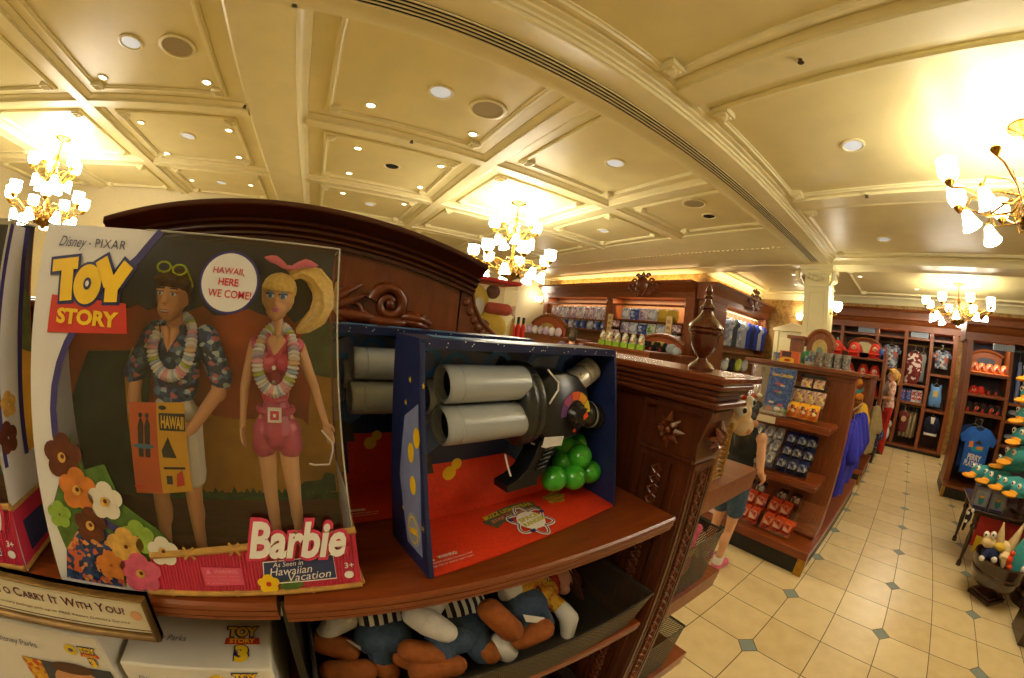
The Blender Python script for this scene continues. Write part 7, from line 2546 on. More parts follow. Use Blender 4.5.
for i in range(9):
    y = 7.42 + .25 * i
    garment('hanging_shirt', '%s shirt, %s along the rail of the corner case' % (('white print', 'slate', 'white print', 'pale', 'blue', 'navy', 'bright blue', 'pale', 'blue')[i], words_[i]), 'shirt', (-3.775, y, 2.222), (1, -.9), SO, .10, gm[(0, 4, 0, 3, 2, 1, 2, 3, 2)[i]], 'shirts on the corner case rail')
for i, (y, c, lab) in enumerate(((7.5, 'd0d4dc', 'white'), (7.85, '2a2c34', 'black'), (8.2, 'c8d85c', 'lime'), (8.6, 'c8ccd4', 'pale grey'))):
    c = MB().ell((-3.78, y, 1.19), (.09, .15, .13), nu=12, nv=8).ell((-3.75, y + .04, 1.29), (.06, .08, .07)).build('small_plush', P('plush_case_' + lab.split()[0], c, .9, var=.15), None, loc=(-3.8, y, 1.06))
    label(c, lab + ' soft toy on the lower shelf of the corner case', 'plush toy', 'soft toys in the corner case')

# ---- back wall case
c3 = thing('display_case', 'cherry wood back wall case hung with garments, behind the woman in red', 'wall case', (-.4, 9.5, 0))
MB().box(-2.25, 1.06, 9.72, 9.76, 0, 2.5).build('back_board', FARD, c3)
for x in (-2.25, -1.62, -.78, -.12, .46, .98):
    w_ = .08 if x < .9 else .10
    MB().box(x, x + w_, 9.24, 9.74, .06, 2.48).build('stile', FARW, c3, bevel=.004)
prof = [(9.34, 2.40), (9.22, 2.40), (9.22, 2.52), (9.18, 2.55), (9.16, 2.60), (9.12, 2.62), (9.12, 2.66), (9.60, 2.70), (9.60, 2.83), (9.55, 2.83), (9.52, 2.88), (9.76, 2.88), (9.76, 2.40)]
MB().prism(prof, -2.3, 1.12, lambda p, q, k: (k, p, q)).build('cornice', FARWX, c3)
MB().box(-2.25, 1.06, 9.25, 9.74, 2.24, 2.28).build('valance_rail', FARWX, c3)
for x0, x1, z in ((-.04, .46, 1.35), (-.04, .46, .99), (.54, .98, 1.61), (.54, .98, .90), (-.70, -.12, 1.62), (-1.54, -.78, 1.30), (-.70, -.12, 1.0)):
    MB().box(x0, x1, 9.26, 9.72, z - .05, z).build('shelf', FARWX, c3, bevel=.003)
for x0, x1, z in ((-.70, -.12, 2.14), (-.04, .46, 2.14), (-.04, .46, .90), (.54, .98, 2.14)):
    MB().tube([(x0, 9.42, z), (x1, 9.42, z)], .012, 8).build('hanging_rail', BRASS, c3)
MB().box(-2.3, 1.10, 9.28, 9.76, 0, .06).build('plinth', BLACK, c3)
MB().box(-2.25, 1.08, 9.20, 9.76, .06, .10).build('base_board', FARWX, c3)
for x0, x1 in ((-1.20, -.80), (.02, .42)):
    mb = MB()
    mb.box(x0, x1, 9.255, 9.28, 2.29, 2.41)
    mb.build('light_panel', stripes('pale_panel_blue', ['8c98a8', '7c8898'], 'x', 40, .5), c3)
under_lamp(.1, 9.34, 2.38, 2.2, .05, 9)
FLOR = cells('floral_garment', ['5c6478', '8c94a8', '3c4458', 'b8b8b8', 'a85c4c', '6c7488'], 22, .8)
MAROON = cells('maroon_garment', ['6c1414', '5a1010', '741a18', '6c1414', 'c8b8b0'], 16, .8)
garment('hanging_shirt', 'grey floral shirt hanging in the back case above the woman in red', 'shirt', (-.40, 9.36, 2.10), (0, -1), shirt_outline(.36, .52, .08), .10, FLOR)
garment('hanging_dress', 'maroon print dress hanging in the middle bay of the back case', 'dress', (.155, 9.32, 2.02), (0, -1), [(-.185, -.66), (-.05, -.72), (.12, -.66), (.19, -.40), (.16, -.10), (.08, 0), (.03, -.04), (-.03, -.04), (-.08, 0), (-.17, -.10), (-.18, -.40)], .08, MAROON)
garment('hanging_shirt', 'grey striped top hanging beside the maroon dress', 'shirt', (.345, 9.47, 2.02), (0, -1), shirt_outline(.14, .62, .02, .2, .05), .10, stripes('grey_stripe', ['9c9c98', '8a8a88', '7c7c7c'], 'x', 30, .8))
garment('hanging_shirt', 'dark floral top hanging alone in the end bay of the back case', 'shirt', (.76, 9.36, 2.10), (0, -1), shirt_outline(.32, .38, .09, .12, .07), .10, FLOR)
OV = [(-.13, -.46), (-.01, -.46), (0, -.36), (.01, -.46), (.14, -.46), (.15, -.28), (.12, -.15), (.13, -.03), (.10, 0), (.05, -.06), (-.05, -.06), (-.10, 0), (-.13, -.03), (-.12, -.15), (-.15, -.28)]
garment('hanging_romper', 'light blue romper hanging in the end bay below the floral top', 'romper', (.72, 9.36, 1.42), (0, -1), OV, .09, P('light_blue_cloth', '5c88c0', .8, var=.1), None,
        lambda t, f: pillow(MB(), [(-.05, -.26), (.05, -.26), (.06, -.14), (-.06, -.14)], .02, lambda p, q, k: f(p, q, k + .045)).build('chest_print', P('print_ochre', 'c0a860', .7), t))
garment('hanging_jacket', 'navy and white jacket hanging at the bottom of the end bay', 'jacket', (.76, 9.34, .78), (0, -1), shirt_outline(.28, .38, .055, .26, .06), .11, P('navy_jacket', '141a38', .8, var=.1), None,
        lambda t, f: (pillow(MB(), [(-.15, -.39), (.15, -.39), (.15, -.34), (-.15, -.34)], .12, f).build('white_hem', PWHITE, t), pillow(MB(), [(-.05, -.02), (.05, -.02), (.03, -.15), (-.03, -.15)], .02, lambda p, q, k: f(p, q, k + .055)).build('white_collar', PWHITE, t)))
garment('hanging_shirt', 'maroon tee hanging at the bottom of the middle bay', 'shirt', (.11, 9.29, .80), (0, -1), shirt_outline(.20, .44, .035, .12, .05), .05, P('maroon_tee', '6c1c1c', .8), None,
        lambda t, f: pillow(MB(), disc(0, -.17, .06, .06, 12), .02, lambda p, q, k: f(p, q, k + .04)).build('chest_print', P('print_sand', 'c8a078', .7), t))
for i in range(4):
    garment('hanging_trousers', 'beige trousers, %s along the low rail of the middle bay' % words_[i], 'trousers', (.10 + .09 * i, 9.52, .80), (1, -.35), [(-.12, -.56), (-.02, -.56), (0, -.2), (.02, -.56), (.12, -.56), (.10, -.02), (-.10, -.02)], .06, P('beige_trousers', 'b09c74', .8, var=.12), 'beige trousers on the low rail')
for i in range(4):
    x = -.0 + .125 * i
    t = thing('boxed_game', '%s boxed pack, %s on the shelf below the maroon dress' % (('blue', 'blue', 'red and white', 'red and white')[i], words_[i]), 'boxed pack', (x, 9.4, .99), 0, 'boxed packs on the middle shelf')
    MB().box(x - .055, x + .055, 9.34, 9.44, .99, 1.24).build('box', P('pack_blue', '2a4488', .4) if i < 2 else P('pack_white', 'c8c0c0', .4), t, bevel=.003)
    pillow(MB(), [(-.045, .05), (.045, .05), (.045, .21), (-.045, .21)], .004, facing((x, 9.338, .99), (0, -1))).build('printed_front', cells('pack_print_%d' % (i // 2), (['3c5cb0', '2a4488', 'c87858', '1c2c60'], ['c8402c', 'd8d0c8', '8c2c24', '3c4c80'])[i // 2], 30, .4), t)
t = thing('white_plush', 'white plush standing on the base board beside the woman\'s red trousers', 'plush toy', (-.20, 9.3, .10))
MB().ell((-.22, 9.30, .26), (.08, .07, .15), nu=14, nv=9).ell((-.20, 9.29, .46), (.07, .06, .08)).build('body', PWHITE, t)
MB().ell((-.19, 9.23, .45), (.03, .03, .02), nu=10, nv=6).build('bill', P('plush_ochre', 'd8a83c', .85), t)
for x, lab, m in ((-.45, 'grey', 4), (-.28, 'dark slate', 4)):
    garment('hanging_shirt', lab + ' shirt on the lower rail behind the woman', 'shirt', (x, 9.45, 1.52), (0, -1), shirt_outline(.22, .45, .05), .08, gm[m])
garment('hanging_shirt', 'red tee shirt hanging beside the column, over the row of tumblers', 'shirt', (-1.62, 8.9, 1.98), (0, -1), shirt_outline(.34, .42, .10), .09, CAPR, None,
        lambda t, f: pillow(MB(), disc(0, -.20, .09, .08, 12), .02, lambda p, q, k: f(p, q, k + .045)).build('chest_print', CAPP, t))
st = thing('garment_stand', 'floor stand carrying the red tee shirt beside the column', 'stand', (-1.62, 8.95, 0))
MB().tube([(-1.62, 9.02, .02), (-1.62, 9.02, 2.08), (-1.62, 8.93, 2.10)], .015, 8).build('pole', HANG, st)
MB().lathe([(.001, 0), (.2, 0), (.2, .02), (.001, .03)], (-1.62, 9.02, 0), 20).build('base', HANG, st)
c = MB().ell((-.50, 7.50, 1.72 + .08), (.05, .10, .10), nu=12, nv=8).build('blue_cap', P('blue_cap_cloth', '2448a0', .8), None, loc=(-.50, 7.5, 1.70))
label(c, 'blue cap at the end of the top hat shelf beside the red stacks', 'cap')
# upper wall case continuing along the back wall behind the hat unit
c4_ = thing('display_case', 'upper part of the back wall case seen over the hat and shirt unit', 'wall case', (2.8, 9.5, 0))
MB().prism(prof, 1.45, 4.15, lambda p, q, k: (k, p, q)).build('cornice', FARWX, c4_)
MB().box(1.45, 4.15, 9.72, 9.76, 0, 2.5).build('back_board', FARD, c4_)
for x in (1.45, 2.7, 4.05):
    MB().box(x, x + .1, 9.24, 9.74, .0, 2.48).build('stile', FARW, c4_, bevel=.004)
for x0, x1, z in ((1.55, 2.7, 1.4), (2.8, 4.05, 1.4), (1.55, 2.7, 2.24), (2.8, 4.05, 2.24)):
    MB().box(x0, x1, 9.26, 9.72, z - .05, z).build('shelf', FARWX, c4_)
# carved pier and picture packages behind the arched header
t = thing('bagged_costume', 'clear hanging bag with yellow and red costume pieces behind the scroll bracket', 'costume bag', (-1.15, .5, 1.20))
mb = MB()
mb.box(-1.22, -1.10, .40, .645, 1.30, 1.638)
mb.build('clear_bag', CLEAR, t, bevel=.01)
mb = MB()
mb.mat(0).ell((-1.16, .480, 1.575), (.055, .078, .058), nu=14, nv=9).ell((-1.16, .565, 1.48), (.05, .075, .06)).ell((-1.16, .47, 1.45), (.05, .07, .07))
mb.mat(1).cap((-1.14, .560, 1.548), (-1.14, .625, 1.548), .022, .022)
mb.mat(2).ell((-1.13, .500, 1.548), (.03, .03, .042), nu=12, nv=8)
mb.mat(3).ell((-1.14, .565, 1.605), (.025, .025, .025)).ell((-1.11, .50, 1.49), (.014, .05, .022))
mb.build('folded_costume', [P('costume_yellow', 'd8b41c', .6, var=.1), P('costume_red', 'b82414', .6, var=.1), P('costume_white', 'd8d4cc', .6), P('costume_brown', '6a3020', .6)], t)
MB().box(-1.225, -1.095, .39, .65, 1.636, 1.648).build('red_header', PRED, t)
for i in range(3):
    t = thing('red_bottle', 'red bottle with dark cap, %s of three behind the counter ledge' % ('first', 'second', 'third')[i], 'bottle', (-1.15, .665 + .022 * i, 1.43), 0, 'red bottles behind the counter ledge')
    MB().lathe([(.001, 0), (.009, 0), (.010, .06), (.005, .075), (.001, .075)], (-1.15, .665 + .022 * i, 1.43), 10).build('bottle', CAPR, t)
    MB().lathe([(.005, .075), (.006, .10), (.001, .101)], (-1.15, .665 + .022 * i, 1.43), 8).build('cap', BLKPL, t)
# back-to-back shelf that carries them
bs = thing('shelf_cabinet', 'low shelf cabinet standing against the back of the near display unit', 'shelf unit', (-1.0, .3, 0))
MB().box(-1.26, -.80, -.6, .78, 1.40, 1.43).build('shelf', SHELFW, bs)
MB().box(-1.24, -.80, -.6, .78, 0, 1.40).build('body', WOOD_D, bs)
t = thing('hook_bar', 'slim post holding the costume bag behind the header', 'post', (-1.16, .52, 1.43))
MB().tube([(-1.20, .52, 1.43), (-1.20, .52, 1.68), (-1.15, .52, 1.68)], .006, 6).build('post', BRASS, t)

# ================================================================== HAT AND SHIRT UNIT BY THE AISLE
u5 = thing('display_gondola', 'tall cherry wood unit of orange caps above a blue tee shirt, across the aisle', 'display unit', (2.0, 6.8, 0))
MB().box(.90, .99, 6.50, 7.05, .14, 2.12).build('side_stile', FARW, u5, bevel=.005)
MB().box(1.56, 1.62, 6.52, 7.05, .14, 2.12).build('side_stile', FARW, u5, bevel=.005)
MB().box(3.2, 3.3, 6.50, 7.05, .14, 2.12).build('side_stile', FARW, u5, bevel=.005)
MB().box(.95, 3.3, 7.0, 7.05, .14, 2.3).build('back_board', P('slate_violet_back', '4a4050', .7, var=.1), u5)
MB().prism([(6.55, 2.10), (6.48, 2.10), (6.48, 2.20), (6.44, 2.23), (6.42, 2.28), (6.38, 2.30), (6.38, 2.34), (7.08, 2.34), (7.08, 2.10)], .86, 3.35, lambda p, q, k: (k, p, q)).build('cornice', FARWX, u5)
for x0, x1, z in ((.99, 1.56, 1.68), (.99, 1.56, 1.40), (.99, 1.56, 1.15), (1.62, 3.2, 1.35), (1.62, 3.2, 1.12), (1.62, 3.2, .80)):
    MB().box(x0, x1, 6.50, 7.0, z - .04, z).build('shelf', FARWX, u5, bevel=.003)
MB().box(.89, 3.3, 6.25, 7.08, .0, .14).build('plinth', BLACK, u5)
MB().box(.885, 3.3, 6.24, 7.08, .14, .165).build('base_board', FARWX, u5)
MB().box(.884, .93, 6.236, 6.25, 0, .138).box(.884, .889, 6.25, 6.31, 0, .138).build('brass_corner', BRASS, u5)
MB().box(1.62, 2.6, 6.62, 6.66, 2.0, 2.04).build('rail_valance', BLACK, u5)
MB().box(1.30, 1.62, 6.50, 6.53, 2.0, 2.08).build('light_panel', MATS['pale_panel_blue'], u5)
mb = MB()
fm = facing((1.27, 6.85, 1.68), (0, -1))
mb.prism([(-.25, 0), (.25, 0)] + [(.25 * (1 - 2 * i / 16), .24 + .06 * (1 - (1 - 2 * i / 16) ** 2)) for i in range(17)], -.03, 0, fm)
mb.build('mirror_board', FARW, u5, bevel=.004)
MB().tube([fm(.27 * (1 - 2 * i / 16), .25 + .07 * (1 - (1 - 2 * i / 16) ** 2), .01) for i in range(17)], .022, 8).build('arched_moulding', FARWX, u5)
mb = MB()
flat(mb, [(-.14, .09), (.14, .09), (.14, .20), (.09, .22), (-.09, .22), (-.14, .20)], fm, .002)
mb.build('mirror_glass', P('slate_mirror', '6c7088', .15, .6), u5, smooth=False)
under_lamp(1.3, 6.58, 2.09, .5, .05, 2.5)
CAPO = cells('orange_cap_cloth', ['e06a24', 'd8561c', 'e88a3c', 'd8c8b0', 'e06a24'], 22, .75)
CAPB = cells('black_red_cloth', ['141414', '1c1816', 'b02a18', '141414', '8a7a6c'], 18, .75)
for i in range(5):
    capstack(1.06 + .115 * i, 6.62 + .02 * (i % 2), 1.68, .8, 'orange cap, %s on the top shelf above the blue tee shirt' % words_[i], CAPO, 'orange caps on the top shelf', True, .078)
for i, (x, m, lab) in enumerate(((1.09, CAPR, 'orange-red cap at the start of the second shelf above the blue tee'), (1.20, CAPR, 'orange-red cap, second on the second shelf above the blue tee'), (1.34, CAPB, 'black and red cap, third on the second shelf above the blue tee'), (1.45, CAPB, 'black and red cap at the end of the second shelf above the blue tee'))):
    capstack(x, 6.63, 1.40, .6, lab, m, 'caps on the second shelf', i == 0, .080)
for i in range(5):
    capstack(1.06 + .115 * i, 6.62, 1.15, .75, 'black and red cap, %s on the shelf just over the blue tee' % words_[i], CAPB, 'black caps on the third shelf', i % 2 == 1, .072)
BTEE = P('bright_blue_tee', '1f66d4', .8, var=.12, vscale=18, bump=.2)
def teeprint(t, f):
    mb = MB()
    k0 = lambda p, q, k: f(p, q, .052 + k)
    flat(mb.mat(0), [(-.09, -.26), (.10, -.24), (.09, -.31), (-.06, -.32)], k0, 0, .002)
    flat(mb.mat(1), [(-.12, -.20), (-.06, -.19), (-.06, -.27), (-.12, -.28)], k0, .001, .002)
    flat(mb.mat(1), [(.0, -.25), (.09, -.24), (.09, -.28), (.0, -.29)], k0, .003, .002)
    flat(mb.mat(2), [(-.05, -.22), (.07, -.22), (.02, -.16)], k0, .003, .002)
    mb.mat(3)
    text_fit(mb, 'PERRY', 0, -.40, .20, .08, lambda x, y, z: k0(x, y, z + .002), bold=.03, rot=-.05)
    text_fit(mb, 'PLATYPUS', 0, -.49, .26, .08, lambda x, y, z: k0(x, y, z + .002), bold=.03, rot=-.08)
    mb.build('chest_print', [P('print_teal', '1c9cb0', .7), P('print_tangerine', 'e8902c', .7), P('print_dark_brown', '3a2418', .7), TXTW], t, smooth=False)
garment('hanging_tee', 'bright blue tee shirt with teal print and white lettering, front of the unit', 'tee shirt', (1.25, 6.38, .98), (-.12, -1), shirt_outline(.38, .64, .09, .18, .08), .10, BTEE, 'blue tee shirts on the arm', teeprint)
garment('hanging_tee', 'darker blue tee shirt hanging just behind the printed one', 'tee shirt', (1.20, 6.60, .98), (-.12, -1), shirt_outline(.38, .62, .09, .16, .07), .08, P('deep_blue_tee', '1c3c7c', .8, var=.15), 'blue tee shirts on the arm')
MB().tube([(1.245, 7.0, 1.09), (1.245, 6.40, 1.075)], .008, 8).build('display_arm', HANG, u5)
for i in range(8):
    garment('hanging_shirt', '%s shirt, %s along the rail beyond the orange caps' % (('blue', 'pale grey', 'grey', 'pale grey', 'grey', 'pale grey', 'blue', 'grey')[i], words_[i]), 'shirt', (1.78 + .11 * i, 6.76, 1.90), (1, -.2), shirt_outline(.30, .56, .06), .06, (P('pale_blue_cloth', '7c8cc0', .8, var=.1), gm[3], P('mid_grey_cloth', '7c7c80', .8, var=.12))[(0, 1, 2, 1, 2, 1, 0, 2)[i]], 'shirts on the rail beyond the caps')
for i, (x, z, lab) in enumerate(((1.75, 1.12, 'upper'), (2.0, 1.12, 'upper far'), (1.75, .80, 'lower'), (2.0, .80, 'lower far'))):
    c = MB().ell((x, 6.65, z + .07), (.10, .10, .07), nu=12, nv=7).ell((x + .04, 6.6, z + .11), (.05, .05, .04)).build('folded_shirt', cells('dark_folded_cloth', ['16161a', '2a2a30', '8c8c90', '16161a'], 14, .8), None, loc=(x, 6.65, z))
    label(c, 'dark folded top on the %s shelf behind the teal plush column' % lab, 'folded top', 'dark folded tops')

# ================================================================== TABLE, TEAL PLUSH AND PEDESTAL BOWL
DARKW = wood('dark_table_wood', '2a120a', '46200f', 'x', .25, 1, .5)
tb = thing('side_table', 'dark wood side table with turned legs and a red cloth apron under the teal plush', 'table', (1.35, 4.25, 0))
MB().box(.92, 1.85, 3.95, 4.65, .475, .50).box(.90, 1.87, 3.93, 4.67, .50, .52).build('table_top', DARKW, tb, bevel=.006)
for x, y in ((.965, 3.99), (1.80, 3.99), (.965, 4.60), (1.80, 4.60)):
    MB().lathe([(.030, .475), (.030, .40), (.022, .39), (.034, .36), (.020, .33), (.026, .25), (.018, .12), (.014, .06), (.024, .035), (.024, 0), (.001, 0)], (x, y, 0), 14).build('leg', DARKW, tb)
MB().box(.99, 1.78, 3.985, 3.995, .20, .475).build('red_cloth', P('red_apron_cloth', 'a8281c', .8, var=.12, vscale=20), tb)
c = MB().box(1.02, 1.16, 3.96, 3.972, .16, .30).build('yellow_card', P('yellow_card', 'd8b41c', .6), None, bevel=.002)
label(c, 'yellow card leaning at the foot of the red cloth behind the pedestal bowl', 'card')
for i, x in enumerate((.955, 1.115)):
    t = thing('boxed_figure', 'windowed box with a teal figure, %s on the dark table' % ('first from the aisle', 'second from the aisle')[i], 'boxed figure', (x, 4.05, .52), 0, 'windowed figure boxes on the table')
    MB().box(x - .072, x + .072, 3.99, 4.09, .52, .70).build('box', P('figure_box_grey', '7c7680', .45, var=.1), t, bevel=.002)
    fm = facing((x, 3.9895, .52), (0, -1))
    mb = MB()
    flat(mb.mat(0), [(-.055, .02), (.055, .02), (.055, .15), (-.055, .15)], fm, .0005)
    flat(mb.mat(1), disc(0, .075, .028, .045), fm, .001)
    flat(mb.mat(2), disc(0, .10, .022, .012), fm, .0015)
    flat(mb.mat(3), [(-.06, .004), (.06, .004), (.06, .018), (-.06, .018)], fm, .0008)
    mb.build('printed_window', [P('figure_window', '8c9098', .3), P('figure_teal', '2c7c80', .45), P('figure_orange', 'd8861c', .45), NAVY], t, smooth=False)
TEALP = P('teal_plush', '3c9a9c', .9, var=.12, vscale=50, bump=.25)
BILL = P('orange_bill_felt', 'eca024', .85, var=.08, vscale=60)
def duck(o, rz, lab, pitch=0., sc=1.):
    """Teal plush with a flat orange bill; local -Y is where the bill points."""
    t = thing('teal_plush', lab, 'plush toy', o, rz, 'teal plush with orange bills')
    t.rotation_euler = (pitch, 0, rz)
    t.scale = (sc,) * 3
    MB().cap((0, 0, .06), (0, .20, .06), .062, .070, 18).ell((0, -.02, .065), (.060, .055, .058), nu=18, nv=12).build('body', TEALP, t, local=True)
    mb = MB()
    mb.ell((0, -.115, .030), (.064, .070, .020), nu=18, nv=8).ell((0, -.055, .045), (.045, .04, .022))
    mb.build('bill', BILL, t, local=True)
    for s in (-1, 1):
        e = MB().ell((s * .036, -.045, .105), (.021, .019, .024), nu=14, nv=9).build('eye', P('plush_eye_white', 'e8e2d8', .5), t, local=True)
        MB().ell((s * .036, -.062, .108), (.008, .006, .010), nu=10, nv=6).build('pupil', BLKPL, t, local=True)
    for s in (-1, 1):
        MB().ell((s * .05, .26, .05), (.035, .05, .016), nu=12, nv=7).build('foot', BILL, t, local=True)
    MB().ell((0, .33, .05), (.05, .09, .02), nu=14, nv=7).build('tail', BILL, t, local=True)
    return t
for i, (x, y, lab) in enumerate(((.875, 4.06, 'first from the aisle'), (.985, 3.97, 'second from the aisle'), (1.095, 3.88, 'third from the aisle'), (1.205, 3.79, 'fourth from the aisle'))):
    duck((x, y + .03, .735 - .008 * i), -1.0 + .03 * i, 'teal plush lying on the figure boxes, ' + lab, 0, .96)
duck((1.12, 4.16, .84), -1.0, 'teal plush lying across the backs of the bottom row')
post = thing('plush_stand', 'dark upright stand the teal plush are piled against', 'stand', (1.42, 4.2, .52))
MB().tube([(1.42, 4.3, .52), (1.42, 4.3, 1.75)], .03, 12).build('pole', DARKW, post)
MB().lathe([(.001, 0), (.16, 0), (.15, .02), (.03, .04), (.001, .04)], (1.42, 4.3, .52), 20).build('base', DARKW, post)
for k in range(5):
    MB().lathe([(.03, 0), (.17, .0), (.17, .015), (.03, .015)], (1.42, 4.3, .94 + .15 * k), 20).build('plate', DARKW, post)
for i, (x, z, rz, lab) in enumerate(((1.17, .93, -.9, 'lowest of the pile on the stand'), (1.19, 1.095, -.75, 'second up on the stand'), (1.20, 1.26, -.95, 'third up on the stand'), (1.20, 1.425, -.75, 'fourth up on the stand'), (1.21, 1.59, -.9, 'topmost on the stand'))):
    duck((x - .03, 4.00, z), rz, 'teal plush with orange bill, ' + lab, .12, 1.06)
# pedestal bowl of plush
CHOC = wood('bowl_wood', '24110a', '3c1c0e', 'x', .22, 1, .7)
pb = thing('pedestal_bowl', 'dark polished pedestal bowl full of plush standing on the tiles', 'bowl', (1.18, 3.52, 0))
MB().lathe([(.11, .105), (.17, .125), (.205, .165), (.222, .21), (.226, .215), (.226, .240), (.222, .245), (.232, .30), (.238, .325), (.232, .335), (.222, .325), (.20, .19), (.12, .14), (.001, .13)], (1.18, 3.52, 0), 36, caps=False).build('bowl', CHOC, pb)
MB().lathe([(.105, .05), (.075, .065), (.06, .085), (.09, .105), (.11, .108), (.001, .108)], (1.18, 3.52, 0), 28, caps=False).build('pedestal', CHOC, pb)
mb = MB()
for s_, z0, z1 in ((.165, 0, .03), (.14, .03, .052)):
    R_ = Rz(PI / 4)
    mb.cbox((1.18, 3.52, (z0 + z1) / 2), (s_ * 1.42, s_ * 1.42, z1 - z0), R_)
mb.build('foot_block', CHOC, pb, bevel=.004)
PCREAM = P('plush_pale_cream', 'e0c494', .9, var=.06, vscale=60, bump=.15)
NAVYP = P('plush_navy', '1a2450', .9, var=.15)
t = thing('bug_eyed_plush', 'cream plush with bulging eyes and navy jacket leaning out of the bowl', 'plush toy', (1.03, 3.45, .34))
MB().ell((1.00, 3.44, .435), (.055, .05, .045), nu=18, nv=12).ell((.97, 3.41, .445), (.04, .035, .035)).build('head', PCREAM, t)
for c, q in (((.955, 3.42, .490), (.945, 3.40, .494)), ((1.005, 3.41, .505), (.998, 3.39, .508))):
    e = MB().ell(c, (.025, .023, .027), nu=14, nv=9).build('eye', P('plush_eye_white', 'e8e2d8', .5), t)
    MB().ell(q, (.008, .006, .010), nu=10, nv=6).build('pupil', BLKPL, t).parent = e
MB().ell((1.04, 3.43, .365), (.075, .06, .055), nu=18, nv=12).cap((1.0, 3.39, .38), (.975, 3.36, .345), .025, .022).build('navy_jacket', NAVYP, t)
MB().ell((.968, 3.35, .338), (.024, .022, .022), nu=12, nv=8).ell((1.07, 3.365, .345), (.026, .022, .024)).build('white_glove', PWHITE, t)
MB().ell((1.09, 3.42, .43), (.05, .04, .03), nu=12, nv=8).build('yellow_collar', P('plush_yellow', 'd8b43c', .85), t)
t = thing('star_plush', 'pale plush with tall pointed ears in the middle of the bowl', 'plush toy', (1.17, 3.52, .33))
mb = MB()
for a, b_ in (((1.10, 3.50, .42), (1.075, 3.49, .585)), ((1.20, 3.50, .42), (1.235, 3.49, .62)), ((1.15, 3.40, .37), (1.155, 3.365, .30))):
    mb.cap(a, b_, .048, .006, 14)
mb.ell((1.15, 3.50, .40), (.085, .06, .06), nu=16, nv=10)
mb.build('body', PCREAM, t)
t = thing('orange_plush', 'small orange-red plush at the front of the bowl', 'plush toy', (1.19, 3.38, .33))
MB().ell((1.185, 3.37, .375), (.028, .025, .04), nu=12, nv=8).ell((1.20, 3.36, .33), (.026, .022, .022)).ell((1.19, 3.37, .425), (.022, .02, .02)).build('body', P('plush_orange_red', 'd8481c', .9, var=.12), t)
t = thing('teal_blanket_plush', 'teal pointed plush slumped over the outer rim of the bowl', 'plush toy', (1.30, 3.45, .33))
mb = MB()
mb.loft([[(1.29 + r * math.cos(a), 3.44 + r * .7 * math.sin(a), z) for a in [2 * PI * i / 16 for i in range(16)]] for r, z in ((.095, .30), (.09, .38), (.065, .46), (.03, .55), (.006, .60))])
mb.build('body', TEALP, t)
MB().ell((1.33, 3.355, .34), (.04, .03, .035), nu=12, nv=8).build('white_patch', PWHITE, t)
t = thing('trailing_plush', 'black and white plush hanging at the corner of the dark table', 'plush toy', (.88, 3.92, .5))
MB().ell((.87, 3.90, .46), (.03, .03, .06), nu=12, nv=8).cap((.865, 3.90, .42), (.86, 3.90, .34), .018, .012).build('black_body', P('plush_black', '1a1818', .9), t)
MB().ell((.85, 3.87, .49), (.016, .014, .016), nu=10, nv=7).ell((.885, 3.87, .52), (.016, .014, .016)).ell((.855, 3.87, .42), (.014, .012, .014)).build('white_tuft', PWHITE, t)
# dark barrel table at the picture edge
t = thing('barrel_stand', 'dark barrel-shaped stand at the picture edge beyond the pedestal bowl', 'stand', (1.62, 3.72, 0))
MB().lathe([(.001, 0), (.20, 0), (.235, .2), (.24, .3), (.22, .5), (.20, .56), (.23, .57), (.23, .60), (.001, .60)], (1.62, 3.66, 0), 28).build('barrel', CHOC, t)
mb = MB()
for z, r in ((.12, .224), (.45, .229)):
    mb.lathe([(r, z - .015), (r + .006, z - .015), (r + .006, z + .015), (r, z + .015)], (1.62, 3.66, 0), 28, caps=False)
mb.build('hoop', BRASS, t)
t = thing('dark_bin', 'dark low bin corner at the picture edge on the tiles', 'bin', (1.5, 3.1, 0))
MB().box(1.36, 1.75, 2.95, 3.22, 0, .16).box(1.34, 1.77, 2.93, 3.24, .16, .185).build('bin_body', CHOC, t, bevel=.005)

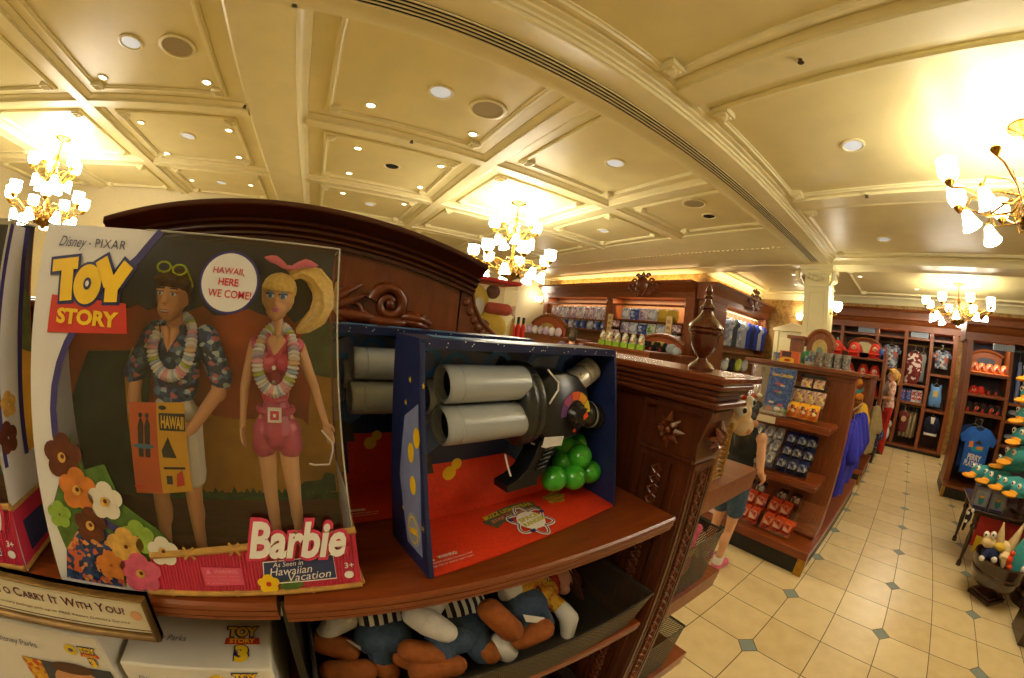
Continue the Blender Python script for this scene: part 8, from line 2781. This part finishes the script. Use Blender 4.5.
# ================================================================== PIECES OF PARTS, ONE LEVEL DEEPER
UNDER = {'brass_chandelier': {'shade': 'arm'}, 'wall_sconce': {'shade': 'arm'}, 'teal_plush': {'pupil': 'eye'},
         'fashion_doll': {'sunglasses': 'hair', 'hair_bow': 'hair', 'ponytail': 'hair', 'face_paint': 'body', 'button': 'pink_blouse', 'buckle': 'belt'},
         'toy_blaster': {'dial_knob': 'dial', 'dial': None, 'screw_boss': 'barrel_plate', 'sticker': 'housing'},
         'soft_cap': {'badge': 'crown'}, 'sweet_bag': {'printed_label': 'pouch'}, 'hanging_tee': {'chest_print': 'cloth'}, 'hanging_romper': {'chest_print': 'cloth'},
         'hanging_jacket': {'white_hem': 'cloth', 'white_collar': 'cloth'}, 'hanging_shirt': {'chest_print': 'cloth'}, 'person': {'face': 'body', 'ankle_sock': 'body'},
         'doll_box': {'title_lettering': 'front_flap', 'arc_stripe': 'front_flap', 'printed_bouquet': 'front_flap', 'brand_lettering': 'pink_band', 'warning_label': 'pink_band', 'plaque': 'pink_band', 'printed_hibiscus': 'pink_band', 'speech_sticker': 'clear_window', 'window_crease': 'clear_window'},
         'blaster_box': {'printed_lettering': 'carton_floor', 'printed_shapes': 'printed_back'}, 'framed_notice': {'lettering': 'backing', 'printed_emblem': 'backing'},
         'display_gondola': {'rosette': 'pilaster', 'carved_ornament': 'header_panel', 'header_cornice': 'header_panel', 'scroll_foot': 'side_stile', 'mirror_glass': 'mirror_board', 'arched_moulding': 'mirror_board', 'brass_corner': 'plinth'},
         'hat_shelves': {'mirror_glass': 'mirror_board', 'arched_moulding': 'mirror_board'}, 'display_counter': {'picture_oval': 'arched_board', 'arched_moulding': 'arched_board'},
         'arched_sign': {'picture': 'board', 'arched_moulding': 'board'}, 'boxed_figure': {'printed_window': 'box'}, 'boxed_toy': {'printed_front': 'box'}, 'boxed_game': {'printed_front': 'box'},
         'plush_doll': {'stitched_smile': 'head', 'belt': 'denim_trousers', 'cloth_tag': 'denim_trousers'}, 'toy_carton': {'printed_lettering': 'carton', 'picture_window': 'carton'},
         'patterned_tumbler': {'printed_band': 'cup'}, 'picture_panel': {'printed_pictures': 'board'}, 'travel_brochure': {'printed_pattern': 'yellow_panel'}}
def kind_of(o): return o.name.split('.')[0]
for root in [o for o in scn.objects if o.parent is None]:
    rule = UNDER.get(kind_of(root))
    if not rule:
        continue
    last = {}
    kids = sorted(root.children, key=lambda c: (c.name.split('.')[0] in rule, ))
    firsts = {}
    order = {}
    for c in root.children:
        order.setdefault(kind_of(c), []).append(c)
    for k, p in rule.items():
        if p is None or k not in order or p not in order:
            continue
        ks, ps = sorted(order[k], key=lambda c: c.name), sorted(order[p], key=lambda c: c.name)
        for i, c in enumerate(ks):
            q = ps[i] if len(ps) == len(ks) else ps[0]
            if q.location.length < 1e-6:
                c.parent = q

# goods rest a hair above the boards that carry them
FIXED = {'display unit', 'wall case', 'shelf unit', 'chandelier', 'wall lamp', 'spotlight', 'downlight', 'speaker', 'sprinkler', 'air grille', 'person', 'sign', 'shirt', 'garment', 'table', 'bowl'}
for o in scn.objects:
    if o.parent is None and o.get('category') and o['category'] not in FIXED:
        o.location.z += .0008
